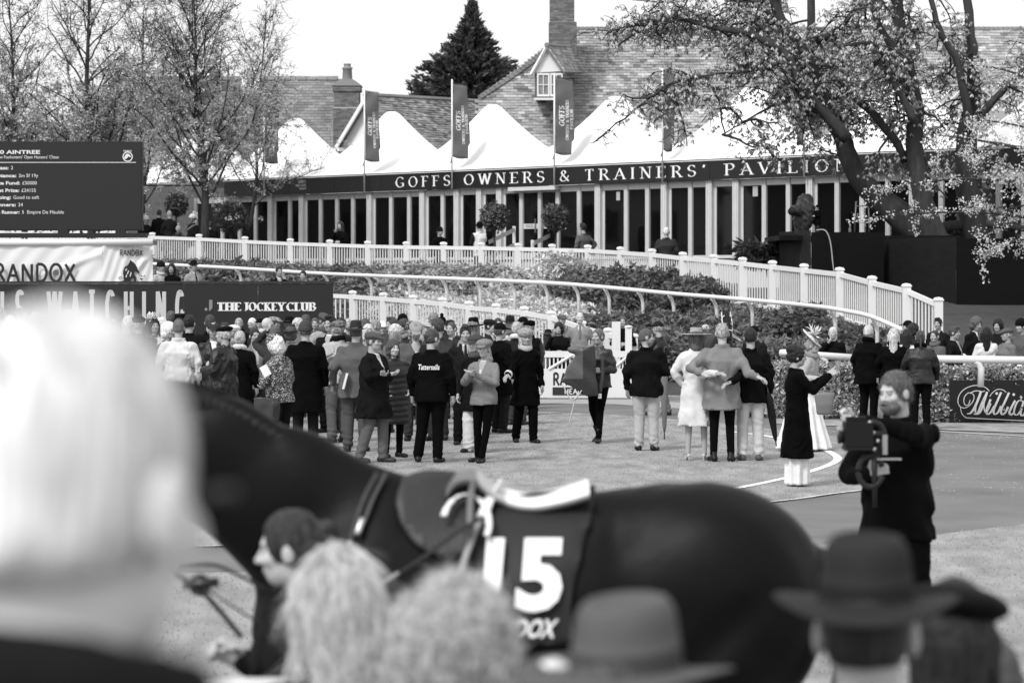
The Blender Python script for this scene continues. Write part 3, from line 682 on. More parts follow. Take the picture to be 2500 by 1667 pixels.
def place_text(name, txt, O, ex, ez, n, height, width=None, parent=None, val=.8, off=.006, mat=None, **kw):
    """lettering on a flat face: O lower-left corner, ex/ez unit axes, n outward normal"""
    V, Q, w = text2d(txt, **kw); sx = (width/w) if width else height
    if len(txt) > 1 and height*F/O_depth(O, parent) > 9:      # big letters are pieces of their own
        x0 = 0; res = None
        for ch in txt:
            wch = SK[ch][0]*kw.get('xs', 1.0)
            if ch != ' ':
                kk = dict(kw); res = place_text(name, ch, np.asarray(O)+np.asarray(ex)*x0*sx, ex, ez, n, height, wch*sx, parent, val, off, mat, **kk)
            x0 += wch+kw.get('gap', .12)
        return res
    # each stroke quad sits a hair above the one before, so crossings never share a plane
    P = V[Q.ravel()].reshape(-1, 2); Q2 = np.arange(len(P)).reshape(-1, 4)
    lift = np.repeat((np.arange(len(Q2)) % 7)*.0006, 4)
    X = np.asarray(O)+P[:, :1]*sx*np.asarray(ex)+P[:, 1:]*height*np.asarray(ez)+np.asarray(n)*(off+lift[:, None])
    if np.dot(np.cross(ex, ez), n) < 0: Q2 = Q2[:, ::-1]
    return link(name, mesh(name, X, Q2, mat or m_print, False), parent, val)
_fcache = {}
def font_mesh(txt, bold=0.):
    cu = bpy.data.curves.new('t', 'FONT'); cu.body = txt; cu.size = 1; cu.offset = bold; cu.resolution_u = 3
    o = bpy.data.objects.new('t', cu); C.objects.link(o); dg = bpy.context.evaluated_depsgraph_get(); me = bpy.data.meshes.new_from_object(o.evaluated_get(dg))
    V = np.zeros(len(me.vertices)*3); me.vertices.foreach_get('co', V); V = V.reshape(-1, 3)
    me.calc_loop_triangles(); T = np.zeros(len(me.loop_triangles)*3, np.int32); me.loop_triangles.foreach_get('vertices', T)
    bpy.data.objects.remove(o); bpy.data.curves.remove(cu); bpy.data.meshes.remove(me); return V, T.reshape(-1, 3)
def place_font(name, txt, O, ex, ez, n, height, width=None, parent=None, val=.8, bold=0., off=.006, slant=0.):
    V, T = font_mesh(txt, bold); V = V.copy(); V[:, 0] -= V[:, 0].min(); w = V[:, 0].max(); hcap = .72
    V[:, 0] += slant*V[:, 1]; sy = height/hcap; sx = width/w if width else sy
    X = np.asarray(O)+V[:, :1]*sx*np.asarray(ex)+V[:, 1:2]*sy*np.asarray(ez)+np.asarray(n)*off
    if np.dot(np.cross(ex, ez), n) < 0: T = T[:, ::-1]
    return link(name, mesh(name, X, T, m_print, False), parent, val)
EX = np.array((1., 0, 0)); EZ = np.array((0, 0, 1.)); NF = np.array((0, -1., 0))

# ---------------------------------------------------------------- ground
m_asphalt = M('asphalt', v=.150, rough=.9, var=.34, scale=.8, detail=8, tone=False, bump=.3, bscale=60)
m_grass = M('lawn_turf', v=.27, rough=.95, var=.42, scale=3.2, detail=15, tone=False, bump=.5, bscale=40, stretch=(1, .35, 1), spec=.05)
m_blade = M('grass_blade', v=.40, rough=.7, spec=.05, trans=.5)
m_soil = M('bank_soil', v=.05, rough=.95, var=.3, scale=3, tone=False)
m_line = M('line_paint', v=.78, rough=.8, var=.35, scale=9, tone=False)
def sheet(name, poly, z, mat, **kw):
    V = [(x, y, z) for x, y in poly]; me = bpy.data.meshes.new(name); me.from_pydata(V, [], [tuple(range(len(V)))]); me.update()
    if me.polygons[0].normal.z < 0: me.flip_normals()
    me.materials.append(mat); return tag(link(name, me), kind='structure', **kw)
sheet('ground', [(-900, -20), (900, -20), (900, 2400), (-900, 2400)], -.012, m_asphalt)
def gp(px, py): Y = CH*F/(py-HY); return ((px-CX)/F*Y, Y)
lawn_poly = [(-16, 24.2), gp(570, 1331), (-1.2, 26.6), gp(1500, 1262), gp(1900, 1222), gp(2020, 1206), gp(2135, 1190), gp(2205, 1168), gp(2238, 1140), gp(2225, 1112), gp(2160, 1088), gp(2050, 1066), gp(1760, 1032), gp(1500, 1012), gp(1329, 1004), gp(1180, 1002), gp(900, 1003), gp(600, 1008), (-14, 51), (-30, 50), (-30, 22)]
sheet('lawn', lawn_poly, 0.0, m_grass)
near_poly = [(-30, 1), (-30, 22.0), (-8, 22.3), gp(570, 1396), gp(1400, 1378), gp(2271, 1306), gp(2500, 1278), gp(2900, 1240), (40, 34), (60, 1)]
sheet('near_lawn', near_poly, 0.0, m_grass)
sheet('verge', [gp(1890, 1021), gp(2300, 1032), gp(2900, 1042), gp(2900, 1064), gp(2500, 1056), gp(2050, 1040), gp(1890, 1034)], 0.0, m_grass)
sheet('pavement', [gp(1180, 973), gp(1560, 974), gp(1890, 1000), gp(1890, 1012), gp(1500, 986), gp(1180, 984)], -.004, M('pavement_concrete', v=.30, rough=.9, var=.15, scale=3, tone=False))
def strip(name, pts, w, z, mat):
    P = np.array(pts, float); T = np.gradient(P, axis=0); T /= np.linalg.norm(T, axis=1, keepdims=True); N = np.stack([-T[:, 1], T[:, 0]], 1)*w/2
    V = []; Q = []
    for i in range(len(P)): V += [(*(P[i]+N[i]), z), (*(P[i]-N[i]), z)]
    for i in range(len(P)-1): Q.append((2*i, 2*i+1, 2*i+3, 2*i+2))
    me = mesh(name, V, np.array(Q), mat, False)
    if me.polygons[0].normal.z < 0: me.flip_normals()
    return tag(link(name, me), kind='structure')
def smooth(pts, n=6):
    pts = np.array(pts, float); t = np.arange(len(pts)); tt = np.linspace(0, len(pts)-1, (len(pts)-1)*n+1)
    # Catmull-Rom
    out = []
    for u in tt:
        i = min(int(u), len(pts)-2); f = u-i; p0 = pts[max(i-1, 0)]; p1 = pts[i]; p2 = pts[i+1]; p3 = pts[min(i+2, len(pts)-1)]
        out.append(.5*((2*p1)+(-p0+p2)*f+(2*p0-5*p1+4*p2-p3)*f*f+(-p0+3*p1-3*p2+p3)*f**3))
    return np.array(out)
strip('lawn_edge_line', [gp(x, y) for x, y in smooth([(-300, 1325), (570, 1332), (1500, 1264), (1900, 1223), (2020, 1207), (2135, 1191), (2200, 1170)])], .035, .006, m_line)
strip('painted_line', [gp(x, y) for x, y in smooth([(1640, 1215), (1807, 1190), (1922, 1166), (1997, 1145), (2035, 1130), (2045, 1118), (2030, 1106), (2007, 1097), (1960, 1085), (1880, 1066), (1786, 1054)])], .11, .006, m_line)
strip('track_line', [gp(x, y) for x, y in smooth([(1600, 965), (1900, 982), (2030, 990)])], .06, .003, m_line)
strip('track_edge_line', [gp(x, y) for x, y in smooth([(2030, 1036), (2250, 1050), (2500, 1064), (2800, 1078)])], .05, .003, m_line)
def blades(name, n, region, inside, h=.013, w=.013, ycurve=1.0):
    (x0, x1), (y0, y1) = region; y = y0+(y1-y0)*RNG.random(n*3)**ycurve; x = x0+(x1-x0)*RNG.random(n*3)
    vis = (np.abs(x) < .19*y+1); ok = inside(x, y) & vis; x, y = x[ok][:n], y[ok][:n]; n = len(x)
    cl = np.sin(x*2.1+1.3*np.sin(y*.7))*np.sin(y*1.7+x)+RNG.normal(size=n)*.6
    hh = h*(1+.5*RNG.random(n))*(1+.25*np.clip(cl, -1, 1)); a = RNG.random(n)*6.28; lx = RNG.normal(size=n)*.4*hh; ly = RNG.normal(size=n)*.4*hh
    dx, dy = np.cos(a)*w/2, np.sin(a)*w/2; z = np.zeros(n)
    V = np.stack([np.stack([x-dx, y-dy, z], 1), np.stack([x+dx, y+dy, z], 1), np.stack([x+lx, y+ly, hh], 1)], 1).reshape(-1, 3)
    tn = np.repeat(np.clip(.98+.16*cl+.13*RNG.normal(size=n), .4, 1.6), 3)
    return tag(link(name, mesh(name, V, np.arange(3*n).reshape(-1, 3), m_blade, False, tn)), 'short pale mown grass blades on the '+('oval lawn where the people stand' if name == 'grass' else 'strip of lawn nearest the camera'), 'grass', kind='stuff')
def inpoly(poly):
    P = np.array(poly)
    def f(x, y):
        c = np.zeros(len(x), bool); j = len(P)-1
        for i in range(len(P)):
            xi, yi = P[i]; xj, yj = P[j]
            c ^= ((yi > y) != (yj > y)) & (x < (xj-xi)*(y-yi)/(yj-yi+1e-12)+xi); j = i
        return c
    return f
blades('grass', 40000, ((-9, 7), (25, 52)), inpoly(lawn_poly))
blades('near_grass', 22000, ((-5, 6), (9, 30)), inpoly(near_poly), ycurve=.8)

# pale debris blown along the far edge of the track and over it
n_ = 1300; yy_ = np.concatenate([RNG.normal(size=n_//2)*.25+44.2, 31+RNG.random(n_-n_//2)*13]); xx_ = 3.6+RNG.random(n_)*5+(yy_ < 43)*.8; P_l = np.stack([xx_, yy_-(xx_-5)*.55*(yy_ > 43), np.full(n_, -.004)], 1)
a_ = RNG.random(n_)*6.28; s_l = .006+.014*RNG.random(n_); V_l = np.stack([P_l+np.stack([np.cos(a_+q)*s_l*(1.6 if q in (0, 3.14) else .5), np.sin(a_+q)*s_l*(1.6 if q in (0, 3.14) else .5), 0*a_], 1) for q in (0, 1.57, 3.14, 4.71)], 1).reshape(-1, 3)
tag(link('litter', mesh('litter', V_l, np.arange(4*n_).reshape(-1, 4), m_line, False)), 'pale scraps of straw and petals lying on the dark track', 'litter', kind='stuff')
# bank, ramp and terrace: rows of (px) -> (k, z)
PXS = [-400, 0, 372, 780, 861, 1078, 1346, 1600, 1900, 2200, 2420, 2600, 3000]
ROWS = [
 ([112, 112, 112, 112, 112, 112, 112, 119, 121, 124, 126, 126, 126], [0]*13),
 ([100, 100, 100, 100, 99, 103, 110.5, 117, 120, 122, 124, 125, 125], [.95, .95, .95, .95, .90, .72, .48, .05, .01, 0, 0, 0, 0]),
 ([90, 91, 92, 93, 94, 97, 105, 111, 116, 120.5, 123, 124, 124], [1.1, 1.1, 1.1, 1.1, 1.08, .95, .62, .16, .05, 0, 0, 0, 0]),
 ([82, 83, 84, 89, 90, 94, 99, 103.5, 111, 119.5, 121, 122, 122], [1.95, 1.85, 1.8, 1.65, 1.58, 1.40, 1.28, 1.07, .76, .38, .15, .1, .1]),
 ([76, 77, 78, 83.5, 84.8, 87.5, 91.6, 97, 105.5, 118.5, 120, 121, 121], [2.65, 2.6, 2.57, 2.30, 2.25, 2.16, 2.06, 1.92, 1.52, 1.02, .6, .3, .2]),
 ([62, 64, 66, 72, 74, 78, 82, 86, 92, 97, 98, 99, 99], [2.65, 2.6, 2.55, 2.35, 2.3, 2.22, 2.15, 2.1, 2.1, 2.1, 2.1, 2.1, 2.1]),
 ([40, 40, 40, 40, 40, 40, 40, 40, 40, 40, 40, 40, 40], [2.65, 2.6, 2.5, 2.4, 2.3, 2.2, 2.2, 2.1, 2.1, 2.1, 2.1, 2.1, 2.1])]
# rows must recede monotonically
for c in range(len(PXS)):
    for r in range(1, len(ROWS)): ROWS[r][0][c] = min(ROWS[r][0][c], ROWS[r-1][0][c]-.8)
def bank(px, r): return np.interp(px, PXS, ROWS[r][0]), np.interp(px, PXS, ROWS[r][1])
def gz(px, k):
    ks = [bank(px, r)[0] for r in range(7)][::-1]; zs = [bank(px, r)[1] for r in range(7)][::-1]
    return float(np.interp(k, ks, zs))
cols = np.arange(-400, 3001, 40.); V = []
sub = 4
rows = []
for r in range(6):
    for q in range(sub if r < 5 else 1): rows.append((r, q/sub))
rows.append((5, 1.0))
for (r, f) in rows:
    for c in cols:
        k0, z0 = bank(c, r); k1, z1 = bank(c, min(r+1, 6)); k = k0+(k1-k0)*f; z = z0+(z1-z0)*f
        V.append(WX(c, k, z-(0.05 if r == 0 and f == 0 else 0)))
nc = len(cols); Q = [(i*nc+j, i*nc+j+1, (i+1)*nc+j+1, (i+1)*nc+j) for i in range(len(rows)-1) for j in range(nc-1)]
tag(link('bank_ground', mesh('bank_ground', V, np.array(Q), m_soil, True)), kind='structure')

# ---------------------------------------------------------------- leaves
m_leaf = M('leaf', v=.22, rough=.5, spec=.4, objcol=True, trans=.25)
def leafmesh(name, P, size, tone=(.5, 1.5), flat=.5, elong=1.7, down=0., mat=None, cup=True, N=None):
    P = np.asarray(P); n = len(P); s = size*(.6+.8*RNG.random(n))
    d = RNG.normal(size=(n, 3)); d[:, 2] = d[:, 2]*flat-down; d /= np.linalg.norm(d, axis=1, keepdims=True)
    u = RNG.normal(size=(n, 3)); u -= (u*d).sum(1, keepdims=True)*d; u /= np.linalg.norm(u, axis=1, keepdims=True)
    L = s[:, None]*elong/2*d; Wd = s[:, None]/2*u; nn = np.cross(d, u)*s[:, None]*.18
    V = np.stack([P-L*.2, P+Wd+L*.6+nn, P+L*2, P-Wd+L*.6+nn], 1).reshape(-1, 3)
    t = tone[0]+(tone[1]-tone[0])*RNG.random(n)
    return mesh(name, V, np.arange(4*n).reshape(-1, 4), mat or m_leaf, False, np.repeat(t, 4))
def shell(c, r, n, fill=.35, top=True):
    d = RNG.normal(size=(n, 3)); d /= np.linalg.norm(d, axis=1, keepdims=True)
    if top: d[:, 2] = np.abs(d[:, 2])*1.1-.1
    rad = 1-fill*RNG.random(n)**1.5; a = np.arctan2(d[:, 1], d[:, 0]); bump = 1+.10*np.sin(5*a+c[0]*3)+.09*np.sin(9*d[:, 2]*2+4*a+c[0])
    return np.asarray(c)+d*np.asarray(r)*rad[:, None]*bump[:, None]
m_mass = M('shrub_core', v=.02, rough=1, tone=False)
def clumped(P, f=1.9, s=0):
    x, y, z = P.T; return np.sin(x*f+s+np.sin(y*f*.8))*np.sin(y*f*1.3+s)*.5+np.sin(z*f*4+x*2)*.5
# ground cover over the whole bank
def cover(name, label, n, px0, px1, val, size, r0=2, r1=4, hgt=.38, dens=None):
    P = []; tn = []
    px = px0+(px1-px0)*RNG.random(n); u = RNG.random(n)*(r1-r0)+r0
    for a, b in zip(px, u):
        r = min(int(b), 5); f = b-r; k0, z0 = bank(a, r); k1, z1 = bank(a, r+1); P.append(WX(a, k0+(k1-k0)*f, z0+(z1-z0)*f))
    P = np.array(P); nzv = clumped(P, 1.1)+.6*clumped(P, 3.1, 2)
    P[:, 2] += hgt*(.35+.45*(nzv*.5+.5))*np.clip(RNG.random(n)**.5, .2, 1)+.02
    me = leafmesh(name, P, size, (.6, 1.5), .6)
    return tag(link(name, me, None, val), label, 'ground cover', kind='stuff')
cover('ground_cover', 'dark small leaved ground cover on the left of the planted bank', 36000, -60, 1000, .15, .085)
cover('ground_cover', 'pale bright leaved ground cover in the middle of the planted bank', 42000, 900, 1520, .60, .075)
cover('ground_cover', 'dark glossy ground cover on the right of the planted bank', 52000, 1440, 2330, .15, .085)
def shrub(px, k, r, h, val, n, size, label, name='shrub'):
    z = gz(px, k); c = WX(px, k, z); root = empty(name, c); tag(root, label, 'shrub', 'shrubs on the bank below the fence')
    P = shell((0, 0, .0), (r, r*.8, h), n, .25); P2 = P+c; t = clumped(P2, 3.5); me = leafmesh('foliage', P, size, (.6, 1.5), .6); link('foliage', me, root, val)
    mb = MB()
    for q in range(5): a = q*1.3; mb.tube([(0, 0, -.05), (math.cos(a)*r*.4, math.sin(a)*r*.4, h*.6)], [.02, .008], 5)
    mb.build('stem', m_bark, root)
m_bark = M('bark', v=.045, rough=.95, var=.45, scale=9, stretch=(1, 1, .3), bump=1, bscale=25, tone=True)
SHR = [(330, -1, 1.6, .5, .16, 'dark mound'), (470, -1, 1.7, .45, .19, 'mid grey mound'), (600, -1, 1.6, .5, .15, 'dark mound'), (730, -1, 1.7, .45, .2, 'mid grey mound'),
       (850, -1, 1.5, .5, .16, 'dark mound'), (940, -1, 1.4, .5, .24, 'mid grey mound'), (1020, -1, 1.3, .6, .38, 'light mound'), (1110, -1, 1.3, .6, .36, 'light mound'), (1200, -1, 1.2, .6, .34, 'mid grey mound'),
       (1290, -1, 1.2, .55, .5, 'pale mound'), (1375, -1, 1.0, .9, .55, 'pale airy bush'), (1450, -1, 1.3, .7, .15, 'dark mound'), (1530, -1, 1.4, .8, .13, 'dark glossy mound'), (1620, -1, 1.4, .8, .12, 'dark glossy mound'), (1710, -1, 1.3, .7, .12, 'near black mound'),
       (1490, -2, 1.3, .6, .14, 'dark mound'), (1600, -2, 1.4, .8, .13, 'dark mound'), (1700, -2, 1.3, .8, .15, 'dark mound'), (1800, -2, 1.2, .6, .14, 'dark mound'), (1890, -2, 1.1, .5, .18, 'dark mound'), (1980, -1, 1.1, .5, .13, 'dark mound'), (2070, -2, 1.0, .5, .17, 'dark mound'),
       (2150, -2, .9, .5, .15, 'dark mound'), (1400, -2, 1.2, .45, .5, 'pale mound'), (1310, -2, 1.2, .4, .5, 'pale mound'), (1420, -3, 1.1, .7, .13, 'dark round mound'), (1540, -3, 1.1, .8, .13, 'dark round mound'), (1650, -3, 1.1, .75, .16, 'dark round mound'), (1760, -3, 1.0, .7, .15, 'dark round mound')]
def shrub_k(px, c):
    r = bank(px, 3)[0]; f = bank(px, 4)[0]; b = bank(px, 2)[0]
    return {-1: f+(r-f)*.22, -2: r+(b-r)*.35, -3: r+(b-r)*.85}[c]
WHERE = ['under the big screen end', 'under the far end of the picket fence', 'below the birch tree trunk', 'beside the running rail at its far end', 'below the drinking woman', 'below the seated row of windows', 'below the man in the beanie', 'below the person in the white gilet', 'below the left stair rail', 'under the glass doors',
         'in front of the picket fence by the doors', 'beside the pale airy bush', 'above the running rail below the man with white hair', 'above the running rail beside the conifer shrub', 'at the bend of the picket fence', 'below the running rail behind the bald man in tweed', 'below the running rail above the woman with the lanyard', 'below the running rail behind the capped man', 'behind the wide brimmed hat', 'behind the dark haired man of the trio', 'behind the saucer hat', 'behind the white haired man at the rail',
         'at the low end of the running rail', 'under the running rail in the pale stretch', 'by the top of the lower white fence', 'at the end of the lower white fence', 'behind the gate rail', 'behind the walking woman with the rug', 'beside the horse head at the bank foot']
for i, (px, k, r, h, v, d) in enumerate(SHR): h = h*(1.05 if k == -1 and px > 1420 else 1.25 if k == -1 else 1); shrub(px, shrub_k(px, k), r*.95, h, v, 3400 if v < .3 else 2600, .085, f'{d} of shrub {WHERE[i]}')
# ---------------------------------------------------------------- white picket fences, rails
PICK = MB(); PICK.box((0, 0, .5), (1, 1, 1)); me_pick = PICK.mesh('picket', m_white, False)
def fence(name, posts, label, hgt, pitch, pw=.165, group=None, limit=300, low=.12, rail=.10):
    root = empty(name, posts[len(posts)//2]-np.array((0, 0, hgt))); tag(root, label, 'fence', group); o = np.array(root.location)
    post = MB(); post.box((0, 0, (hgt+.5)/2-.5), (pw, pw, hgt+.5)); post.box((0, 0, hgt+.012), (pw+.035, pw+.035, .024)); post.lathe([(pw*.66, hgt+.024), (pw*.5, hgt+.06), (.001, hgt+.075)], n=4)
    pm = post.mesh('post', m_white)
    cand = []
    for a, b in zip(posts[:-1], posts[1:]):
        d = b-a; L = np.linalg.norm(d); yaw = math.atan2(d[1], d[0]); R = rotz(yaw); hl = math.hypot(d[0], d[1]); sl = d[2]/hl
        for zz, hh_ in ((-rail*.9, rail), (-hgt+low, .07)):
            mb = MB(); u = d/L; e = pw*.5
            p = np.array([(e, -.035, sl*e-hh_/2), (hl-e, -.035, sl*(hl-e)-hh_/2), (hl-e, .035, sl*(hl-e)-hh_/2), (e, .035, sl*e-hh_/2), (e, -.035, sl*e+hh_/2), (hl-e, -.035, sl*(hl-e)+hh_/2), (hl-e, .035, sl*(hl-e)+hh_/2), (e, .035, sl*e+hh_/2)])
            mb.hexa(p @ R.T+a+[0, 0, zz]-o); mb.build('rail', m_white, root)
        n = max(2, int(round((hl-pw)/pitch))-1)
        for i in range(n):
            f = pw/2+(hl-pw)*(i+1)/(n+1)
            base = a+np.array((math.cos(yaw)*f, math.sin(yaw)*f, sl*f-hgt+low+.035)); cand.append((base[1], base, yaw))
    for p in posts:
        link('post', pm, root, None, Matrix.Translation(Vector(p-[0, 0, hgt]-o)))
    cand.sort(key=lambda t: t[0]); hgtp = hgt-low-.035-rail*1.4
    for yv, base, yaw in cand[:limit]:
        link('picket', me_pick, root, None, Matrix.Translation(Vector(base-o)) @ Matrix.Rotation(yaw, 4, 'Z') @ Matrix.Diagonal((.032, .022, hgtp, 1)))
    if len(cand) > limit:
        mb = MB()
        for yv, base, yaw in cand[limit:]: mb.box(base-o+[0, 0, hgtp/2], (.032, .022, hgtp), rotz(yaw))
        q = mb.build('distant_pickets', m_white, root); q['kind'] = 'stuff'
    return root
KF1 = ([-200, 0, 372, 1083, 1435, 1886, 2050, 2213, 2291], [76, 77, 78, 88, 93, 105.5, 112, 119, 121])
f1 = [(-100, 558), (19, 563), (137, 566), (252, 570), (372, 573), (486, 577), (598, 583), (709, 588), (805, 591), (898, 594), (992, 596), (1083, 597), (1175, 598), (1265, 600), (1348, 602), (1435, 604), (1515, 609), (1592, 614), (1667, 622), (1743, 628), (1813, 635), (1886, 643), (1963, 651), (2050, 660), (2129, 681), (2213, 700), (2291, 734)]
fence('upper_picket_fence', [W(x, y, F/interp(x, *KF1)) for x, y in f1], 'long white picket fence curving round the terrace and down the ramp', 1.15, .12)
f2 = [(560, 703), (640, 706), (715, 709), (790, 712), (861, 716), (936, 721), (1009, 727), (1080, 733), (1145, 742), (1211, 748), (1280, 755), (1346, 766), (1420, 790), (1485, 808), (1547, 822)]
KF2 = ([560, 861, 1346, 1547], [97, 99, 111, 118])
fence('lower_picket_fence', [W(x, y, F/interp(x, *KF2)) for x, y in f2], 'lower white picket fence running down behind the standing crowd', 1.12, .135)
def running_rail(name, pts, kk, posts, label, r=.043, hgt=1.0, endcap=True, back=(.0, .14)):
    P = np.array([W(x, y, F/interp(x, *kk)) for x, y in smooth(pts, 5)]); P[:, 2] -= r
    o = P[len(P)//2].copy(); o[2] = 0; root = empty(name, o); tag(root, label, 'rail')
    mb = MB(); mb.tube(P-o, r, 10, flat=1.15); mb.build('rail_tube', m_white, root, True)
    pxs = np.array([x for x, y in smooth(pts, 5)])
    for x in posts:
        p = np.array([np.interp(x, pxs, P[:, i]) for i in range(3)]); pts_ = [p+[0, 0, -r*.6], p+[.05, .05, -.10], p+[.10, .09, -.19], p+[.13, .12, -.32], p+[.14, .13, -hgt-.4]]
        mb = MB(); mb.tube(np.array(pts_)-o, [.035, .04, .042, .042, .042], 8); mb.build('rail_post', m_white, root, True)
    return root
running_rail('running_rail', [(200, 633), (375, 641), (575, 651), (787, 664), (985, 672), (1150, 678), (1350, 687), (1500, 699), (1649, 713), (1800, 725), (1910, 735), (2008, 745), (2070, 755), (2128, 768), (2202, 800)],
             ([200, 372, 861, 1078, 1350, 1650, 1922, 2128, 2202], [83, 84, 90, 94, 99, 104, 111, 119, 122]), [460, 576, 685, 790, 895, 988, 1078, 1160, 1244, 1324, 1400, 1475, 1557, 1632, 1737, 1824, 1922, 2026, 2128], 'long white plastic running rail on curved posts across the shrub bank')
# ---------------------------------------------------------------- pavilion
PA = np.array((-5.18, 96.4)); PBv = np.array((11.97, 77.2)); PU = (PBv-PA)/np.linalg.norm(PBv-PA); PN = np.array((PU[1], -PU[0]))  # PN faces the camera
if PN[1] > 0: PN = -PN
def s_of(px): c = (px-CX)/F; return (c*PA[1]-PA[0])/(PU[0]-c*PU[1])
def pw_(s, d, z): p = PA+PU*s+PN*d; return np.array((p[0], p[1], z))      # d towards the camera
PR = np.array([[PU[0], -PN[0], 0], [PU[1], -PN[1], 0], [0, 0, 1]])
ux = np.array((PU[0], PU[1], 0)); un = np.array((PN[0], PN[1], 0))
ZF, ZB, ZT = 2.95, 5.27, 5.82
pav = empty('pavilion', pw_(s_of(1320), 0, 2.1)); tag(pav, 'long glass fronted pavilion with dark lettered fascia and white peaked tent roofs', 'pavilion'); po = np.array(pav.location)
def pbox(mb, s0, s1, d0, d1, z0, z1): mb.box(pw_((s0+s1)/2, (d0+d1)/2, (z0+z1)/2)-po, (abs(s1-s0), abs(d1-d0), z1-z0), PR)
S0, S1 = s_of(470), s_of(2700)
m_alu = M('white_frame', v=.60, rough=.5, var=.06, scale=3, tone=True)
m_glass = M('dark_glass', v=.006, rough=.03, spec=.5, tone=False)
_n = m_glass.node_tree.nodes; _l = m_glass.node_tree.links; _t = _n.new('ShaderNodeBsdfTransparent'); _t.inputs[0].default_value = (.55, .55, .55, 1); _m = _n.new('ShaderNodeMixShader'); _m.inputs[0].default_value = .62
_l.new(_t.outputs[0], _m.inputs[1]); _l.new(_n['Principled BSDF'].outputs[0], _m.inputs[2]); _l.new(_m.outputs[0], _n['Material Output'].inputs[0])
m_fascia = M('dark_fascia', v=.017, rough=.35, spec=.35, var=.12, scale=.7, tone=True)
m_tent = M('tent_canvas', v=.86, rough=.6, spec=.2, tone=False)
mb = MB(); pbox(mb, S0, S1, -.03, -1.2, 2.0, ZF-.02); mb.build('plinth', m_alu, pav)
mb = MB(); pbox(mb, S0, S1, -5.0, -5.2, ZF, ZB); pbox(mb, S0, S0+.1, -.1, -5, ZF, ZB); mb.build('back_wall', M('interior', v=.03, tone=False), pav)
mb = MB(); pbox(mb, S0, S1, -.08, -5.2, ZF-.1, ZF-.02); mb.build('floor_deck', M('interior_floor', v=.06, tone=False), pav)
MU = [480, 505, 545, 587, 626, -666, 710, -742, 785, 825, 864, -908, 957, 1001, -1037, 1083, -1121, -1176, -1225, 1275, 1320, 1364, 1416, -1466, 1531, 1583, -1628, 1688, -1738, -1803, 1868, 1927, -1983, 2046, 2107, 2170, -2235, 2300, 2370, 2440, -2510, 2600]
ms = [(s_of(abs(x)), x < 0, abs(x)) for x in MU]
for s, big, x in ms:
    mb = MB(); w = .080 if not big else .12
    if x == 1320: w = .07
    pbox(mb, s-w, s+w, -.06, .06 if not big else .14, ZF+.0, ZB-.002)
    for q in (-.5, .45): pbox(mb, s+w*q-.012, s+w*q+.012, .06 if not big else .14, .075 if not big else .155, ZF+.01, ZB-.01)
    if big: pbox(mb, s+w+.001, s+w+.09, -.05, .02, ZF+.02, ZB-.012)
    mb.build('mullion' if not big else 'column', m_alu, pav)
for (a, ba, xa), (b, bb_, xb) in zip(ms[:-1], ms[1:]):
    door = xa in (1275, 1320); l, r = a+.085+.01, b-.085-.01
    mb = MB(); pbox(mb, l, r, -.04, .04, ZB-.20, ZB-.003); pbox(mb, l, r, -.04, .04, ZF+.01, ZF+(.10 if not door else .22))
    if door:
        pbox(mb, l, r, -.035, .035, ZF+.98, ZF+1.14); _df = mb.build('door_frame', m_alu, pav)
        mb = MB(); h_ = l+.08 if xa == 1320 else r-.08; pbox(mb, h_-.012, h_+.012, .045, .09, ZF+.85, ZF+1.3); mb.build('door_handle', m_metal, _df, color=.3)
        place_font('door_sign', 'PLEASE USE\nOTHER DOOR', pw_((l+r)/2-.22, .04, ZF+1.07)-po, ux, EZ, un, .04, .42, pav, .05, off=.004)
    else: mb.build('transom', m_alu, pav)
    mb = MB(); pbox(mb, l-.005, r+.005, -.012, .0, ZF+.08, ZB-.19); mb.build('glass_door' if door else 'pane', m_glass, pav)
mb = MB(); pbox(mb, s_of(1257), s_of(1372), .0, .30, ZB-.14, ZB-.02); mb.build('door_canopy', m_alu, pav)
# a few things inside, seen dimly through the glass
for i, s in enumerate(np.arange(s_of(640), s_of(2400), 1.9)):
    mb = MB(); c0 = pw_(s+.3*math.sin(i*2.3), -2.2-1.3*math.sin(i*1.7)**2, ZF)-po; mb.lathe([(.001, .74), (.42, .74), (.43, .70), (.40, .35), (.44, .02)], c0, 12); mb.build('draped_table', m_plain, pav, True, .35 if i % 3 else .12)
    mb = MB(); mb.box(pw_(s+.9, -4.9, ZF+1.2)-po, (.5, .06, .9), PR); mb.build('wall_picture', m_plain, pav, color=.12+.3*(i % 2))
# fascia in panels
nP = 30; ss = np.linspace(s_of(560), s_of(2700), nP+1)
for i in range(nP):
    mb = MB(); pbox(mb, ss[i]+.006, ss[i+1]-.006, .16, .24, ZB, ZT); mb.build('fascia_panel', m_fascia, pav)
mb = MB(); pbox(mb, ss[0], ss[-1], .10, .155, ZB+.02, ZT-.02); mb.build('fascia_backing', m_fascia, pav)
mb = MB(); pbox(mb, ss[0]-.02, ss[-1]+.02, .15, .27, ZT+.002, ZT+.035); mb.build('fascia_trim', m_alu, pav)
words = [('GOFFS', 980, 1113), ('OWNERS', 1147, 1343), ('&', 1380, 1404), ("TRAINERS'", 1442, 1737), ('PAVILION', 1784, 2085)]
for w_, a, b in words:
    sa, sb = s_of(a), s_of(b); place_text('lettering', w_, pw_(sa, .24, ZB+.115)-po, ux, EZ, un, .33, sb-sa, pav, .85, gap=.42, T=.15, t=.05)
place_text('lettering', 'GOFFS', pw_(s_of(742), .24, ZB+.38)-po, ux, EZ, un, .10, .42, pav, .75, T=.14)
place_text('lettering', 'OWNERS & TRAINERS', pw_(s_of(735), .24, ZB+.27)-po, ux, EZ, un, .07, .6, pav, .75, T=.14)
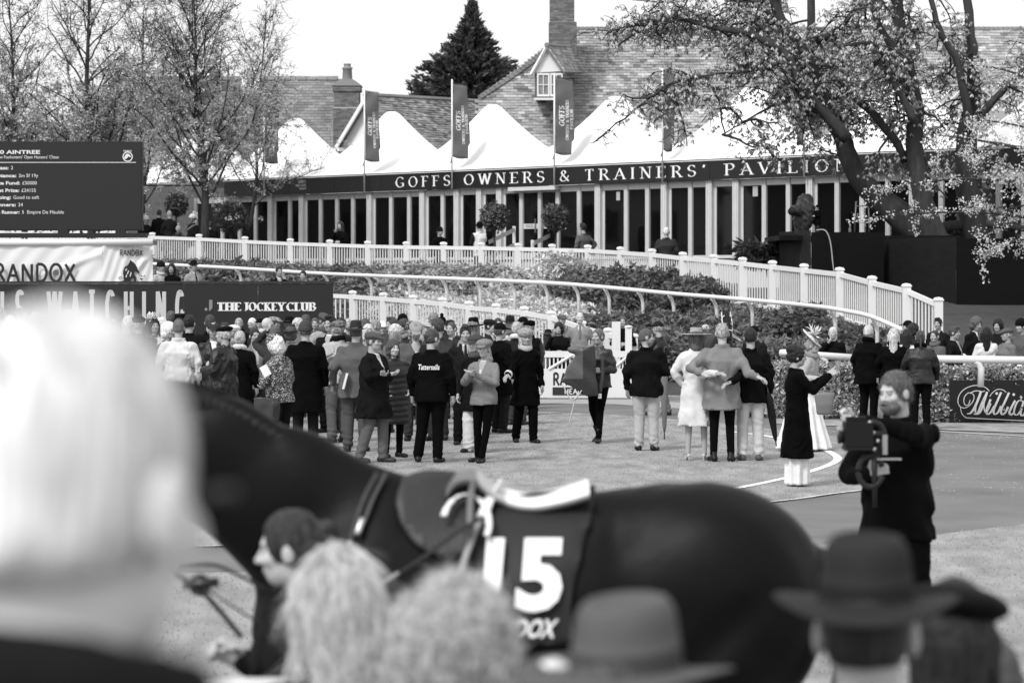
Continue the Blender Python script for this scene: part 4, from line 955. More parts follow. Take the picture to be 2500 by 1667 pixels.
place_text('lettering', 'PAVILION', pw_(s_of(745), .24, ZB+.16)-po, ux, EZ, un, .07, .38, pav, .75, T=.14)
# notices and hanging paper on the glass
for a, z0, w_, h_ in ((1505, 4.75, .16, .26), (1838, 4.75, .2, .3), (1372, 3.9, .2, .3)):
    mb = MB(); pbox(mb, s_of(a), s_of(a)+w_, .003, .006, z0, z0+h_); mb.build('notice', m_plain, pav, color=.45)
# tent roofs: concave peaks
pk = [957, 1203, 1505]; sp = (s_of(1505)-s_of(957))/2
centers = [s_of(957)+sp*i for i in range(-2, 6)]
def s_back(px, d): c = (px-CX)/F; A_ = PA+PN*d; return (c*A_[1]-A_[0])/(PU[0]-c*PU[1])
centers = [0, s_back(722, -2.5), s_back(957, -2.5), s_back(1203, -2.5), s_back(1505, -2.5)]; centers[0] = centers[1]-sp*1.05; centers += [centers[4]+(centers[4]-centers[3])*q_ for q_ in (1, 2, 3, 4)]
for i, c in enumerate(centers):
    hw = sp/2; n = 28; lo_ = (centers[i-1]+c)/2 if i else c-hw; hi_ = (centers[i+1]+c)/2 if i < len(centers)-1 else c+hw
    V = []; dd = np.linspace(.22, -5.3, n+1); su = np.linspace(0, 1, n+1)
    for d in dd:
        for u in su:
            s = lo_+(hi_-lo_)*u; rx = abs(s-c)/((c-lo_) if s < c else (hi_-c)); ry = abs(d+2.5)/2.75
            r = (rx**5+ry**5)**.2; r = min(r, 1)
            z = ZT+.06+.50*max(0, 1-ry)*(rx**2)*1.0+2.42*max(0, (1-max(r, .07)))**1.6+.42*(1-ry)*(1-rx**2)*.3
            V.append(pw_(s, d, z)-po)
    Q = [(a*(n+1)+b, a*(n+1)+b+1, (a+1)*(n+1)+b+1, (a+1)*(n+1)+b) for a in range(n) for b in range(n)]
    link('tent_roof', mesh('tent_roof', V, np.array(Q), m_tent, True), pav)
# grey ribbed roof behind the tents
rr_ = empty('ribbed_roof_building', pw_(s_of(1800), -9, 2.1)); tag(rr_, 'pale ribbed metal roof showing between the tent peaks behind the chestnut', 'building'); ro = np.array(rr_.location)
def rbox(mb, s0, s1, P0, P1, z0, z1): mb.hexa([pw_(s0, P0, z0)-ro, pw_(s1, P0, z0)-ro, pw_(s1, P1, z1)-ro, pw_(s0, P1, z1)-ro, pw_(s0, P0, z0+.06)-ro, pw_(s1, P0, z0+.06)-ro, pw_(s1, P1, z1+.06)-ro, pw_(s0, P1, z1+.06)-ro])
mb = MB(); rbox(mb, s_of(1640), s_of(2500), -5.6, -8.6, 6.3, 8.15); mb.build('roof', M('grey_metal_roof', v=.33, rough=.5, tone=False), rr_)
mb = MB(); mb.box(pw_(s_of(2050), -8.5, 4.7)-ro, (s_of(2500)-s_of(1640), 4.5, 5.2), PR); mb.build('wall', m_plain, rr_, color=.3)
for i in range(44):
    s = s_of(1645)+i*.45
    if s < s_of(2495): mb = MB(); rbox(mb, s, s+.07, -5.55, -8.6, 6.37, 8.22); mb.build('roof_rib', M_rib if i else (globals().__setitem__('M_rib', M('rib_metal', v=.6, rough=.4, tone=False)) or M_rib), rr_)
# flags on poles along the fascia
m_flag = M('flag_cloth', v=.13, rough=.7, var=.12, scale=3, trans=.15)
FL = [(664, 238, 395, 36, 'behind the birch twigs'), (909, 222, 390, 36, 'before the white gable'), (1123, 203, 382, 38, 'before the conifer tree'), (1373, 188, 373, 43, 'standing under the dormer window'), (1637, 172, 365, 26, 'among chestnut twigs'), (1983, 170, 348, -20, 'beside the chestnut trunk')]
for j, (x, y0, y1, wpx, lab) in enumerate(FL):
    s = s_of(x); base = pw_(s, .34, ZB-.02); Y = base[1]; k = F/Y; z1 = CH+(HY-y0)/k; zb = CH+(HY-y1)/k; z1t = z1+.12
    rt = empty('banner_flag', base); tag(rt, 'tall dark banner on white pole '+lab, 'flag', 'banner flags along the pavilion roof')
    mb = MB(); mb.tube([(0, 0, 0), (0, 0, z1t-base[2])], .028, 8); mb.build('pole', m_white, rt, True)
    mb = MB(); mb.tube([(0, 0, z1-base[2]), (wpx/k, 0, z1-base[2]-.07)], .014, 6); mb.build('banner_arm', m_plain, rt, True, .03)
    n1, n2 = 24, 8; V = []; w_ = wpx/k
    fold_ = lambda u, v: .05*math.sin(5*u+9*v+j)*u+.03*math.sin(17*v+3*u)
    for a in range(n1+1):
        v = a/n1; ww = w_*(1-.10*math.sin(v*3.1+j)-(.12 if a > n1*.8 else 0))
        for b in range(n2+1):
            u = b/n2; V.append((.03*np.sign(w_)+ww*u, fold_(u, v), z1-base[2]-.02-.07*u-(z1-zb)*v-.03*math.sin(u*4)*v))
    Q = [(a*(n2+1)+b, a*(n2+1)+b+1, (a+1)*(n2+1)+b+1, (a+1)*(n2+1)+b) for a in range(n1) for b in range(n2)]
    V = np.array(V); cl = link('banner', mesh('banner', V, np.array(Q), m_flag, True), rt)
    md = cl.modifiers.new('s', 'SOLIDIFY'); md.thickness = .004
    mb = MB(); mb.tube([(0, 0, zb-base[2]), (-.02, -.03, zb-base[2]-.12), (-.06, -.05, zb-base[2]-.22)], .015, 5); mb.build('toggle', m_plain, rt, True, .02)
    if abs(wpx) > 34:
        def onflag(P2, off=.008):    # P2: u across 0..1, v down 0..1
            o = []
            for u, v in P2: ww = w_*(1-.10*math.sin(v*3.1+j)-(.12 if v > .8 else 0)); o.append((.03*np.sign(w_)+ww*u, fold_(u, v)-off, z1-base[2]-.02-.07*u-(z1-zb)*v-.03*math.sin(u*4)*v))
            return np.array(o)
        for txt, u0, hh_, v0, v1 in (('GOFFS', .46, .26, .62, .36), ('OWNERS & TRAINERS', .70, .15, .80, .28), ('PAVILION', .92, .15, .66, .40)):
            V2, Q2, wd = text2d(txt, T=.17, t=.07); P2 = np.stack([u0-V2[:, 1]*hh_, v0+(v1-v0)*V2[:, 0]/wd], 1)
            Pq = P2[Q2.ravel()]; Qq = np.arange(len(Pq)).reshape(-1, 4); Vq = onflag(Pq, .010); Vq[:, 1] -= np.repeat((np.arange(len(Qq)) % 7)*.0005, 4)
            link('lettering', mesh('lettering', Vq, Qq, m_print, False), rt, .85)
# ---------------------------------------------------------------- houses behind
m_slate = M('roof_slate', v=.20, rough=.8, var=.28, scale=1.3, detail=7, bump=.4, bscale=20)
m_brick = M('brick', v=.16, rough=.9, var=.25, scale=5, bump=.4, bscale=40)
m_mortar = M('mortar', v=.38, rough=.95, tone=False)
m_render = M('white_render', v=.72, rough=.85, var=.05, scale=1, tone=False)
TILE = MB(); TILE.hexa([(-.5, 0, 0), (.5, 0, 0), (.5, 1, 0), (-.5, 1, 0), (-.5, 0, .035), (.5, 0, .035), (.5, 1, .008), (-.5, 1, .008)])
def tiled_plane(parent, o, E, Rg, up, inside, rows, cols, tw, th, limit, val_name='roof_tile', seed=1, tm=1.0):
    """E: eave start point, Rg: unit along the row, up: unit up the slope; inside(u,v) in metres"""
    rng = np.random.default_rng(seed); nrm = np.cross(Rg, up); nrm /= np.linalg.norm(nrm)
    B = np.stack([Rg, up, nrm], 1); meshes = []
    for q in range(5):
        V = np.vstack(TILE.v)*[tw*.965, th*1.35, 1]; meshes.append(mesh('roof_tile', V, MB.BQ, m_slate, False, np.full(8, (.5, .8, 1.0, 1.2, 1.55)[q]*tm)))
    cand = []
    for i in range(rows):
        for j in range(cols):
            u = (j+(.5 if i % 2 else 0)+.5)*tw; v = i*th
            if inside(u, v): cand.append((u, v))
    big = MB(); idx = rng.permutation(len(cand)); 
    mid = sorted(idx, key=lambda a: limit_key(cand[a])) if callable(limit_key) else idx
    chosen = set(mid[:limit])
    for a, (u, v) in enumerate(cand):
        w = rng.normal(size=3); P = E+Rg*u+up*v+nrm*(.012+.006*w[0]); rot = Matrix([[*r, 0] for r in B.tolist()]+[[0, 0, 0, 1]])
        yaw = Matrix.Rotation(.012*w[1], 4, 'Z'); tq = rng.choice(5, p=(.12, .25, .3, .22, .11))
        if a in chosen: link('roof_tile', meshes[tq], parent, None, Matrix.Translation(Vector(P-o)) @ rot @ yaw)
        else:
            V = np.vstack(TILE.v)*[tw*.965, th*1.35, 1]; big.add(V @ (B @ rotz(.012*w[1])).T+P-o, MB.BQ, tone=(.5, .8, 1.0, 1.2, 1.55)[tq]*tm)
    if big.n: q = big.build('roof_tiling', m_slate, parent); q['kind'] = 'stuff'
def limit_key(c): return 0
def quad(name, P, mat, parent=None, color=None, thick=None, smoothn=False):
    o = link(name, mesh(name, P, np.array([range(len(P))]), mat, smoothn), parent, color)
    if thick: md = o.modifiers.new('s', 'SOLIDIFY'); md.thickness = thick; md.offset = -1
    return o
def brick_stack(parent, o, c, w, d, h, bh=.075, bl=.22, name='brickwork', tone0=1.0):
    """a chimney shaft in courses of bricks with recessed joints"""
    core = MB(); core.box(np.array(c)+[0, 0, h/2]-o, (w-.03, d-.03, h)); core.build('mortar_core', m_mortar, parent)
    mb = MB(); n = int(h/bh)
    for i in range(n):
        z = c[2]+i*bh+bh*.43; off = (i % 2)*bl/2
        for sgn, L, ax in ((-1, w, 0), (1, w, 0), (-1, d, 1), (1, d, 1)):
            m_ = int(L/bl)+1; xs = np.clip(np.arange(-1, m_+1)*bl+off-L/2, -L/2, L/2)
            for a, b in zip(xs[:-1], xs[1:]):
                if b-a < .04: continue
                t = tone0*(.7+.6*random.random())
                if ax == 0: mb.box(np.array((c[0]+(a+b)/2, c[1]+sgn*(d/2-.02), z))-o, (b-a-.012, .05, bh-.012), tone=t)
                else: mb.box(np.array((c[0]+sgn*(w/2-.02), c[1]+(a+b)/2, z))-o, (.05, b-a-.012, bh-.012), tone=t)
    q = mb.build(name, m_brick, parent); q['kind'] = 'stuff'
# --- house 1: big slate roof at the right with dormer and tall chimney
h1 = empty('slate_roof_house', (4, 106, 2)); tag(h1, 'large house with mossy slate roof and dormer behind the tents, right of the conifer', 'house'); o1 = np.array(h1.location)
E = W(1150, 441, 106.); RT = W(1150, 75, 112.5); up = RT-E; SL = np.linalg.norm(up); up /= SL; Rg = EX.copy()
edge_y = [75, 126, 180, 241, 262, 441]; edge_x = [1395, 1332, 1262, 1170, 1163, 1160]
def in1(u, v):
    P = E+Rg*u+up*v; py = HY-(P[2]-CH)*F/P[1]; px = CX+P[0]*F/P[1]; return px > np.interp(py, edge_y, edge_x) and px < 2560
def limit_key(c):
    P = E+Rg*c[0]+up*c[1]; py = HY-(P[2]-CH)*F/P[1]; px = CX+P[0]*F/P[1]; return abs(px-1450)*.6+abs(py-300) if px > 1210 else abs(px-1450)+abs(py-250)*.4
tiled_plane(h1, o1, E, Rg, up, in1, int(SL/.165)+1, 80, .275, .165, 300, tm=1.5)
base = [W(px, 441, 106.) for px in (1160, 2560)]+[RT+(W(2560, 75, 112.5)-W(1150, 75, 112.5))]+[E+up*(SL*f)+0 for f in ()]
def onroof(px, py):  # point of the roof plane seen at this picture position
    nrm = np.cross(Rg, up); d = np.array(((px-CX)/F, 1, -(py-HY)/F)); Cc = np.array((0, 0, CH)); t = ((E-Cc)@nrm)/(d@nrm); return Cc+d*t
poly = [onroof(1160, 441), onroof(2560, 441), onroof(2560, 76), onroof(1397, 76), onroof(1334, 127), onroof(1264, 181), onroof(1172, 242), onroof(1165, 262)]
nn_ = np.cross(Rg, up); quad('roof_deck', [p-o1-nn_*.02*(1 if nn_[1] < 0 else -1) for p in poly], M('roof_underlay', v=.05, tone=False), h1, thick=.15)
mb = MB(); mb.box(W(1860, 520, 107)-[0, 0, 2.4]-o1+[0, 4, 0], (21, 6, 4.6)); mb.build('wall', m_render, h1)
mb = MB()
for px in np.arange(1392, 2540, 11.5): p = onroof(px, 72); mb.tube([p-o1+[0, 0, 0], p-o1+[.17, 0, 0]], [.10, .12], 7)
q = mb.build('ridge_tiles', m_slate, h1); q['kind'] = 'stuff'
mb = MB(); hp_ = [onroof(x, y) for x, y in smooth([(1395, 76), (1333, 127), (1262, 181), (1171, 242)], 9)]
for a_, b_ in zip(hp_[:-1], hp_[1:]): mb.tube([a_-o1+[0, -.04, 0], b_-o1+[0, -.02, .03]], [.13, .15], 6)
q = mb.build('hip_tiles', m_slate, h1); q['kind'] = 'stuff'
# left slope beyond the hip
P4 = [onroof(1397, 76), onroof(1334, 127), onroof(1264, 181), onroof(1172, 242)]
V = [p-o1+[0, .12, 0] for p in P4]+[p-o1+[.6, 5, -.6] for p in P4]; link('hip_slope', mesh('hip_slope', V, np.array([(0, 1, 5, 4), (1, 2, 6, 5), (2, 3, 7, 6)]), m_slate, False), h1)
# dormer
dz0 = onroof(1335, 242); dk = F/106.5
def DP(px, py, dy=0.): return W(px, py, 106.5+dy)-o1
wz = [DP(1308, 242), DP(1376, 238), DP(1376, 176), DP(1308, 178)]
mb = MB(); mb.hexa([DP(1306, 243), DP(1376, 240), DP(1376, 240, 3.5), DP(1306, 243, 3.5), DP(1306, 176), DP(1376, 173), DP(1376, 173, 3.5), DP(1306, 176, 3.5)]); mb.build('dormer_cheek', m_plain, h1, color=.10)
mb = MB(); mb.hexa([DP(1306, 178, -.01), DP(1376, 174, -.01), DP(1376, 174, .1), DP(1306, 178, .1), DP(1334, 124, -.01), DP(1336, 123.5, -.01), DP(1336, 123.5, .1), DP(1334, 124, .1)]); mb.build('dormer_gable', m_render, h1)
for a, b in ((1311, 1342), (1343, 1374)):
    mb = MB(); y0, y1 = 236, 179
    for (xa, ya, xb, yb) in ((a, y0, b, y0-5), (a, y1+5, b, y1), (a, y0-5, a+4, y1+5), (b-4, y0-5, b, y1+5), (a+4, 208.5, b-4, 206.5), ((a+b)/2-1, y0-5, (a+b)/2+1, 208.5), ((a+b)/2-1, 206.5, (a+b)/2+1, y1+5)):
        p = DP(xa, ya, -.09); q = DP(xb, yb, -.09); mb.box((p+q)/2+[0, .03, 0], (abs(q[0]-p[0]), .05, abs(q[2]-p[2])))
    fr = mb.build('dormer_window_frame', m_render, h1)
    p = DP(a+3, y0-3, -.04); q = DP(b-3, y1+3, -.04); mb = MB(); mb.box((p+q)/2, (q[0]-p[0], .012, q[2]-p[2])); mb.build('pane', M('curtained_glass', v=.22, rough=.2, tone=False, var=.5, scale=3, stretch=(6, 1, 1)) if a == 1311 else bpy.data.materials['curtained_glass'], fr)
mb = MB(); p = DP(1304, 245, -.12); q = DP(1379, 239.5, -.12); mb.box((p+q)/2, (q[0]-p[0], .12, abs(q[2]-p[2]))); mb.build('dormer_sill', m_render, h1)
mb = MB(); mb.tube([DP(1297, 182, -.12), DP(1335, 115, -.12)], .07, 4); mb.tube([DP(1335, 115, -.12), DP(1379, 176, -.12)], .07, 4); mb.build('bargeboard', m_render, h1)
A0, A1, A2, A3 = DP(1334, 112, -.2), DP(1430, 120, 4.2), DP(1430, 176, 3.2), DP(1380, 177, -.2)
ur = A3-A0; ur_l = np.linalg.norm(ur); e1 = A1-A0; L1 = np.linalg.norm(e1)
quad('dormer_roof', [A0, A3, A2, A1], m_slate, h1, thick=.08); mb = MB()
dn = np.cross(e1, ur); dn /= np.linalg.norm(dn); dn = dn if dn[1] < 0 else -dn
for i in range(9):
    for j in range(16):
        f = i/9; a = A0+ur*(1-f-.11)+(e1*(1-(1-f-.11))+(A2-A3)*(1-f-.11))*(j/16+(.03 if i % 2 else 0)); mb.box(a+(ur*.06)+dn*.05+e1/L1*.14, (.26, .20, .03), np.stack([e1/L1, ur/ur_l, dn], 1), tone=.6+.8*random.random())
q = mb.build('dormer_tiles', m_slate, h1); q['kind'] = 'stuff'
quad('dormer_roof_back', [A0, A1, DP(1380, 120, 4.), DP(1298, 182, -.2)], m_slate, h1)
mb = MB(); mb.tube([A0+[0, 0, .03], A1+[0, 0, .03]], .09, 6); mb.build('dormer_ridge', m_slate, h1, color=.1)
# chimney 2
c2 = empty('tall_chimney', W(1374, 112, 109.)); tag(c2, 'tall square brick chimney rising out of frame beside the dormer', 'chimney'); oc = np.array(c2.location)
brick_stack(c2, oc, oc+[0, .3, -.6], 1.05, 1.05, 1.5); brick_stack(c2, oc, oc+[-.03, .3, .75], .93, .93, 1.7); brick_stack(c2, oc, oc+[-.02, .3, 2.46], 1.0, 1.0, .4)
# --- house 2: low gabled house at the centre
gx, gy = PU[0], PU[1]
h2 = empty('white_gabled_house', (-5.6, 108, 2)); tag(h2, 'low house with white gable end and dark tiled roof left of the conifer', 'house'); o2 = np.array(h2.location)
AP = W(890, 235, 108.); RE = W(1172, 249, 111.9); RE[2] = AP[2]; rdir = (RE-AP); RL = np.linalg.norm(rdir); rdir /= RL; perp = np.array((rdir[1], -rdir[0], 0)); perp = perp if perp[1] < 0 else -perp
run, drop = 3.6, 3.6; EV = AP+perp*run-[0, 0, drop]; upv = (AP-EV)/np.linalg.norm(AP-EV)
limit_key = lambda c: -c[1]+abs(c[0]-3)*.3
tiled_plane(h2, o2, EV, rdir, upv, lambda u, v: u < RL+.5, int(5.1/.13)+1, int((RL+.6)/.2), .20, .13, 0, seed=3)
quad('roof_deck', [EV-o2, EV+rdir*(RL+.6)-o2, AP+rdir*(RL+.6)-o2, AP-o2], bpy.data.materials['roof_underlay'], h2, thick=.12)
BE = AP-perp*run-[0, 0, drop]; quad('roof_back', [AP-o2, BE-o2, BE+rdir*RL-o2, AP+rdir*RL-o2], m_slate, h2)
gi = rdir*.35
quad('gable_wall', [AP+gi-o2, BE+gi-o2, BE+gi-[0, 0, 3]-o2, EV+gi-[0, 0, 3]-o2, EV+gi-o2], m_render, h2, thick=.2)
for T_ in (BE, EV):
    mb = MB(); a, b = AP-o2, T_-o2; dd_ = [0, 0, -.22]; mb.hexa([a+dd_, b+dd_, b+dd_+rdir*.06, a+dd_+rdir*.06, a, b, b+rdir*.06, a+rdir*.06]); mb.build('bargeboard', m_render, h2)
for f in (.45, .8):
    p = AP+(BE-AP)*f+rdir*.1-[0, 0, .35]-o2; mb = MB(); mb.box(p+rdir*.15, (.5, .12, .14), np.stack([rdir, np.cross(EZ, rdir), EZ], 1)); mb.build('purlin_end', m_render, h2)
mb = MB(); mb.tube([AP-o2+[0, 0, .04], AP+rdir*(RL+.4)-o2+[0, 0, .04]], .10, 6); mb.build('ridge', m_slate, h2)
mb = MB(); lp_ = W(893, 305, 106.6)-o2; mb.lathe([(.02, .16), (.09, .1), (.08, -.1), (.03, -.16)], lp_, 8); mb.build('gable_lamp', m_plain, h2, True, .03)
# --- house 3: long slate roof at the left behind the birch
h3 = empty('long_roof_house', (-12, 118, 2)); tag(h3, 'long dark slate roofed building behind the birch trees at left', 'house'); o3 = np.array(h3.location)
E3 = W(300, 452, 117.); E3b = W(822, 452, 117.); T3_ = W(300, 186, 122.); ridgeR = W(816, 204, 122.); T3_[2] = ridgeR[2]+.15
up3 = T3_-E3; up3[0] = 0; sl3 = np.linalg.norm(up3); up3 /= sl3
limit_key = lambda c: 0
wid3 = E3b[0]-E3[0]+.1
mb3 = MB(); 
for i in range(int(sl3/.19)+1):      # courses of slates
    z_ = E3+up3*i*.19
    n_ = int(wid3/.30)
    for j in range(n_):
        t_ = .7+.55*random.random(); P = z_+EX*(j+(.5 if i % 2 else 0))*.30
        V = np.vstack(TILE.v)*[.29, .25, .8]; B = np.stack([EX, up3, np.cross(EX, up3)], 1); mb3.add(V @ B.T+P-o3, MB.BQ, tone=t_)
q = mb3.build('roof_tiling', m_slate, h3); q['kind'] = 'stuff'
quad('roof_deck', [E3-o3, E3b-o3, E3b+up3*sl3-o3, E3+up3*sl3-o3], bpy.data.materials['roof_underlay'], h3, thick=.12)
mb = MB()
for j in range(int(wid3/.45)): p = E3+up3*sl3+EX*j*.45-o3; mb.tube([p, p+[.42, 0, 0]], [.11, .12], 6)
q = mb.build('ridge_tiles', m_slate, h3); q['kind'] = 'stuff'
mb = MB(); mb.box((E3+E3b)/2-o3+[0, 1.5, -2.2], (wid3-.4, 3, 4.3)); mb.build('wall', M('dark_brick_wall', v=.12, rough=.9, var=.3, scale=6, tone=False), h3)
for px, py in ((612, 213), (480, 222)):
    p = W(px, py, 121.)-o3; B = np.stack([EX, up3, np.cross(EX, up3)], 1); mb = MB(); mb.box(p+[0, -.25, .1], (.75, .95, .1), B); mb.build('skylight', m_render, h3)
c1 = empty('capped_chimney', W(848, 350, 112.)); tag(c1, 'square brick chimney with domed cap and pot left of the white gable', 'chimney'); oc = np.array(c1.location)
brick_stack(c1, oc, oc+[0, 0, -1.2], 1.05, 1.05, 2.6); brick_stack(c1, oc, oc+[0, 0, 1.42], .98, .98, .62); brick_stack(c1, oc, oc+[0, 0, 2.02], 1.1, 1.1, .16)
mb = MB(); mb.lathe([(.80, 2.2), (.82, 2.24), (.55, 2.40), (.28, 2.52), (.001, 2.53)], n=4); mb.build('chimney_cap', m_plain, c1, False, .16, Matrix.Rotation(math.pi/4, 4, 'Z'))
mb = MB(); mb.lathe([(.20, 2.45), (.18, 2.9), (.21, 2.92), (.21, 2.97), (.14, 3.0), (.14, 3.1), (.16, 3.12), (.001, 3.13)], n=12); mb.build('chimney_pot', m_plain, c1, True, .22)
# low brick wall segment behind the crowd under the birch
# ---------------------------------------------------------------- trees
def twig(mb, p, d, L, r, n=5, droop=0., wob=.15, seg=5):
    pts = [np.array(p, float)]; d = np.array(d, float); d /= np.linalg.norm(d)
    for i in range(seg):
        d = d+RNG.normal(size=3)*wob+np.array((0, 0, -droop)); d /= np.linalg.norm(d); pts.append(pts[-1]+d*L/seg)
    mb.tube(pts, np.linspace(r, r*.45, len(pts)), n, cap=False); return np.array(pts), d
def at(P, f):
    f = f*(len(P)-1); i = min(int(f), len(P)-2); return P[i]+(P[i+1]-P[i])*(f-i)
# the chestnut behind the black platform
KC = 95.
def cw(pts, dk=0): return np.array([np.append(W(x, y, F/(KC+dk+q*0)), r) for (x, y, r), q in zip(pts, range(99))])
ct = empty('chestnut_tree', (W(2240, 640, F/KC)[0], F/KC, 2.1)); tag(ct, 'huge leaning chestnut tree with young drooping leaves over the tents', 'tree'); co_ = np.array(ct.location)
LIMBS = [([(2330, 640, .60), (2250, 572, .52), (2190, 520, .44), (2130, 470, .37), (2085, 415, .32), (2060, 350, .29), (2040, 300, .26), (2010, 240, .23), (1985, 180, .22), (1950, 110, .20), (1905, 50, .18), (1880, -40, .16), (1850, -160, .12)], 0),
         ([(2070, 340, .2), (2000, 262, .17), (1955, 215, .16), (1925, 145, .15), (1868, 100, .13), (1799, 77, .10), (1742, 69, .085), (1657, 46, .06), (1590, 60, .045), (1510, 110, .03)], 2),
         ([(2035, 270, .15), (2000, 200, .14), (1982, 120, .13), (1980, 40, .13), (1978, -100, .11)], -2),
         ([(2030, 190, .10), (2078, 230, .12), (2136, 283, .13), (2185, 344, .13), (2210, 395, .13)], 1),
         ([(2290, 600, .42), (2262, 520, .34), (2245, 440, .30), (2232, 350, .27), (2235, 268, .25), (2212, 153, .23), (2197, 76, .21), (2185, -40, .19), (2175, -160, .14)], 1),
         ([(2400, 650, .5), (2375, 540, .42), (2360, 430, .36), (2362, 325, .32), (2377, 210, .23), (2373, 115, .17), (2360, 0, .14), (2350, -140, .10)], -1),
         ([(2370, 330, .16), (2340, 165, .12), (2300, 88, .10), (2278, 15, .09), (2260, -80, .07)], 0),
         ([(2380, 300, .15), (2440, 230, .11), (2500, 170, .09), (2580, 120, .06)], 1),
         ([(2215, 160, .14), (2160, 90, .11), (2130, 20, .09), (2110, -60, .07)], 2),
         ([(1990, 100, .12), (2060, 60, .08), (2120, -30, .06)], 0), ([(2235, 300, .12), (2170, 180, .08), (2140, 110, .06), (2060, 110, .04)], 3),
         ([(1950, 110, .09), (1860, 20, .07), (1760, -30, .05)], 0), ([(1925, 145, .07), (1850, 170, .05), (1760, 180, .04), (1650, 200, .03), (1560, 260, .02)], 3), ([(1965, 225, .08), (1900, 250, .05), (1830, 290, .03), (1760, 330, .02)], 2),
         ([(2280, 560, .2), (2380, 545, .15), (2520, 560, .1)], -1)]
tr = MB(); limbs = []
for pts, dk in LIMBS:
    P = smooth(pts, 4); Q3 = np.array([W(x, y, F/(KC+dk+.3*math.sin(i*.2))) for i, (x, y, r) in enumerate(P)]); Q3 = Q3-co_
    tr.tube(Q3+RNG.normal(size=Q3.shape)*.012, P[:, 2]*.82, 10, cap=True); limbs.append((Q3, P[:, 2]))
tips = []; tw = MB()
def spread(P, r, n, Lr, lvl, big):
    for q in range(n):
        f = RNG.random()**.8*.95+.05 if not big else RNG.random(); p = at(P, f)
        d = RNG.normal(size=3); d[1] = d[1]*.6+.35; d[2] = d[2]*.7+.15
        L = Lr*(.6+.7*RNG.random()); pts, dl = twig(tw, p, d, L, max(.011, r*(.7+.4*RNG.random())), 4, .16 if lvl else .10, .28, 6)
        if lvl > 0: spread(pts, r*.45, 5 if lvl > 1 else 4, Lr*.5, lvl-1, False)
        if lvl <= 1:
            for g in (.45, .75, 1.0): tips.append(at(pts, g))
for (P, R), n in zip(limbs, [22, 30, 7, 8, 15, 16, 9, 9, 9, 8, 10, 13, 17, 13, 3]): 
    spread(P[int(len(P)*.33):] if len(P) > 30 else P, .035, n, 1.35, 2, True)
tips = np.array(tips)
def on_screen(P, o): q = P+o; px = CX+q[:, 0]*F/q[:, 1]; py = HY-(q[:, 2]-CH)*F/q[:, 1]; return px, py
px_, py_ = on_screen(tips, co_); keep = (px_ > 1430) & (px_ < 2620) & (py_ > -60) & (py_ < 560)
floor_y = np.interp(px_, [1430, 1500, 1600, 1700, 1800, 1850, 1950, 2050, 2600], [240, 270, 340, 370, 420, 380, 470, 560, 570]); keep &= py_ < floor_y
tips = tips[keep]
link('trunk', tr.mesh('trunk', m_bark, True), ct); tq = tw.build('twigs', m_bark, ct, True); tq['kind'] = 'stuff'
def palmate(P, size, tone):
    n = len(P); pts = np.repeat(P, 5, 0); a = np.tile(np.arange(5)*2*np.pi/5, n)+np.repeat(RNG.random(n)*6.28, 5)
    d = np.stack([np.cos(a)*.55, np.sin(a)*.55, -np.ones(len(a))*(.5+.5*RNG.random(len(a)))], 1); d /= np.linalg.norm(d, axis=1, keepdims=True)
    s = size*(.6+.7*RNG.random(len(a)))[:, None]; u = np.stack([-np.sin(a), np.cos(a), 0*a], 1)
    V = np.stack([pts, pts+d*s*.6+u*s*.2, pts+d*s, pts+d*s*.6-u*s*.2], 1).reshape(-1, 3)
    t = np.repeat(np.repeat(tone[0]+(tone[1]-tone[0])*RNG.random(n), 5)*(.8+.4*RNG.random(len(a))), 4)
    return mesh('leaves', V, np.arange(4*len(a)).reshape(-1, 4), m_leaf, False, t)
TP = np.repeat(tips, 2, 0)+RNG.normal(size=(len(tips)*2, 3))*.07; TP = TP[RNG.random(len(TP)) < .40]
print('chestnut tips', len(tips))
q = link('leaves', palmate(TP, .115, (.5, 1.5)), ct, .42); q['kind'] = 'stuff'
# blossom branches reaching in from the right, nearer than the platform
bt = empty('blossom_tree', WX(2720, 112, .0)); tag(bt, 'white blossoming cherry branches reaching in from the right edge', 'tree'); bo = np.array(bt.location)
bm = MB(); bl = []; BR = [[(2720, 640, .12), (2640, 420, .08), (2520, 370, .05), (2400, 345, .025), (2290, 330, .012)], [(2700, 560, .07), (2560, 470, .045), (2440, 440, .03), (2300, 440, .018), (2150, 470, .01)],
      [(2700, 600, .07), (2540, 540, .04), (2420, 520, .03), (2260, 520, .02), (2130, 530, .008)], [(2700, 610, .06), (2560, 585, .03), (2470, 590, .02), (2395, 628, .008)], [(2700, 400, .06), (2580, 250, .04), (2480, 180, .025), (2380, 160, .012)], [(2640, 420, .05), (2540, 440, .03), (2440, 400, .02), (2340, 370, .01)], [(2680, 300, .04), (2560, 320, .03), (2450, 300, .02), (2350, 290, .01)],
      [(2720, 640, .2), (2722, 900, .24), (2725, 960, .26)]]
for pts in BR:
    P = smooth(pts, 4); Q3 = np.array([W(x, y, F/(110+.5*math.sin(i*.4))) for i, (x, y, r) in enumerate(P)])-bo; bm.tube(Q3, P[:, 2], 7)
    if pts[0][1] >= 640 and pts[1][1] > 800: continue
    for q in range(17):
        f = .15+.85*RNG.random(); p = at(Q3, f); d = RNG.normal(size=3)+[-.6, 0, .0]; t, _ = twig(bm, p, d, .55*(.4+RNG.random()), .008, 4, .05, .2, 4)
        for g in np.linspace(.2, 1, 7): bl.append(at(t, g)+RNG.normal(size=3)*.03)
    for f in np.linspace(.25, 1, 30): bl.append(at(Q3, f)+RNG.normal(size=3)*.04)
bl = np.array(bl); link('trunk', bm.mesh('trunk', m_bark, True), bt)
BL = np.repeat(bl, 7, 0)+RNG.normal(size=(len(bl)*7, 3))*.05
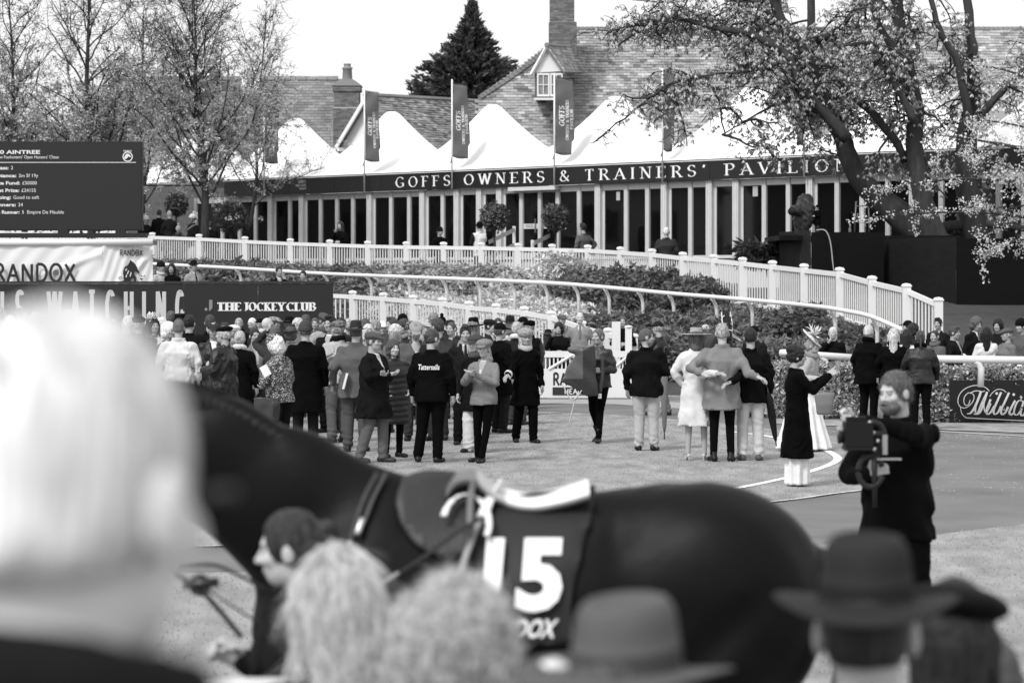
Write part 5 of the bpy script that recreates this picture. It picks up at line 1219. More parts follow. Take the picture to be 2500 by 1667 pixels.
q = link('blossom', leafmesh('blossom', BL, .042, (.8, 1.15), 1., 1.1, mat=M('petal', v=.72, rough=.6, trans=.3)), bt); q['kind'] = 'stuff'
# birch-like young trees at the left
def whip_tree(name, label, bx, by, k, leader, spreadpx, height_y, nlim, leafn, val, group, trunk_r=.14, low=None):
    b = W(bx, by, F/k); rt = empty(name, b); tag(rt, label, 'tree', group); o = np.array(b); mb = MB(); tips = []
    top = W(leader, height_y, F/k)-o; P = smooth([(0, 0, 0), top*.25+[.1, 0, 0], top*.5+[-.1, .1, 0], top*.75, top], 4); mb.tube(P, np.linspace(trunk_r, .012, len(P)), 8)
    Hh = top[2]; w = spreadpx/k
    for q in range(nlim):
        f = .12+.83*(q/nlim); p = at(P, f); a = q*2.4+RNG.random(); up_ = .55+.9*RNG.random()+(.5*f)
        d = np.array((math.cos(a), .7*math.sin(a), up_)); L = (w*(1-.75*f)+.5)*(.8+.4*RNG.random())*1.15
        t, dd = twig(mb, p, d, L, trunk_r*.30*(1-f*.75)+.007, 5, -.03, .13, 7)
        for r in range(9):
            g = .15+.85*RNG.random(); p2 = at(t, g); d2 = RNG.normal(size=3)*.7+[math.cos(a)*.4, 0, .75]
            t2, _ = twig(mb, p2, d2, L*.45*(.5+RNG.random()), .010, 4, -.02, .15, 5)
            for r2 in range(5):
                p3 = at(t2, .1+.9*RNG.random()); t3, _ = twig(mb, p3, RNG.normal(size=3)+[0, 0, .4], L*.22*(.5+RNG.random()), .0065, 3, 0, .2, 3)
                for g3 in np.linspace(.1, 1, 5): tips.append(at(t3, g3))
            for g2 in np.linspace(.1, 1, 6): tips.append(at(t2, g2))
    tips = np.array(tips); link('trunk', mb.mesh('trunk', m_bark, True), rt)
    px2, py2 = on_screen(tips, o); w8 = np.clip((py2-90)/300, .07, 1); sel = RNG.random(len(tips)) < w8*.62; tips = tips[sel]
    TPp = np.repeat(tips, max(1, leafn//max(1, len(tips))), 0); TPp = TPp+RNG.normal(size=TPp.shape)*.05
    q = link('leaves', leafmesh('leaves', TPp, .044, (.6, 1.4), .8, 1.5), rt, val); q['kind'] = 'stuff'
    return rt
whip_tree('birch_tree', 'young birch with pale new leaves in front of the pavilion left end', 500, 590, 76, 470, 230, -60, 44, 34000, .46, 'pale leafed young trees at left')
whip_tree('birch_tree', 'taller thin birch rising behind the right half of the big screen', 222, 600, 74, 215, 190, -140, 36, 26000, .44, 'pale leafed young trees at left', .15)
whip_tree('birch_tree', 'thin birch behind the left edge of the big screen', 60, 600, 73, 20, 170, -20, 30, 20000, .42, 'pale leafed young trees at left', .12)
whip_tree('birch_tree', 'slender whippy birch against the sky left of the slate roof', 610, 560, 71, 650, 120, 30, 22, 9000, .45, 'pale leafed young trees at left', .07)
whip_tree('birch_tree', 'far feathery birch seen between the two taller trees', 345, 560, 68, 350, 150, 20, 26, 12000, .40, 'pale leafed young trees at left', .09)
# dark thicket far behind the screen
def mass(name, label, cells, val, n, size, cat='bush'):
    o = np.array(cells[0][0]); o[2] = 2; rt = empty(name, o); tag(rt, label, cat)
    P = np.vstack([shell(np.array(c)-o, r, n, .3, False) for c, r in cells]); link('foliage', leafmesh('foliage', P, size, (.5, 1.5), .7), rt, val)
mass('evergreen_thicket', 'dark evergreen thicket low behind the screen at far left', [(W(x, 430, 128), (2.2, 2, 2.4)) for x in (-20, 60, 150, 240, 320)], .10, 2400, .16)
# conifer
cf = empty('conifer_tree', W(1140, 560, 125.)); tag(cf, 'tall dark conifer standing between the two tiled roofs', 'tree'); cfo = np.array(cf.location); kk_ = F/125
mb = MB(); apex = W(1152, 8, 125.)-cfo; mb.tube([(0, 0, 0), apex*.5, apex], [.25, .12, .01], 7); mb.build('trunk', m_bark, cf, True)
prof_y = [8, 40, 60, 100, 140, 165, 200, 250, 300, 400]; prof_w = [.02, .22, .34, .75, 1.25, 1.7, 2.2, 2.45, 2.5, 2.4]; P = []; SP = []
br = MB()
for q in range(560):
    yy = 12+ (q/900)**.85*370; z = CH+(HY-yy)/kk_-cfo[2]; w = np.interp(yy, prof_y, prof_w)*(.55+.68*RNG.random()**1.2); a = RNG.random()*6.283
    base = np.array((apex[0]*z/apex[2], 0, z-.25*w)); tip = base+np.array((math.cos(a)*w, math.sin(a)*w, .32*w+.15)); m_ = int(10+24*w)
    f = RNG.random(m_)**.55; f = .18+.82*f; pp = base+(tip-base)*f[:, None]; pp[:, 2] += .10*np.sin(f*3)*w; P.append(pp+RNG.normal(size=pp.shape)*np.array((.07, .07, .05))); SP.append(np.repeat(tip-base, m_).reshape(3, -1).T if False else np.tile((tip-base)/np.linalg.norm(tip-base), (m_, 1)))
P = np.vstack(P); SP = np.vstack(SP); n = len(P); d = SP+RNG.normal(size=(n, 3))*.45; d[:, 2] += .1; d /= np.linalg.norm(d, axis=1, keepdims=True); u = RNG.normal(size=(n, 3)); u -= (u*d).sum(1, keepdims=True)*d; u /= np.linalg.norm(u, axis=1, keepdims=True)
s_ = (.16*(.6+.8*RNG.random(n)))[:, None]; V = np.stack([P-d*s_, P+u*s_*.32, P+d*s_, P-u*s_*.32], 1).reshape(-1, 3)
print('conifer', n)
q = link('crown', mesh('crown', V, np.arange(4*n).reshape(-1, 4), m_leaf, False, np.repeat(.4+1.3*RNG.random(n), 4)), cf, .075); q['kind'] = 'stuff'
# unseen gabled blocks outside the frame, added to vary the pavilion glass reflections
sb_ = empty('reflected_blocks', (-62, 95, 0)); tag(sb_, 'row of unseen white gabled blocks added for the pavilion glass to reflect', 'building')
for i in range(7):
    y0 = -42+i*13; mb = MB(); mb.box((0, y0, 3.5), (14, 11, 7)); mb.build('wall', m_render if i % 2 else m_plain, sb_, color=.2)
    mb = MB(); mb.hexa([(-7.5, y0-6, 7), (7.5, y0-6, 7), (7.5, y0+6, 7), (-7.5, y0+6, 7), (-7.5, y0-.1, 11.5), (7.5, y0-.1, 11.5), (7.5, y0+.1, 11.5), (-7.5, y0+.1, 11.5)]); mb.build('roof', m_slate, sb_)
    for z in (2, 5):
        for dy in (-3, 0, 3): mb = MB(); mb.box((7.02, y0+dy, z), (.08, 1.3, 1.5)); mb.build('window', m_plain, sb_, color=.02)
# ---------------------------------------------------------------- stair rails by the doors
sd = s_of(1320)
for x0, x1, lab in ((1185, 1255, 'left'), (1300, 1372, 'right')):
    rt = empty('stair_handrail', W(x0, 640, F/80)); tag(rt, f'white sloping wooden handrail at the {"left" if lab == "left" else "right"} of the steps to the glass doors', 'handrail', 'handrails at the door steps'); o = np.array(rt.location)
    A_ = W(x0, 598 if lab == 'left' else 596, F/79.); B_ = W(x1, 566 if lab == 'left' else 566, F/77.)
    A_ = W(x0, 590, F/79.); B_ = W(x1, 556, F/77.)
    for dz in (0, -.48):
        mb = MB(); a = A_+[0, 0, dz]-o; b = B_+[0, 0, dz]-o; mb.hexa([a+[0, 0, -.14], b+[0, 0, -.14], b+[0, .06, -.14], a+[0, .06, -.14], a, b, b+[0, .06, 0], a+[0, .06, 0]]); mb.build('handrail_board', m_white, rt)
    for p in (A_, B_): mb = MB(); mb.box(p-o+[0, .09, -.6], (.10, .07, 1.3)); mb.build('post', m_white, rt)
# topiary balls
m_box = M('box_leaf', v=.05, rough=.45, spec=.5, trans=.1, objcol=True)
for px, py, r, k, lab in ((1207, 530, .41, 79, 'left of the glass doors'), (1357, 531, .39, 79, 'right of the glass doors'), (563, 530, .5, 73, 'beside the birch trunk'), (430, 500, .38, 69, 'behind the soldiers under the birch')):
    c = W(px, py, F/k); rt = empty('topiary_tree', (c[0], c[1], gz(px, k))); tag(rt, f'round clipped dark topiary ball on a stem {lab}', 'topiary', 'clipped topiary balls on the terrace'); o = np.array(rt.location)
    P = shell(c-o, (r, r, r), 3200, .25, False); link('crown', leafmesh('crown', P, .055, (.4, 1.9), 1., 1.5, mat=m_box), rt, .09)
    mb = MB(); mb.tube([(0, 0, .1), c-o], .03, 6); mb.build('stem', m_bark, rt, True)
    mb = MB(); mb.lathe([(.001, 0), (.2, 0), (.27, .42), (.24, .42), (.22, .36), (.001, .36)], n=14); mb.build('planter', m_plain, rt, True, .06)
# conifer shrub by the fence bend
c = WX(1862, 92, 2.1); rt = empty('conifer_shrub', c); tag(rt, 'small spreading conifer shrub behind the fence by the black platform', 'shrub')
P = np.vstack([np.array((math.cos(a)*f*.6, math.sin(a)*f*.5, .2+f*.9*e+.1*RNG.random())) [None]+RNG.normal(size=(22, 3))*.06 for a in np.linspace(0, 6.28, 22) for f, e in ((.4, 1.2), (.7, 1.0), (1.0, .55), (1, .9))])
link('foliage', leafmesh('foliage', P, .09, (.5, 1.5), .8, 2.4), rt, .07)
# ---------------------------------------------------------------- black camera platform
m_black = M('black_ply', v=.006, rough=.6, var=.35, scale=2, stretch=(1, 1, 6), objcol=False, spec=.12)
pl = empty('camera_platform', WX(2100, 99, 2.1)); tag(pl, 'large black boarded camera platform under the chestnut tree', 'platform'); o = np.array(pl.location)
YP = F/98.
def panel(x0, x1, ytop, dy0, dy1, tone, name='board'):
    a = W(x0, ytop, YP+dy0); b = W(x1, ytop, YP+dy1); a2, b2 = a.copy(), b.copy(); b[2] = a[2]; nrm = np.array((0, .05, 0))
    zb = .2; mb = MB(); A_ = np.array((a[0], a[1], zb)); B_ = np.array((b[0], b[1], zb)); mb.hexa([A_-o, B_-o, B_+nrm-o, A_+nrm-o, a-o, b-o, b+nrm-o, a+nrm-o], tone); mb.build(name, m_black, pl)
panel(1903, 1980, 567, 3.5, 0, 2.4); panel(1981, 2158, 567, 0.0, 0.0, .55); panel(2158, 2334, 584, 0.5, -3.5, 1.9); panel(2335, 2520, 582, -3.6, -3.6, .6); panel(2521, 2900, 582, -3.6, -3.6, .6)
mb = MB(); p = W(1940, 568, YP+2); mb.box((p[0]+1.8, YP+3, p[2]-.15), (4.6, 4.2, .12)); 
V_ = np.vstack(mb.v)-o; link('deck', mesh('deck', V_, MB.BQ, m_black, False, np.full(8, 1.)), pl)
# chair frame and bottle on the deck
zd = W(1940, 568, YP+2)[2]-.09
rt = empty('folding_chair', (W(2105, 500, YP+2.5)[0], YP+2.5, zd)); tag(rt, 'pale metal chair frame standing on the black platform by the tree', 'chair'); mb = MB()
for a in (-.19, .19): mb.tube([(a, .1, 0), (a*.85, -.05, .9)], .018, 6)
mb.tube([(-.17, -.03, .78), (.17, -.03, .78)], .016, 6); mb.build('chair_frame', m_metal, rt, True, .5); mb = MB(); mb.box((0, .12, .43), (.38, .36, .03)); mb.build('seat', m_plain, rt, color=.2)
mb = MB(); mb.lathe([(.001, 0), (.035, 0), (.035, .2), (.015, .24), (.015, .29), (.001, .29)], n=12); q = mb.build('drinks_can', m_plain, None, True, .3); q.location = (W(2075, 560, YP+2.2)[0], YP+2.2, zd); tag(q, 'small bottle standing on the black platform beside the chair', 'bottle')
# covered broadcast camera
cx_, cy_ = W(1960, 560, YP+1.6)[0], YP+1.6
s = SDF((-.5, -.5, -.1), (.5, .6, 1.15), .022)
s.cone((-.25, -.35, .62), (-.02, -.1, .66), .13, .17, 0); s.ell((.05, .05, .62), (.27, .33, .30), .08); s.cone((.0, .0, .35), (-.05, -.05, .02), .27, .13, .12); s.ell((.08, .1, .88), (.20, .2, .18), .1); s.ell((-.32, -.45, .60), (.10, .08, .10), .03, cut=True)
w1 = smoothnoise(3, 14); s.warp(lambda X, Y_, Z: .022*w1(X, Y_, Z)+.012*np.sin(30*(X+Z)+6*w1(X, Y_, Z))); Vv, Qq = s.go()
cv = empty('covered_camera', (cx_, cy_, zd+.02)); tag(cv, 'broadcast camera wrapped in a dark rain cover on the black platform', 'camera'); link('rain_cover', mesh('rain_cover', Vv, Qq, m_shiny, True), cv, .05)
mb = MB(); mb.tube([(-.22, -.28, .6), (-.34, -.50, .59)], [.09, .10], 14); mb.build('lens_hood', m_plain, cv, True, .01)
cab = smooth([W(1993, 562, YP-.1), W(2015, 563, YP-.2), W(2027, 590, YP-.25), W(2033, 640, YP-.3), W(2037, 672, YP-.3)], 6); mb = MB(); mb.tube(cab-o, .016, 6); q = mb.build('cable', m_plain, None, True, .35); q.location = o; tag(q, 'pale cable hanging down the front of the black platform', 'cable')
# ---------------------------------------------------------------- the long dark hoarding WATCHING / THE JOCKEY CLUB
YB = 57.5; kb = F/YB
hd = empty('advertising_hoarding', (W(350, 800, YB)[0], YB, 0)); tag(hd, 'long dark hoarding reading IS WATCHING THE JOCKEY CLUB behind the crowd', 'hoarding'); o = np.array(hd.location)
m_hoard = M('dark_hoarding', v=.020, rough=.4, spec=.3, var=.10, scale=2, tone=True)
for a, b in ((-300, -90), (-90, 90), (90, 270), (270, 449), (449, 630), (630, 814)):
    p, q = W(a, 0, YB), W(b, 0, YB); mb = MB(); zt = CH-(692.5-HY)/kb; mb.box(((p[0]+q[0])/2-o[0], 0, zt/2), (q[0]-p[0]-.008, .06, zt)); mb.build('hoarding_panel', m_hoard, hd)
mb = MB(); p, q = W(-300, 0, YB), W(816, 0, YB); mb.box(((p[0]+q[0])/2-o[0], 0, zt+.025), (q[0]-p[0], .09, .045)); mb.build('top_rail', m_plain, hd, color=.03)
BO = lambda px, py: W(px, py, YB)-o-[0, .03, 0]
for ch, a, b in (('I', -3, 16), ('S', 38, 62), ('W', 114, 154), ('A', 173, 197), ('T', 213, 237), ('C', 257, 281), ('H', 303, 327), ('I', 346, 359), ('N', 381, 406), ('G', 428, 452)):
    sk = SK[ch]; xs_ = [p_[0] for st in sk[1] for p_ in st]; wN = (b-a)/90.; T_ = .105
    w0 = max(xs_)-min(xs_); scx = (wN-T_)/w0 if w0 > .01 else 1
    V, Q = [], []
    for st in sk[1]: stroke_quads([((x-min(xs_))*scx+T_/2, T_/2+y*(1-T_)) for x, y in st], lambda d: T_, V, Q)
    V = np.array(V); P = V[np.array(Q).ravel()]; Q2 = np.arange(len(P)).reshape(-1, 4); O_ = BO(a if ch != 'I' else (a+b)/2-5, 797); X = O_+P[:, :1]*90/kb*EX+P[:, 1:]*90/kb*EZ+NF*(.006+np.repeat((np.arange(len(Q2)) % 7)*.0006, 4)[:, None])
    link('lettering', mesh('lettering', X, Q2[:, ::-1] if np.dot(np.cross(EX, EZ), NF) < 0 else Q2, m_print, False), hd, .5)
place_text('lettering', 'THE', BO(531, 758), EX, EZ, NF, 19/kb, 58/kb, hd, .75, T=.30, t=.09, gap=.14)
place_text('lettering', 'JOCKEY', BO(597, 758), EX, EZ, NF, 19/kb, 98/kb, hd, .75, T=.30, t=.09, gap=.14)
place_text('lettering', 'CLUB', BO(701, 758), EX, EZ, NF, 19/kb, 69/kb, hd, .75, T=.30, t=.09, gap=.14)
p1 = [BO(511, 732), BO(519, 732), BO(519, 752), BO(511, 760)]; q = link('logo', mesh('logo', [p+[0, -.006, 0] for p in p1], np.array([(0, 1, 2, 3)]), m_print, False), hd, .22)
p1 = [BO(499, 755), BO(503.5, 750.5), BO(508, 755), BO(503.5, 759.5)]; q = link('logo', mesh('logo', [p+[0, -.006, 0] for p in p1], np.array([(0, 1, 2, 3)]), m_print, False), hd, .22)
# ---------------------------------------------------------------- big screen on its wrapped trailer
YS = 63.; ks = F/YS
sc_ = empty('video_screen', W(170, 563, YS)); tag(sc_, 'large dark video screen showing race details above the white wrapped trailer', 'screen'); o = np.array(sc_.location)
a, b = W(-60, 563, YS), W(347, 346, YS); mb = MB(); mb.box((a+b)/2-o+[0, .12, 0], (b[0]-a[0], .24, b[2]-a[2])); mb.build('screen_housing', m_plain, sc_, color=.02)
m_led = M('led_face', v=.009, rough=.5, tone=False); nt_ = m_led.node_tree; nt_.nodes['Principled BSDF'].inputs['Emission Color'].default_value = (.04, .04, .04, 1); nt_.nodes['Principled BSDF'].inputs['Emission Strength'].default_value = .25
mb = MB(); a2, b2 = W(-60, 561, YS), W(345, 352, YS); mb.box((a2+b2)/2-o+[0, -.004, 0], (b2[0]-a2[0], .012, b2[2]-a2[2])); mb.build('screen_face', m_led, sc_)
m_lit = M('led_text', v=.5, tone=False); m_lit.node_tree.nodes['Principled BSDF'].inputs['Emission Color'].default_value = (.8, .8, .8, 1); m_lit.node_tree.nodes['Principled BSDF'].inputs['Emission Strength'].default_value = .25
def scr(txt, x, y, h, bold=.0, w=None):
    q = place_font('screen_text', txt, W(x, y, YS)-o+[0, -.012, 0], EX, EZ, NF, h/ks, None if w is None else w/ks, sc_, .8, bold, off=.004); q.data.materials[0] = m_lit
scr('1.30 AINTREE', -22, 376, 9, .03, 120); scr("Randox Foxhunters' Open Hunters' Chase", -22, 387.5, 8, .0, 166)
mb = MB(); a2, b2 = W(-40, 398, YS), W(332, 396, YS); mb.box((a2+b2)/2-o+[0, -.014, 0], (b2[0]-a2[0], .004, .014)); mb.build('screen_rule', m_lit, sc_)
for l, v, y, xv, xl in (('Class:', '2', 414, 27, -12), ('Distance:', '2m 5f 19y', 433, 46, -20), ('Prize Fund:', '£50000', 451, 55, -22), ('First Prize:', '£24155', 469, 53, -18), ('Going:', 'Good to soft', 486, 33, -14), ('Runners:', '24', 504, 45, -22), ('Non Runner:', '5  Empire De Maulde', 522, 54, -24)):
    scr(l, xl, y, 8.2, .03, xv-6-xl); scr(v, xv, y, 8.6, .0)
scr('RANDOX', 302, 371, 4, .02, 20)
# round horse-head badge on the screen, as plain shapes
def disc(name, c, r, mat, par, n=20, r0=0., col=None):
    th = np.linspace(0, 2*np.pi, n+1)[:-1]; V = np.vstack([np.stack([c[0]+r*np.cos(th), np.full(n, c[1]), c[2]+r*np.sin(th)], 1), np.stack([c[0]+r0*np.cos(th), np.full(n, c[1]), c[2]+r0*np.sin(th)], 1)])
    Q = np.array([(i, (i+1) % n, n+(i+1) % n, n+i) for i in range(n)]); return link(name, mesh(name, V, Q[:, ::-1] if False else Q, mat, False), par, col)
def poly2(name, pts, fn, mat, par, col=None):
    me = bpy.data.meshes.new(name); me.from_pydata([tuple(fn(x, y)) for x, y in pts], [], [tuple(range(len(pts)))]); me.update(); me.materials.append(mat)
    return link(name, me, par, col)
SF = lambda x, y: W(x, y, YS)-o+np.array((0, -.018, 0))
disc('badge_ring', SF(312, 383), 12.5/ks, m_lit, sc_, 24, 10/ks)
poly2('badge_horse', [(303, 387), (305, 381), (309, 376), (315, 376), (319, 381), (320, 384), (317, 384), (314, 382), (312, 385), (309, 388), (305, 389)], SF, m_lit, sc_)
# supports and clutter under the screen
tlr = empty('screen_trailer', W(150, 690, YS)); tag(tlr, 'white RANDOX wrapped trailer base beneath the video screen', 'trailer'); o = np.array(tlr.location)
m_vinyl = M('white_vinyl', v=.74, rough=.45, var=.05, scale=1.2, tone=False)
def wrap(x0, x1, y0, y1, dy0, dy1, ang, name):
    n, m_ = 44, 18; V = []
    for i in range(m_+1):
        for j in range(n+1):
            u, v = j/n, i/m_; px = x0+(x1-x0)*u; py = y0+(y1-y0)*v; p = W(px, py, YS+dy0+(dy1-dy0)*u-.9)
            f = .020*math.sin(9*u*3+5*v)*math.sin(v*6.0+u*11)+.03*math.exp(-((u+v-1.25)/.07)**2)+.02*math.exp(-((u*1.4+v-1.6)/.05)**2); V.append(p-o-[0, f, 0])
    Q = [(i*(n+1)+j, i*(n+1)+j+1, (i+1)*(n+1)+j+1, (i+1)*(n+1)+j) for i in range(m_) for j in range(n)]
    return link(name, mesh(name, V, np.array(Q)[:, ::-1], m_vinyl, True), tlr)
wrap(-60, 250, 592, 700, 0, 0, 0, 'front_banner'); wrap(250, 373, 592, 700, 0, .25, 0, 'end_banner')
a2, b2 = W(-60, 592, YS-.9), W(372, 573, YS-.9); mb = MB(); mb.tube([np.array((a2[0], YS-.92, a2[2]))-o, np.array((b2[0], YS-.85, a2[2]))-o], .075, 8); mb.build('banner_roll', m_vinyl, tlr, True)
mb = MB(); mb.box((a2+b2)/2-o+[-.1, 1.75, -.06], (b2[0]-a2[0]-.3, 2.2, .1)); mb.box((a2+b2)/2-o+[-.2, 1.7, -.9], (b2[0]-a2[0]-.6, 1.4, 1.55)); mb.build('trailer_body', m_plain, tlr, color=.15)
mb = MB(); c_ = W(160, 575, YS)-o; mb.box(c_, (3.6, .4, .1)); mb.box(W(155, 568, YS)-o, (.22, .2, .14)); mb.box(W(295, 568, YS)-o, (.22, .2, .14)); mb.build('screen_mount', m_plain, tlr, color=.02)
kt = F/(YS-.93)
TF = lambda x, y, d=0.: W(x, y, YS-.97+d)-o
def randox(O, ex, hgt, wid, par, val=.03, T=.17, n=NF, off=.006, ez=EZ):
    q = place_text('lettering', 'RANDOX', O, ex, ez, n, hgt, wid, par, val, off=off, serif=False, T=T, gap=.10)
    # dot inside the O
    V, Q, w = text2d('RAND', serif=False, T=T, gap=.10); full = text2d('RANDOX', serif=False, T=T, gap=.10)[2]; cx = (w+.10+.41)*wid/full; c = np.asarray(O)+np.asarray(ex)*cx+np.asarray(ez)*hgt*.5+np.asarray(n)*(off+.004)
    th = np.linspace(0, 2*np.pi, 17)[:-1]; rad = hgt*.18; V = np.vstack([c+rad*(np.cos(t)*np.asarray(ex)+np.sin(t)*np.asarray(ez)) for t in th]+[c]); link('lettering', mesh('lettering', V, np.array([(i, (i+1) % 16, 16) for i in range(16)]) if np.dot(np.cross(ex, ez), n) > 0 else np.array([((i+1) % 16, i, 16) for i in range(16)]), m_print, False), par, .12)
randox(TF(-14, 687), EX, 42/kt, 200/kt, tlr, off=.03)
ex2 = (W(373, 650, YS-.65)-W(250, 650, YS-.9)); ex2[2] = 0; ex2 /= np.linalg.norm(ex2); n2 = np.array((ex2[1], -ex2[0], 0))
pe = lambda x, y: (lambda u: W(x, y, YS-.9+.25*u)-o)((x-250)/123.)
randox(pe(292, 624), ex2, 13.5/kt, 56/kt, tlr, off=.04, n=n2)
PF = lambda x, y: pe(x, y)+n2*.045
for pts in ([(318, 634), (322, 638), (326, 641), (331, 646), (336, 658), (341, 665), (338, 668), (333, 664), (329, 661), (327, 668), (329, 674), (333, 677), (332, 686), (328, 690), (326, 685), (327, 680), (321, 680), (318, 690), (304, 690), (301, 680), (300, 662), (304, 652), (311, 648), (315, 641)],): poly2('horse_emblem', pts, PF, m_print, tlr, .03)
for pts in ([(305, 660), (308, 655), (310, 657), (307, 662)], [(309, 668), (313, 660), (315, 662), (311, 670)], [(316, 674), (319, 664), (321, 666), (318, 676)], [(306, 676), (308, 670), (310, 672), (308, 678)]): poly2('horse_emblem', pts, lambda x, y: PF(x, y)+n2*.004, m_print, tlr, .7)
for ch, x, y, r in (('G', 289, 676, 1.35), ('R', 294, 688, 1.1), ('A', 347, 686, -1.1), ('L', 352, 676, -1.4)):
    ex_ = ex2*math.cos(r)-EZ*math.sin(r); ez_ = ex2*math.sin(r)+EZ*math.cos(r); place_text('lettering', ch, PF(x, y), ex_, ez_, n2, 8/kt, None, tlr, .03, serif=False, T=.2, off=0)
# ---------------------------------------------------------------- gate with RANDOX HEALTH board
YG = 56.5; kg = F/YG; gt = empty('white_gate', (W(1390, 972, YG)[0], YG, 0)); tag(gt, 'low white picket gate with RANDOX HEALTH board behind the walking woman', 'gate'); o = np.array(gt.location); G = lambda x, y: W(x, y, YG)-o
def gbar(x0, y0, x1, y1, t, name, d=0.):
    mb = MB(); a, b = G(x0, y0), G(x1, y1); mb.tube([a+[0, d, 0], b+[0, d, 0]], t/2, 4); return mb.build(name, m_white, gt)
mb = MB(); a, b = G(1233, 872), G(1532, 857); mb.box((a+b)/2, (b[0]-a[0], .07, b[2]-a[2])); mb.build('top_bar', m_white, gt)
mb = MB(); a, b = G(1233, 971), G(1532, 900); mb.box((a+b)/2, (b[0]-a[0], .05, b[2]-a[2])); mb.build('sign_board', m_white, gt)
for x in np.arange(1243, 1528, 9.9):
    mb = MB(); a, b = G(x-1.7, 900), G(x+1.7, 872); mb.box((a+b)/2, (b[0]-a[0], .03, b[2]-a[2])); mb.build('picket', m_white, gt)
gbar(1340, 901, 1398, 866, .06, 'brace', -.03); gbar(1495, 901, 1528, 874, .06, 'brace', -.03)
for x in (1240, 1535): mb = MB(); a, b = G(x-8, 985), G(x+8, 828 if x == 1240 else 800); mb.box((a+b)/2+[0, .12, 0], (b[0]-a[0], .12, b[2]-a[2])); mb.lathe([(.085, 0), (.09, .02), (.05, .04), (.001, .05)], (((a+b)/2)[0], .12, b[2]), 12); mb.build('post', m_white, gt)
mb = MB(); a = G(1508, 830); mb.box(a+[0, .9, -.3], (.17, .17, 1.3)); mb.build('post', m_white, gt)
for x in (1255, 1320, 1460): mb = MB(); mb.tube([G(x, 974)+[-.12, .05, 0], G(x, 974)+[.12, .05, 0]], .05, 8); mb.build('gate_foot', m_plain, gt, True, .03)
place_text('lettering', 'RANDOX', G(1350, 940)+[0, -.025, 0], EX, EZ, NF, 29/kg, 110/kg, gt, .03, serif=False, T=.2, gap=.08, off=.006)
mb = MB(); a, b = G(1349, 964), G(1455, 945); mb.box((a+b)/2+[0, -.03, 0], (b[0]-a[0], .012, b[2]-a[2])); mb.build('sign_band', m_plain, gt, color=.03)
place_text('lettering', 'HEALTH', G(1378, 961)+[0, -.037, 0], EX, EZ, NF, 12/kg, 62/kg, gt, .8, serif=False, T=.16, gap=.12, off=.004)
# ---------------------------------------------------------------- hedges, rails and board at the right
def hedge(px0, px1, ytop, k, dep, label, n):
    c = WX((px0+px1)/2, k, 0); rt = empty('hedge', c); tag(rt, label, 'hedge', 'clipped hedges beside the track'); w = (px1-px0)/k; h = CH-(ytop-HY)/k
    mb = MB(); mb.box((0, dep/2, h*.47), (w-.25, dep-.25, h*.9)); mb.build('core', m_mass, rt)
    fr = int(n*.66); P1 = np.stack([(RNG.random(fr)-.5)*w, RNG.random(fr)*.14, RNG.random(fr)*h], 1); m_ = n-fr; P2 = np.stack([(RNG.random(m_)-.5)*w, RNG.random(m_)*dep, h-RNG.random(m_)*.12], 1)
    mside = 1500; P3 = np.stack([(RNG.integers(0, 2, mside)-.5)*(w-.05*RNG.random(mside)), RNG.random(mside)*dep, RNG.random(mside)*h], 1)
    P = np.vstack([P1, P2, P3]); P += RNG.normal(size=P.shape)*.025; b_ = .05*np.sin(P[:, 0]*5+P[:, 2]*3)+.035*np.sin(P[:, 0]*13+P[:, 2]*9); P[:, 1] -= b_*(P[:, 1] < .2); P[:, 2] += b_*.6*(P[:, 2] > h*.8)
    link('leaves', leafmesh('leaves', P, .040, (.3, 2.0), 1., 1.6), rt, .34)['kind'] = 'stuff'
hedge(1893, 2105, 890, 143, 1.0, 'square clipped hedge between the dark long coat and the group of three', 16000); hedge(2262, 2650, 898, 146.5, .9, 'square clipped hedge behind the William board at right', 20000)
def hrail(name, x0, x1, y0, y1, k, label, r, posts, ph, endround=True):
    a, b = W(x0, y0, F/k), W(x1, y1, F/k); o = (a+b)/2; o[2] = 0; rt = empty(name, o); tag(rt, label, 'rail', 'white rails by the hedges'); mb = MB(); a_, b_ = a-o, b-o; u = (b_-a_)/np.linalg.norm(b_-a_)
    mb.tube([a_-u*.02, a_, a_+u*.03, b_], [r*.6, r*.9, r, r], 12); mb.build('rail_tube', m_white, rt, True)
    for x in posts:
        p = W(x, y0+(y1-y0)*(x-x0)/(x1-x0), F/k)-o; mb = MB(); mb.tube([p, p+[.08, .0, -.05], p+[.13, .0, -.15], p+[.12, .0, -ph]], .055, 8); mb.build('rail_post', m_white, rt, True)
hrail('hedge_rail', 1905, 2092, 861, 874, 141.5, 'white rail ending left of the phone woman above the first hedge', .062, [2000], .5)
hrail('hedge_rail', 2276, 2700, 876, 882, 149, 'white rail with rounded end above the second hedge', .062, [2376], .45)
hrail('back_rail', 1960, 2105, 889, 890, 138, 'lower white back rail behind the first hedge', .05, [2040], .8); hrail('back_rail', 2262, 2700, 893, 900, 138, 'lower white back rail behind the second hedge', .05, [2310, 2430], .8)
q = empty('bollard_post', WX(2342, 140, 0)); tag(q, 'stout round white post with cap behind the second hedge rail', 'post'); mb = MB(); mb.tube([(0, 0, 0), (0, 0, .98)], .115, 16); mb.build('shaft', m_white, q, True); mb = MB(); mb.lathe([(.12, .98), (.135, 1.0), (.13, 1.04), (.09, 1.07), (.001, 1.08)], n=20); mb.build('cap', m_white, q, True)
YW = 47.3; kw = F/YW; wb = empty('advertising_board', (W(2450, 1030, YW)[0], YW, 0)); tag(wb, 'black William advertising board with swirling white script before the hedge', 'sign'); o = np.array(wb.location); WB = lambda x, y, d=0.: W(x, y, YW)-o-[0, d, 0]
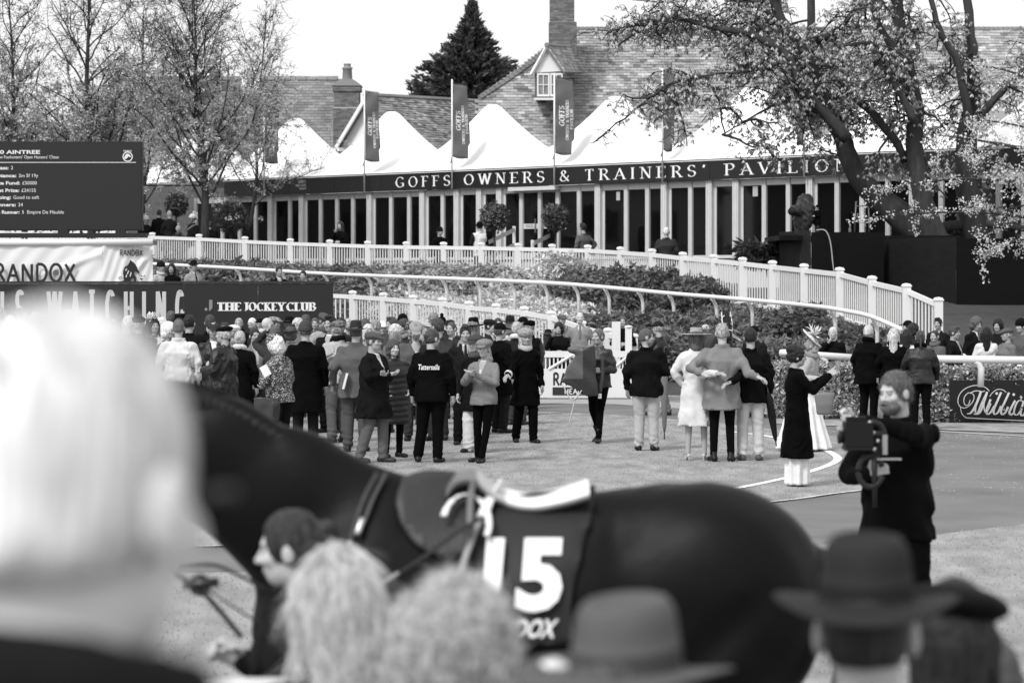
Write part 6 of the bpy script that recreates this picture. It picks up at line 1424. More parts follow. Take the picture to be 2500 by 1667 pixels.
mb = MB(); a, b = WB(2320, 1027), WB(2760, 928); mb.box((a+b)/2+[0, .03, 0], (b[0]-a[0], .05, b[2]-a[2])); mb.build('board_face', m_plain, wb, color=.010)
# script lettering: traced as strokes with a slanted pen (crop scale 5.227, origin 2050,740)
c_ = lambda pts: [(2050+x/5.227, 740+y/5.227) for x, y in pts]
SCR = [(c_([(1910, 1122), (1860, 1075), (1790, 1052), (1700, 1052), (1610, 1085), (1545, 1140), (1512, 1210), (1512, 1280), (1545, 1325), (1600, 1335), (1660, 1300), (1705, 1240), (1712, 1180), (1680, 1145), (1630, 1150), (1590, 1200), (1585, 1260), (1605, 1300), (1645, 1290), (1662, 1235)]), 2.0),
       (c_([(1540, 1330), (1555, 1400), (1600, 1450), (1680, 1465), (2352, 1498), (2700, 1515)]), 1.7),
       (c_([(1660, 1150), (1720, 1120), (1780, 1120), (1820, 1128), (1850, 1120)]), 2.2),
       (c_([(1800, 1130), (1770, 1220), (1720, 1330), (1670, 1400), (1625, 1408)]), 6.0), (c_([(1770, 1200), (1740, 1300), (1730, 1380), (1760, 1395), (1800, 1300), (1880, 1130)]), 4.2), (c_([(1880, 1130), (1850, 1230), (1800, 1370), (1760, 1412), (1710, 1410)]), 5.5), (c_([(1850, 1230), (1840, 1330), (1870, 1400), (1930, 1280)]), 3.),
       (c_([(1925, 1225), (1900, 1290), (1870, 1370), (1885, 1415), (1925, 1390), (1975, 1310)]), 5.5), (c_([(2125, 1138), (2080, 1105), (2010, 1100), (1950, 1140), (1915, 1190)]), 1.8),
       (c_([(2060, 1135), (2010, 1250), (1965, 1360), (1975, 1415), (2020, 1390), (2060, 1310)]), 5.5), (c_([(2160, 1140), (2110, 1250), (2060, 1360), (2070, 1418), (2110, 1395), (2150, 1320)]), 5.5),
       (c_([(2240, 1240), (2200, 1310), (2165, 1390), (2185, 1422), (2225, 1395)]), 5.5), (c_([(2340, 1250), (2290, 1240), (2250, 1290), (2225, 1370), (2235, 1420), (2275, 1415), (2320, 1340), (2345, 1250)]), 4.2), (c_([(2350, 1250), (2320, 1340), (2310, 1420), (2345, 1425), (2400, 1330)]), 5),
       (c_([(2440, 1250), (2400, 1340), (2370, 1430)]), 5), (c_([(2410, 1320), (2470, 1245), (2500, 1260), (2450, 1430)]), 4.5), (c_([(2490, 1320), (2550, 1245), (2580, 1270), (2540, 1400), (2560, 1430), (2610, 1400)]), 4.5)]
V, Q = [], []
for pts, w_ in SCR:
    P = smooth(pts, 5); stroke_quads([(x, -y) for x, y in P], (lambda d, w=w_: w*(.40+.60*abs(d[1])) if w > 2.5 else w), V, Q)
for x, y in ((2003, 1150), (2220, 1165)):
    x, y = 2050+x/5.227, 740+y/5.227; b0 = len(V); V += [np.array((x+3.4*math.cos(t), -y+3.4*math.sin(t))) for t in np.linspace(0, 2*np.pi, 12, endpoint=False)]; Q += [(b0, b0+i, b0+i+1, b0+i+1) for i in ()]; Q += [(b0, b0+1+i, b0+2+i, b0+3+i) for i in (0, 2, 4, 6, 8)]
P = np.array(V)[np.array(Q).ravel()]; Q2 = np.arange(len(P)).reshape(-1, 4); ok = P[:, 0].reshape(-1, 4).max(1) < 2752; X = np.array([WB(x, -y, .002+.0006*((i//4) % 9)) for i, (x, y) in enumerate(P)])
link('script_lettering', mesh('script_lettering', X, Q2[ok][:, ::-1], m_print, False), wb, .62)
# ---------------------------------------------------------------- the people, one by one (picture column, top of head, scale)
G1 = 'spectators standing in the packed group on the left of the lawn'
G2 = 'racegoers behind the rails at the right'
G3 = 'people on the terrace by the pavilion'
G4 = 'people on the ramp behind the long hoarding'
G5 = 'people behind the gate and lower picket fence'
J = dict
def P_(label, px, py, k, yaw, g=G1, **kw): return person(label, px, py, k, yaw, group=g, **kw)
# far left, half veiled by the blurred near head
P_('grey haired man seen from behind at the extreme left edge', 3, 752, 138, 170, top=.06, hairc=.25)
P_('fair haired person low between two men at far left', 25, 771, 146, -150, top=.2, hairc=.5, fem=True, hair='bob')
P_('dark haired man in profile below the letter S', 53, 752, 144, 60, top=.05, hairc=.07, shirt=.6)
P_('white haired person right of the man under the letter S', 89, 764, 150, 165, top=.25, hairc=.65, hair='curly')
P_('short man with dark cropped hair under the letter W', 119, 769, 140, 175, top=.1, hairc=.12, hair='crop')
P_('person with brown bob under the right half of the W', 145, 771, 136, 20, top=.15, hairc=.15, fem=True, hair='bob')
P_('curly fair haired man looking at the camera under the letter A', 167, 758, 146, 5, top=.12, hairc=.35, hair='curly', shirt=.6)
P_('man in glasses with swept dark hair under the A', 190, 766, 152, 35, top=.1, hairc=.08, hair='quiff', shirt=.6, tie=.1)
P_('fair fringed young man facing the camera under the letter C', 236, 774, 153, -12, top=.08, hairc=.42, hair='fringe', shirt=.7, tie=.08)
P_('half hidden man with receding dark hair below the C', 266, 778, 146, 10, top=.06, hairc=.07, hair='short')
P_('boy with tousled dark hair smiling down to the left in suit', 275, 796, 164, -35, top=.05, hairc=.05, hair='quiff', shirt=.75, tie=.1, H=1.62, head=(0, -12, 0))
P_('small dark haired man in profile left of the white haired woman', 293, 790, 150, -60, top=.05, hairc=.05)
P_('woman with white bobbed hair and hairband seen from behind', 314, 772, 152, 165, top=.10, hairc=.62, hair='bob', fem=True, coat='overcoat')
P_('broad man in black flat cap and black overcoat seen from behind', 339, 770, 158, 178, top=.018, hat='flatcap', hatc=.03, hairc=.35, coat='overcoat', girth=1.12, bot=.03)
q_ = P_('dark long haired woman with white feathered headpiece and white jacket', 376, 776, 150, 28, top=.6, hairc=.03, hair='long', fem=True, shirt=.02, bot=.05); wfeather = q_
P_('pale haired woman just behind the feathered headpiece woman', 396, 774, 140, 140, top=.5, hairc=.7, hair='short', fem=True)
P_('tall man with thick greying hair below the letter N', 418, 759, 138, 175, top=.08, hairc=.12, hair='short')
P_('person in a small black pillbox hat below the letter G', 440, 765, 138, 175, top=.05, hat='pillbox', hatc=.02, hairc=.05)
P_('woman with fluffy white hair behind the white suited man', 413, 786, 160, 60, top=.04, hairc=.75, hair='curly', arms=('hold', 'down'), fem=False)
P_('man in a white suit jacket and white trousers seen from behind', 436, 779, 168, 182, top=.62, bot=.60, hairc=.17, hair='crop', girth=1.1, shoec=.1, fold=1.1)
P_('man in black coat with dark hair and sunglasses arm', 463, 769, 156, 165, top=.02, hairc=.02, hair='short', coat='coat', bot=.06, girth=1.1)
P_('man with close cropped balding head in black coat from behind', 513, 768, 150, 172, top=.02, hairc=.07, hair='crop', coat='coat', girth=1.05, bot=.04)
P_('smiling man in flat cap and wax jacket facing the camera', 521, 787, 160, 12, top=.03, mat=m_shiny, hat='flatcap', hatc=.07, hairc=.3, coat='coat', shirt=.7, arms=('down', 'hold'), bot=.05, head=(0, -6, 0))
P_('person in grey felt trilby behind the man in black beret', 549, 786, 150, 178, top=.05, hat='trilby', hatc=.09, hairc=.2)
P_('stout man in black beret and waxed jacket turned left', 545, 795, 174, -112, top=.035, mat=m_shiny, hat='beret', hatc=.02, hairc=.4, hair='short', coat='coat', girth=1.18, arms=('hold', 'hold'), bot=.03, hem=.68, fold=1.5)
P_('person in white sunhat behind the blonde woman', 571, 792, 150, 170, top=.3, hat='bakerboy', hatc=.7, hairc=.3, fem=True)
P_('grey haired man in black coat facing the camera alone by the hoarding', 583, 776, 128, -5, top=.02, hairc=.35, hair='crop', coat='coat', scarf=.02)
P_('white haired man looking down beside the hoarding', 618, 776, 128, -25, top=.05, hairc=.7, hair='short', head=(0, -18, 0))
P_('person in black flat cap left of the bald man', 639, 775, 134, -140, top=.05, hat='flatcap', hatc=.02, hairc=.2, scarf=.6)
P_('bald man with dark coat collar below JOCKEY', 653, 777, 148, 130, top=.06, hair=None, skin=.5, coat='coat')
P_('moustached man in patterned flat cap looking right', 671, 772, 136, 60, top=.06, hat='plaidcap', hatc=.35, hairc=.08, shirt=.4, skin=.25)
P_('man in glossy black homburg below the word CLUB', 706, 770, 132, 155, top=.04, hat='homburg', hatc=.012, hairc=.1)
P_('person in dark creased felt hat with curly hair', 711, 789, 148, 172, top=.25, hat='fedora', hatc=.06, hairc=.1, hair='curly', fem=True)
P_('blonde curly haired woman left of the knitted cap man', 727, 777, 142, -25, top=.2, hairc=.5, hair='curly', fem=True)
P_('dark haired man rising behind the knitted cap man', 746, 768, 140, 178, top=.06, hairc=.1, hair='quiff', scarf=.2)
P_('man in long black overcoat and close grey cap from behind', 746, 781, 176, 181, top=.010, hat='beanie', hatc=.10, hairc=.1, coat='overcoat', hem=.52, bot=.035, girth=1.06, fold=.5)
P_('small dark haired face behind the shoulder of the scarfed man', 769, 776, 124, 0, top=.1, hairc=.12)
P_('man in grey flat cap and wound scarf in pale coat', 789, 764, 140, 40, top=.4, hat='flatcap', hatc=.13, hairc=.1, scarf=.14, head=(0, -18, 0), coat='coat')
P_('dark haired man in sunglasses and open white collar, black jacket', 806, 769, 158, -28, top=.02, hairc=.02, hair='quiff', shirt=.75, bot=.02, arms=('hold', 'down'))
P_('dark haired person just behind the plaid cap man', 834, 775, 136, 150, top=.05, hairc=.04)
P_('pale faced man behind the left brim of the grey fedora', 850, 778, 128, 10, top=.3, hairc=.4)
P_('man in plaid flat cap and crumpled pale jacket turned left', 824, 781, 168, -140, top=.45, bot=.16, hat='plaidcap', hatc=.25, hairc=.2, coat='short', hem=.86, arms=('hold', 'bag'), fold=1.6, scarf=.02)
P_('man in brown fedora and grey tweed jacket holding a paper behind him', 869, 778, 177, 176, top=.16, mat=m_wool, bot=.12, hat='fedora', hatc=.055, hairc=.1, arms=((-.29, -.06, 1.15), (-.27, .10, .92)) if False else (((-.30, -.08, 1.15), (-.33, .06, .93)), 'down'), coat='coat', hem=.74, girth=1.08, fold=1.3, scarf=None)
P_('blonde woman with low bun, white scarf and black dress', 586, 807, 170, 172, top=.012, hairc=.42, hair='tied', fem=True, scarf=.62, coat='overcoat', hem=.35, bot=.02)
P_('stocky young man in light waistcoated suit facing right', 622, 801, 162, 25, top=.22, hairc=.03, hair='short', shirt=.62, tie=.45, girth=1.15, bot=.06, skin=.33)
P_('man holding his brown trilby on with a raised arm', 672, 797, 168, 150, top=.075, hat='trilby', hatc=.16, hairc=.12, arms=('hat', 'down'), bot=.08, coat='jacket', hem=.70)
q_ = P_('older woman in leopard print hat and leopard jacket with shoulder bag', 684, 813, 190, -125, top=.52, mat=m_leopard, hat='leopard', hatc=.6, hairc=.7, hair='curly', fem=True, girth=1.18, coat='short', hem=.86, arms=('front', 'front'), bot=.02, head=(0, -22, 0), lean=(0, .05)); leop = q_
P_('brown haired person behind the brim of the brown fedora', 892, 779, 146, 170, top=.1, hairc=.1, hair='bob', fem=True)
P_('blonde woman half hidden behind the brown fedora', 899, 792, 152, 20, top=.3, hairc=.55, hair='bob', fem=True)
P_('greying man in glasses in left profile', 915, 780, 144, -85, top=.3, hairc=.25, hair='crop')
P_('smiling woman in white baseball cap', 934, 784, 142, 12, top=.1, hat='baseball', hatc=.75, hairc=.3, fem=True, hair='bob')
P_('man with thick brown swept hair above the fur beret', 956, 773, 146, -50, top=.1, hairc=.09, hair='quiff', girth=1.1)
P_('person in tall pointed black knitted hat', 984, 765, 134, 30, top=.05, hat='beanie', hatc=.015, hairc=.05)
P_('woman in dark curly fur hat and leopard scarf', 985, 778, 142, -40, top=.04, hat='furcloche', hatc=.12, hairc=.1, fem=True, scarf=.3)
P_('woman in pale round fur beret and sunglasses seen from behind', 966, 791, 158, 150, top=.2, hat='furcloche', hatc=.55, hairc=.25, fem=True, hair='bob')
P_('woman in black and white striped hat behind the beige cap', 1003, 783, 144, 0, top=.06, hat='leopard', hatc=.5, hairc=.1, fem=True)
P_('man in beige flat cap looking down, brown jacket, black scarf', 1015, 785, 166, 5, top=.15, mat=m_wool, hat='flatcap', hatc=.34, hairc=.2, shirt=.55, scarf=None, head=(0, -28, 0), coat='jacket', girth=1.1, arms=('front', 'front'), bot=.08)
P_('person in pale cream cap behind the beige flat cap man', 1036, 783, 150, 50, top=.25, hat='flatcap', hatc=.45, hairc=.3)
P_('grey haired person high at the back by the white fence', 1059, 764, 122, 175, g=G5, top=.2, hairc=.2, hair='curly')
P_('person in black bobble hat high at the back by the white fence', 1079, 765, 122, 178, g=G5, top=.05, hat='pom', hatc=.015, hairc=.1)
P_('tall dark haired man in big grey anorak facing left', 1068, 777, 166, -140, top=.09, hairc=.06, hair='short', coat='coat', girth=1.25, gilet=.35, bot=.06, hem=.74)
P_('man with short hair watching between the anorak and the young man', 1102, 786, 144, -30, top=.06, hairc=.10, hair='crop', shirt=.3)
P_('man in dark flat cap behind the short haired watcher', 1097, 780, 132, -20, top=.06, hat='flatcap', hatc=.04, hairc=.1)
P_('man in grey flat cap and long dark coat with folded arms', 913, 809, 188, 62, top=.022, bot=.17, hat='flatcap', hatc=.13, hairc=.12, hair='crop', coat='overcoat', hem=.60, arms=('cross', 'cross'), girth=1.12, legs='step', shoec=.06, shirt=.6)
P_('laughing woman with long wavy hair in long black puffer coat', 960, 828, 183, 28, top=.035, bot=.012, coat='puffer', hairc=.09, hair='wavy', fem=True, arms=('pocket', 'pocket'), botk='slim', girth=1.22, hem=.50, shoec=.02, skin=.5)
tat = P_('man with hair in a bun in black jacket lettered across the back', 1054, 803, 188, 168, top=.012, bot=.010, hairc=.07, hair='bun', coat='short', hem=.80, girth=1.10, legs=(((-.13, .02, .5), (-.19, .02, .09)), ((.08, .02, .5), (.09, -.04, .09))), head=(-35, -8, 0), fold=.6)
P_('dark haired young man in suit looking straight at the camera', 1136, 793, 170, 4, top=.03, bot=.02, hairc=.04, hair='quiff', shirt=.7, tie=.04)
P_('woman in soft grey beret and long hair behind the clapping woman', 1160, 816, 178, -30, top=.02, bot=.6, botk='wide', hat='bakerboy', hatc=.10, hairc=.3, hair='long', fem=True, scarf=.12, coat='coat')
P_('woman in tweed cap and tweed jacket clapping and smiling', 1182, 826, 188, -30, top=.26, mat=m_wool, bot=.008, hat='bakerboy', hatc=.26, hairc=.2, fem=True, arms=('clap', 'clap'), hands='flat', coat='jacket', hem=.83, botk='slim', girth=1.12, legs='contra', shirt=.5, head=(10, 0, 0))
P_('man in glossy black fedora with long grey hair and pale coat', 1156, 771, 160, 155, top=.30, hat='fedora', hatc=.012, hairc=.2, hair='longback', coat='overcoat', bot=.1, girth=1.1)
P_('bearded man in dark cap and suit left of the phone woman', 1198, 778, 142, 60, g=G5, top=.05, hat='flat', hatc=.03, hairc=.03, shirt=.6)
P_('woman with parted dark hair raising her hand to her face', 1216, 776, 138, 5, g=G5, top=.5, hairc=.06, hair='tied', fem=True, arms=('down', 'drink'))
P_('man in dark fedora and spectacles facing the camera', 1245, 767, 134, -15, g=G5, top=.06, hat='fedora', hatc=.04, hairc=.3, shirt=.4, scarf=.2)
P_('man in black baseball cap and black jacket facing right', 1222, 788, 158, 125, top=.012, hat='baseball', hatc=.02, hairc=.1, coat='coat', girth=1.12, bot=.04)
P_('grey haired man in dark suit left of the fur hat', 1262, 785, 150, 160, g=G5, top=.04, hairc=.4, hair='short', scarf=.7)
P_('man in black visor cap at the back by the fence post', 1276, 773, 130, -60, g=G5, top=.08, hat='baseball', hatc=.02, hairc=.2)
P_('man in black flat cap and black waistcoat with white sleeves', 1292, 781, 140, -150, g=G5, top=.02, hat='flatcap', hatc=.012, hairc=.2, gilet=8.)
fur = P_('woman in big fur hat and long black coat with white cuffs', 1283, 800, 168, 18, g=None, top=.008, bot=.008, hat='fur', hatc=.36, hairc=.4, hair='bob', fem=True, coat='overcoat', hem=.58, arms=((-.24, .12, 1.16), (.02, .27, 1.12)) if False else ('down', ((.24, .10, 1.16), (.36, .22, 1.07))), scarf=.45, skin=.35, legs='step')
P_('person in black brimmed hat and fur collar behind the gate', 1338, 803, 119, 170, g=G5, top=.15, hat='trilby', hatc=.02, hairc=.04, fem=True, hair='long', coat='coat', scarf=.3, floor=CH-(803-HY)/119-1.62)
P_('dark curly haired woman photographing with a small camera', 1364, 787, 120, -12, g=G5, floor=CH-(787-HY)/120-1.64, top=.02, hairc=.025, hair='curly', fem=True, arms=('hold', 'phone'), coat='coat', girth=1.1)
P_('man in tweed flat cap behind the photographing woman', 1372, 767, 117, 20, g=G5, top=.2, hat='flatcap', hatc=.15, hairc=.2)
P_('bald bearded man in pale three piece tweed suit', 1416, 763, 120, 0, g=G5, top=.30, mat=m_wool, hair=None, shirt=.35, tie=.2, coat='jacket', bot=.3, arms=('pocket', 'pocket'), skin=.5)
P_('woman in black coat with lanyard standing right of the bald man', 1522, 772, 118, -18, g=G5, top=.012, hairc=.12, hair='tied', fem=True, coat='coat', arms=('hold', 'front'), girth=1.1, scarf=None, shirt=None, bot=.02)
rug = P_('woman in dark quilted gilet carrying a folded horse rug', 1460, 802, 168, -22, g=None, top=.055, gilet=.8, bot=.008, botk='slim', hairc=.17, hair='tied', fem=True, coat='short', hem=.86, arms=('hold', ((.29, .03, 1.15), (.22, .20, 1.10))), legs='walk', girth=1.12, shoec=.03, shoe='boot', head=(-18, 0, 0), mat=m_shiny, fold=1.2)
P_('man in navy blazer and pale chinos turning his head to the right', 1578, 802, 176, 172, g=None, top=.018, bot=.46, hairc=.12, hair='crop', coat='jacket', hem=.78, girth=1.16, arms=('down', 'hold'), head=(-75, 0, 0), shoec=.02, fold=1.3)
capman = P_('man in baseball cap and quilted jacket walking off to the left', 1606, 784, 140, -130, g=None, top=.03, mat=m_shiny, hat='baseball', hatc=.04, hairc=.25, coat='short', hem=.90, arms=('hold', 'hold'), bot=.20, legs='step', fold=1.5)
trw = P_('woman in wide pale boater hat and belted cream coat from behind', 1700, 797, 186, 176, g='the three people with arms round each other', top=.60, hat='boater', hatc=.42, hairc=.14, hair='bob', fem=True, coat='overcoat', hem=.46, bot=.4, botk='bare', skin=.38, shoe='heel', shoec=.55,
    arms=(((-.30, .0, 1.18), (-.20, .06, 1.02)), ((.10, -.27, 1.16), (.26, -.43, 1.17))), girth=.98)
trm = P_('tall fair haired man in grey jacket with arms round both companions', 1763, 789, 187, 180, g='the three people with arms round each other', top=.26, mat=m_cloth, bot=.010, botk='slim', hairc=.30, hair='short', coat='coat', hem=.66, girth=1.08,
    arms=(((-.41, -.18, 1.19), (-.28, -.27, 1.13)), ((.32, -.18, 1.13), (.42, -.25, 1.09))), shoec=.02, skin=.42)
tr2 = P_('dark haired young man in navy blazer and cream trousers from behind', 1832, 801, 186, 180, g='the three people with arms round each other', top=.016, bot=.50, hairc=.02, hair='short', coat='jacket', hem=.77, girth=1.03, shirt=None,
    arms=(((-.12, -.27, 1.13), (-.30, -.43, 1.06)), 'down'), shoec=.12, scarf=None, fold=1.3)
P_('groom in dark cap leading the horse behind the group of three', 1842, 795, 142, 150, g=None, top=.03, hat='baseball', hatc=.02, hairc=.05, bot=.10, botk='wide', coat='coat')
whw = P_('woman in white saucer hat and long white dress behind the phone woman', 1962, 824, 176, 60, g=None, lean=(0, .15), top=.45, dress=(.03, .27), bot=.75, hairc=.25, hair='tied', fem=True, coat='tee', arms=('hold', 'hold'), scarf=.3)
phw = P_('woman in long black coat and white skirt holding up a phone', 1946, 842, 212, 92, g=None, top=.008, dress=(.02, .03), bot=.72, hairc=.02, hair='updo', fem=True, coat='overcoat', hem=.36, arms=(((-.22, .16, 1.22), (-.05, .40, 1.40)), ((.23, .18, 1.22), (.07, .40, 1.40))), girth=1.0, fold=.8)
P_('white haired man with hand to his mouth behind the first rail', 2033, 798, 140, -25, g=G2, top=.015, hairc=.6, hair='crop', coat='coat', arms=('down', 'chin'), floor=0.0, skin=.45)
P_('white haired man in black hooded coat with his back to the camera', 2121, 793, 150, 140, g=None, top=.010, bot=.010, hairc=.5, hair='crop', coat='coat', girth=1.2, hem=.72, scarf=.008, legs='stand')
P_('blonde woman in black hooded coat with back turned', 2181, 803, 151, 172, g=None, top=.010, bot=.010, hairc=.5, hair='longback', fem=True, coat='coat', girth=1.25, scarf=.008)
P_('dark haired woman in a pale top between two dark backs', 2214, 804, 142, 165, g=G2, top=.55, hairc=.02, hair='long', fem=True)
P_('woman with brown ponytail in padded grey gilet from behind', 2247, 807, 155, 175, g=None, top=.045, gilet=.25, bot=.012, hairc=.08, hair='pony', fem=True, coat='coat', hem=.82, girth=1.3, mat=m_shiny, scarf=.015)
P_('man in black cap peering left above the dark haired woman', 2216, 782, 128, -90, g=G2, top=.05, hat='baseball', hatc=.02, hairc=.05)
P_('person with dark curly fringe beside the black cap', 2231, 789, 132, 120, g=G2, top=.05, hairc=.03, hair='curly')
P_('tall man in black rimmed glasses and dark jumper', 2290, 775, 126, -30, g=G2, top=.03, hairc=.03, hair='quiff', shirt=.7, coat='jacket')
P_('short man with trimmed beard in grey hooded jacket', 2282, 806, 142, -40, g=G2, top=.16, hairc=.05, hair='crop', coat='coat', scarf=.18)
P_('man in dark overcoat, shirt and tie in right profile', 2330, 796, 142, 62, g=G2, top=.025, hairc=.08, hair='quiff', coat='overcoat', shirt=.6, tie=.4)
P_('tall curly haired man in dark coat bending to the woman in white', 2382, 773, 134, 35, g=G2, top=.02, hairc=.14, hair='curly', coat='overcoat', shirt=.65, tie=.08, head=(0, -12, 0))
P_('woman with long black hair and white jacket behind the second rail', 2409, 800, 140, 170, g=G2, top=.62, hairc=.012, hair='longback', fem=True, coat='short', arms=('hold', 'hold'))
P_('bearded man with dark tousled hair at the right', 2436, 779, 130, -30, g=G2, top=.03, hairc=.02, hair='curly')
P_('elderly man in tweed flat cap and herringbone coat facing left', 2457, 800, 144, -70, g=G2, top=.22, mat=m_wool, hat='flatcap', hatc=.15, hairc=.3, hair='crop', coat='coat', girth=1.15)
P_('person in round black fur hat cut by the right edge', 2492, 777, 134, -50, g=G2, top=.15, hat='furcloche', hatc=.02, hairc=.05)
# people on the ramp behind the hoarding
for lab, px, py, yaw, kw in (('woman in black fur hat and pale wrap drinking behind the hoarding', 393, 637, 40, J(top=.45, hat='furcloche', hatc=.03, hairc=.3, fem=True, scarf=.5)),
    ('woman with long straight dark hair in black behind the hoarding', 419, 643, -5, J(top=.012, hairc=.02, hair='long', fem=True, arms=('hold', 'hold'))),
    ('man in black trilby and fawn overcoat above the hoarding', 473, 634, 40, J(top=.33, hat='trilby', hatc=.015, hairc=.1, coat='overcoat', shirt=.6, tie=.05)),
    ('laughing man in dark suit and open white shirt above the hoarding', 681, 651, 25, J(top=.02, hairc=.02, shirt=.75)),
    ('smiling dark haired man in suit and tie near the end of the hoarding', 740, 661, -10, J(top=.02, hairc=.02, shirt=.6, tie=.15))):
    k = 96.; z = gz(px, k); P_(lab, px, py, k, yaw, g=G4, floor=CH-(py-HY)/k-1.78, **kw)
# people on the terrace
for lab, px, py, k, yaw, kw in (
    ('cavalry soldier in plumed helmet half hidden by the screen edge', 357, 520, 73, 30, J(top=.03, hat='helmet', hatc=.6, hairc=.05)),
    ('person in dark jacket and pale trousers beside the overcoat man', 389, 512, 73, 160, J(top=.02, hairc=.05, bot=.5)),
    ('bald man in long dark overcoat beneath the birch leaves', 413, 515, 73, -150, J(top=.05, hair=None, coat='overcoat', skin=.5)),
    ('woman in pale bobble hat looking down beneath the birch', 436, 545, 75, 10, J(top=.08, hat='pom', hatc=.4, hairc=.3, fem=True, scarf=.1, head=(0, -25, 0))),
    ('cavalry soldier in white helmet and dark tunic beside the birch trunk', 470, 516, 74, -50, J(top=.03, hat='helmet', hatc=.75, hairc=.02, skin=.25, bot=.6, tonefn=lambda V: np.where(np.abs(V[:, 2]-1.33+.6*V[:, 0]) < .03, 15., 1.))),
    ('man in dark suit standing right of the birch trunk', 514, 541, 73, 165, J(top=.03, hairc=.1)),
    ('woman drinking from a cup outside the dark windows', 831, 541, 80, -25, J(top=.012, hairc=.04, hair='long', fem=True, arms=('hold', 'drink'))),
    ('man in black beanie and black coat outside the windows', 1074, 553, 84, 35, J(top=.012, hat='beanie', hatc=.02, hairc=.1, coat='coat')),
    ('person in black hat and white gilet with back turned by the steps', 1170, 541, 84, -150, J(top=.7, gilet=.02, hat='beanie', hatc=.012, hairc=.02, arms=('hold', 'hold'))),
    ('dark haired man in grey suit with hand on hip on the terrace', 1423, 545, 89, -140, J(top=.16, hairc=.015, hair='quiff', arms=('down', 'hip'), bot=.12)),
    ('white haired man in dark grey suit seen from behind on the terrace', 1627, 555, 93, 172, J(top=.07, hairc=.7, hair='short', girth=1.15, bot=.07))):
    P_(lab, px, py, k, yaw, g=G3, floor=CH-(py-HY)/k-(1.95 if 'soldier' in lab else 1.76), **kw)
person('camera operator in black hooded coat behind the covered camera', 1995, 500, 96, -60, group=None, floor=W(1940, 568, YP+2)[2]-.09, top=.012, hat='beanie', hatc=.02, hairc=.02, coat='coat', arms=('hold', 'hold'))
# ---------------------------------------------------------------- things worn and carried
def carried(name, label, cat, base, group=None): r = empty(name, base); tag(r, label, cat, group); return r, np.array(base, float)
def local_to_world(pr, p):
    R = rotz(pr['root'].rotation_euler[2]); return R @ (np.asarray(p, float)*pr['s'])+np.array(pr['root'].location)
# feathers of the headpiece and of the saucer hat (clothing: children of their wearers)
def feathers(pr, c, n, L, val, name='headpiece', spread=1.):
    mb = MB(); rr = np.random.default_rng(4)
    for i in range(n):
        d = rr.normal(size=3)*spread; d[2] = abs(d[2])+.4; d /= np.linalg.norm(d); pts = [np.array(c, float)]
        for q in range(6): d = d+rr.normal(size=3)*.25; d /= np.linalg.norm(d); pts.append(pts[-1]+d*L/6*(.6+.6*rr.random()))
        mb.tube(pts, [.006, .016, .022, .024, .02, .012, .003], 4, flat=.3)
    mb.build(name, m_felt, pr['root'], True, val)
hd_ = wfeather['neck']+[0, 0, .2]; feathers(wfeather, hd_+[.04, -.02, .0], 42, .16, .72)
def saucer(pr, c, r, tilt, val):
    rings = []; th = np.linspace(0, 2*np.pi, 33)[:-1]; R = rotx(tilt[0]) @ roty(tilt[1])
    for f, z in ((.01, .03), (.35, .028), (.4, .0), (.8, -.012), (1, .004), (1.0, .012), (.8, -.004), (.42, .010)): rings.append((np.stack([r*f*np.cos(th), r*f*np.sin(th), z+0*th], 1)) @ R.T+c)
    V, Q = ringcloth(rings); link('hat', mesh('hat', V, Q, m_felt), pr['root'], val)
saucer(whw, whw['neck']+[.0, -.02, .22], .20, (-.75, -.25), .78); feathers(whw, whw['neck']+[-.02, .02, .26], 16, .22, .75, 'feather', .7)
feathers(trw, trw['neck']+[.12, .03, .21], 30, .08, .6, 'hat_flowers')
# lettering on the black jacket
def drape_text(pr, txt, x0, x1, z, hgt, val, back=True, off=.010, slant=.18, bold=.03):
    V, T = font_mesh(txt, bold); V = V.copy(); V[:, 0] -= V[:, 0].min(); w = V[:, 0].max(); V[:, 0] += slant*V[:, 1]; Vt = pr['top'][0]
    X = x0+(x1-x0)*V[:, 0]/w; Z = z+V[:, 1]*hgt/.72; Y_ = np.empty(len(X)); sel = Vt[(Vt[:, 1] < 0)] if back else Vt[Vt[:, 1] > 0]
    for i in range(len(X)):
        d = (sel[:, 0]-X[i])**2+(sel[:, 2]-Z[i])**2; j = np.argsort(d)[:6]; Y_[i] = (sel[j, 1].min() if back else sel[j, 1].max())
    Y_ = np.median(Y_)*.3+Y_*.7
    link('lettering', mesh('lettering', np.stack([X, Y_-off if back else Y_+off, Z], 1), T, m_print, False), pr['root'], val)
drape_text(tat, 'Tattersalls', -.145, .145, 1.23, .070, .85, off=.016, bold=.012)
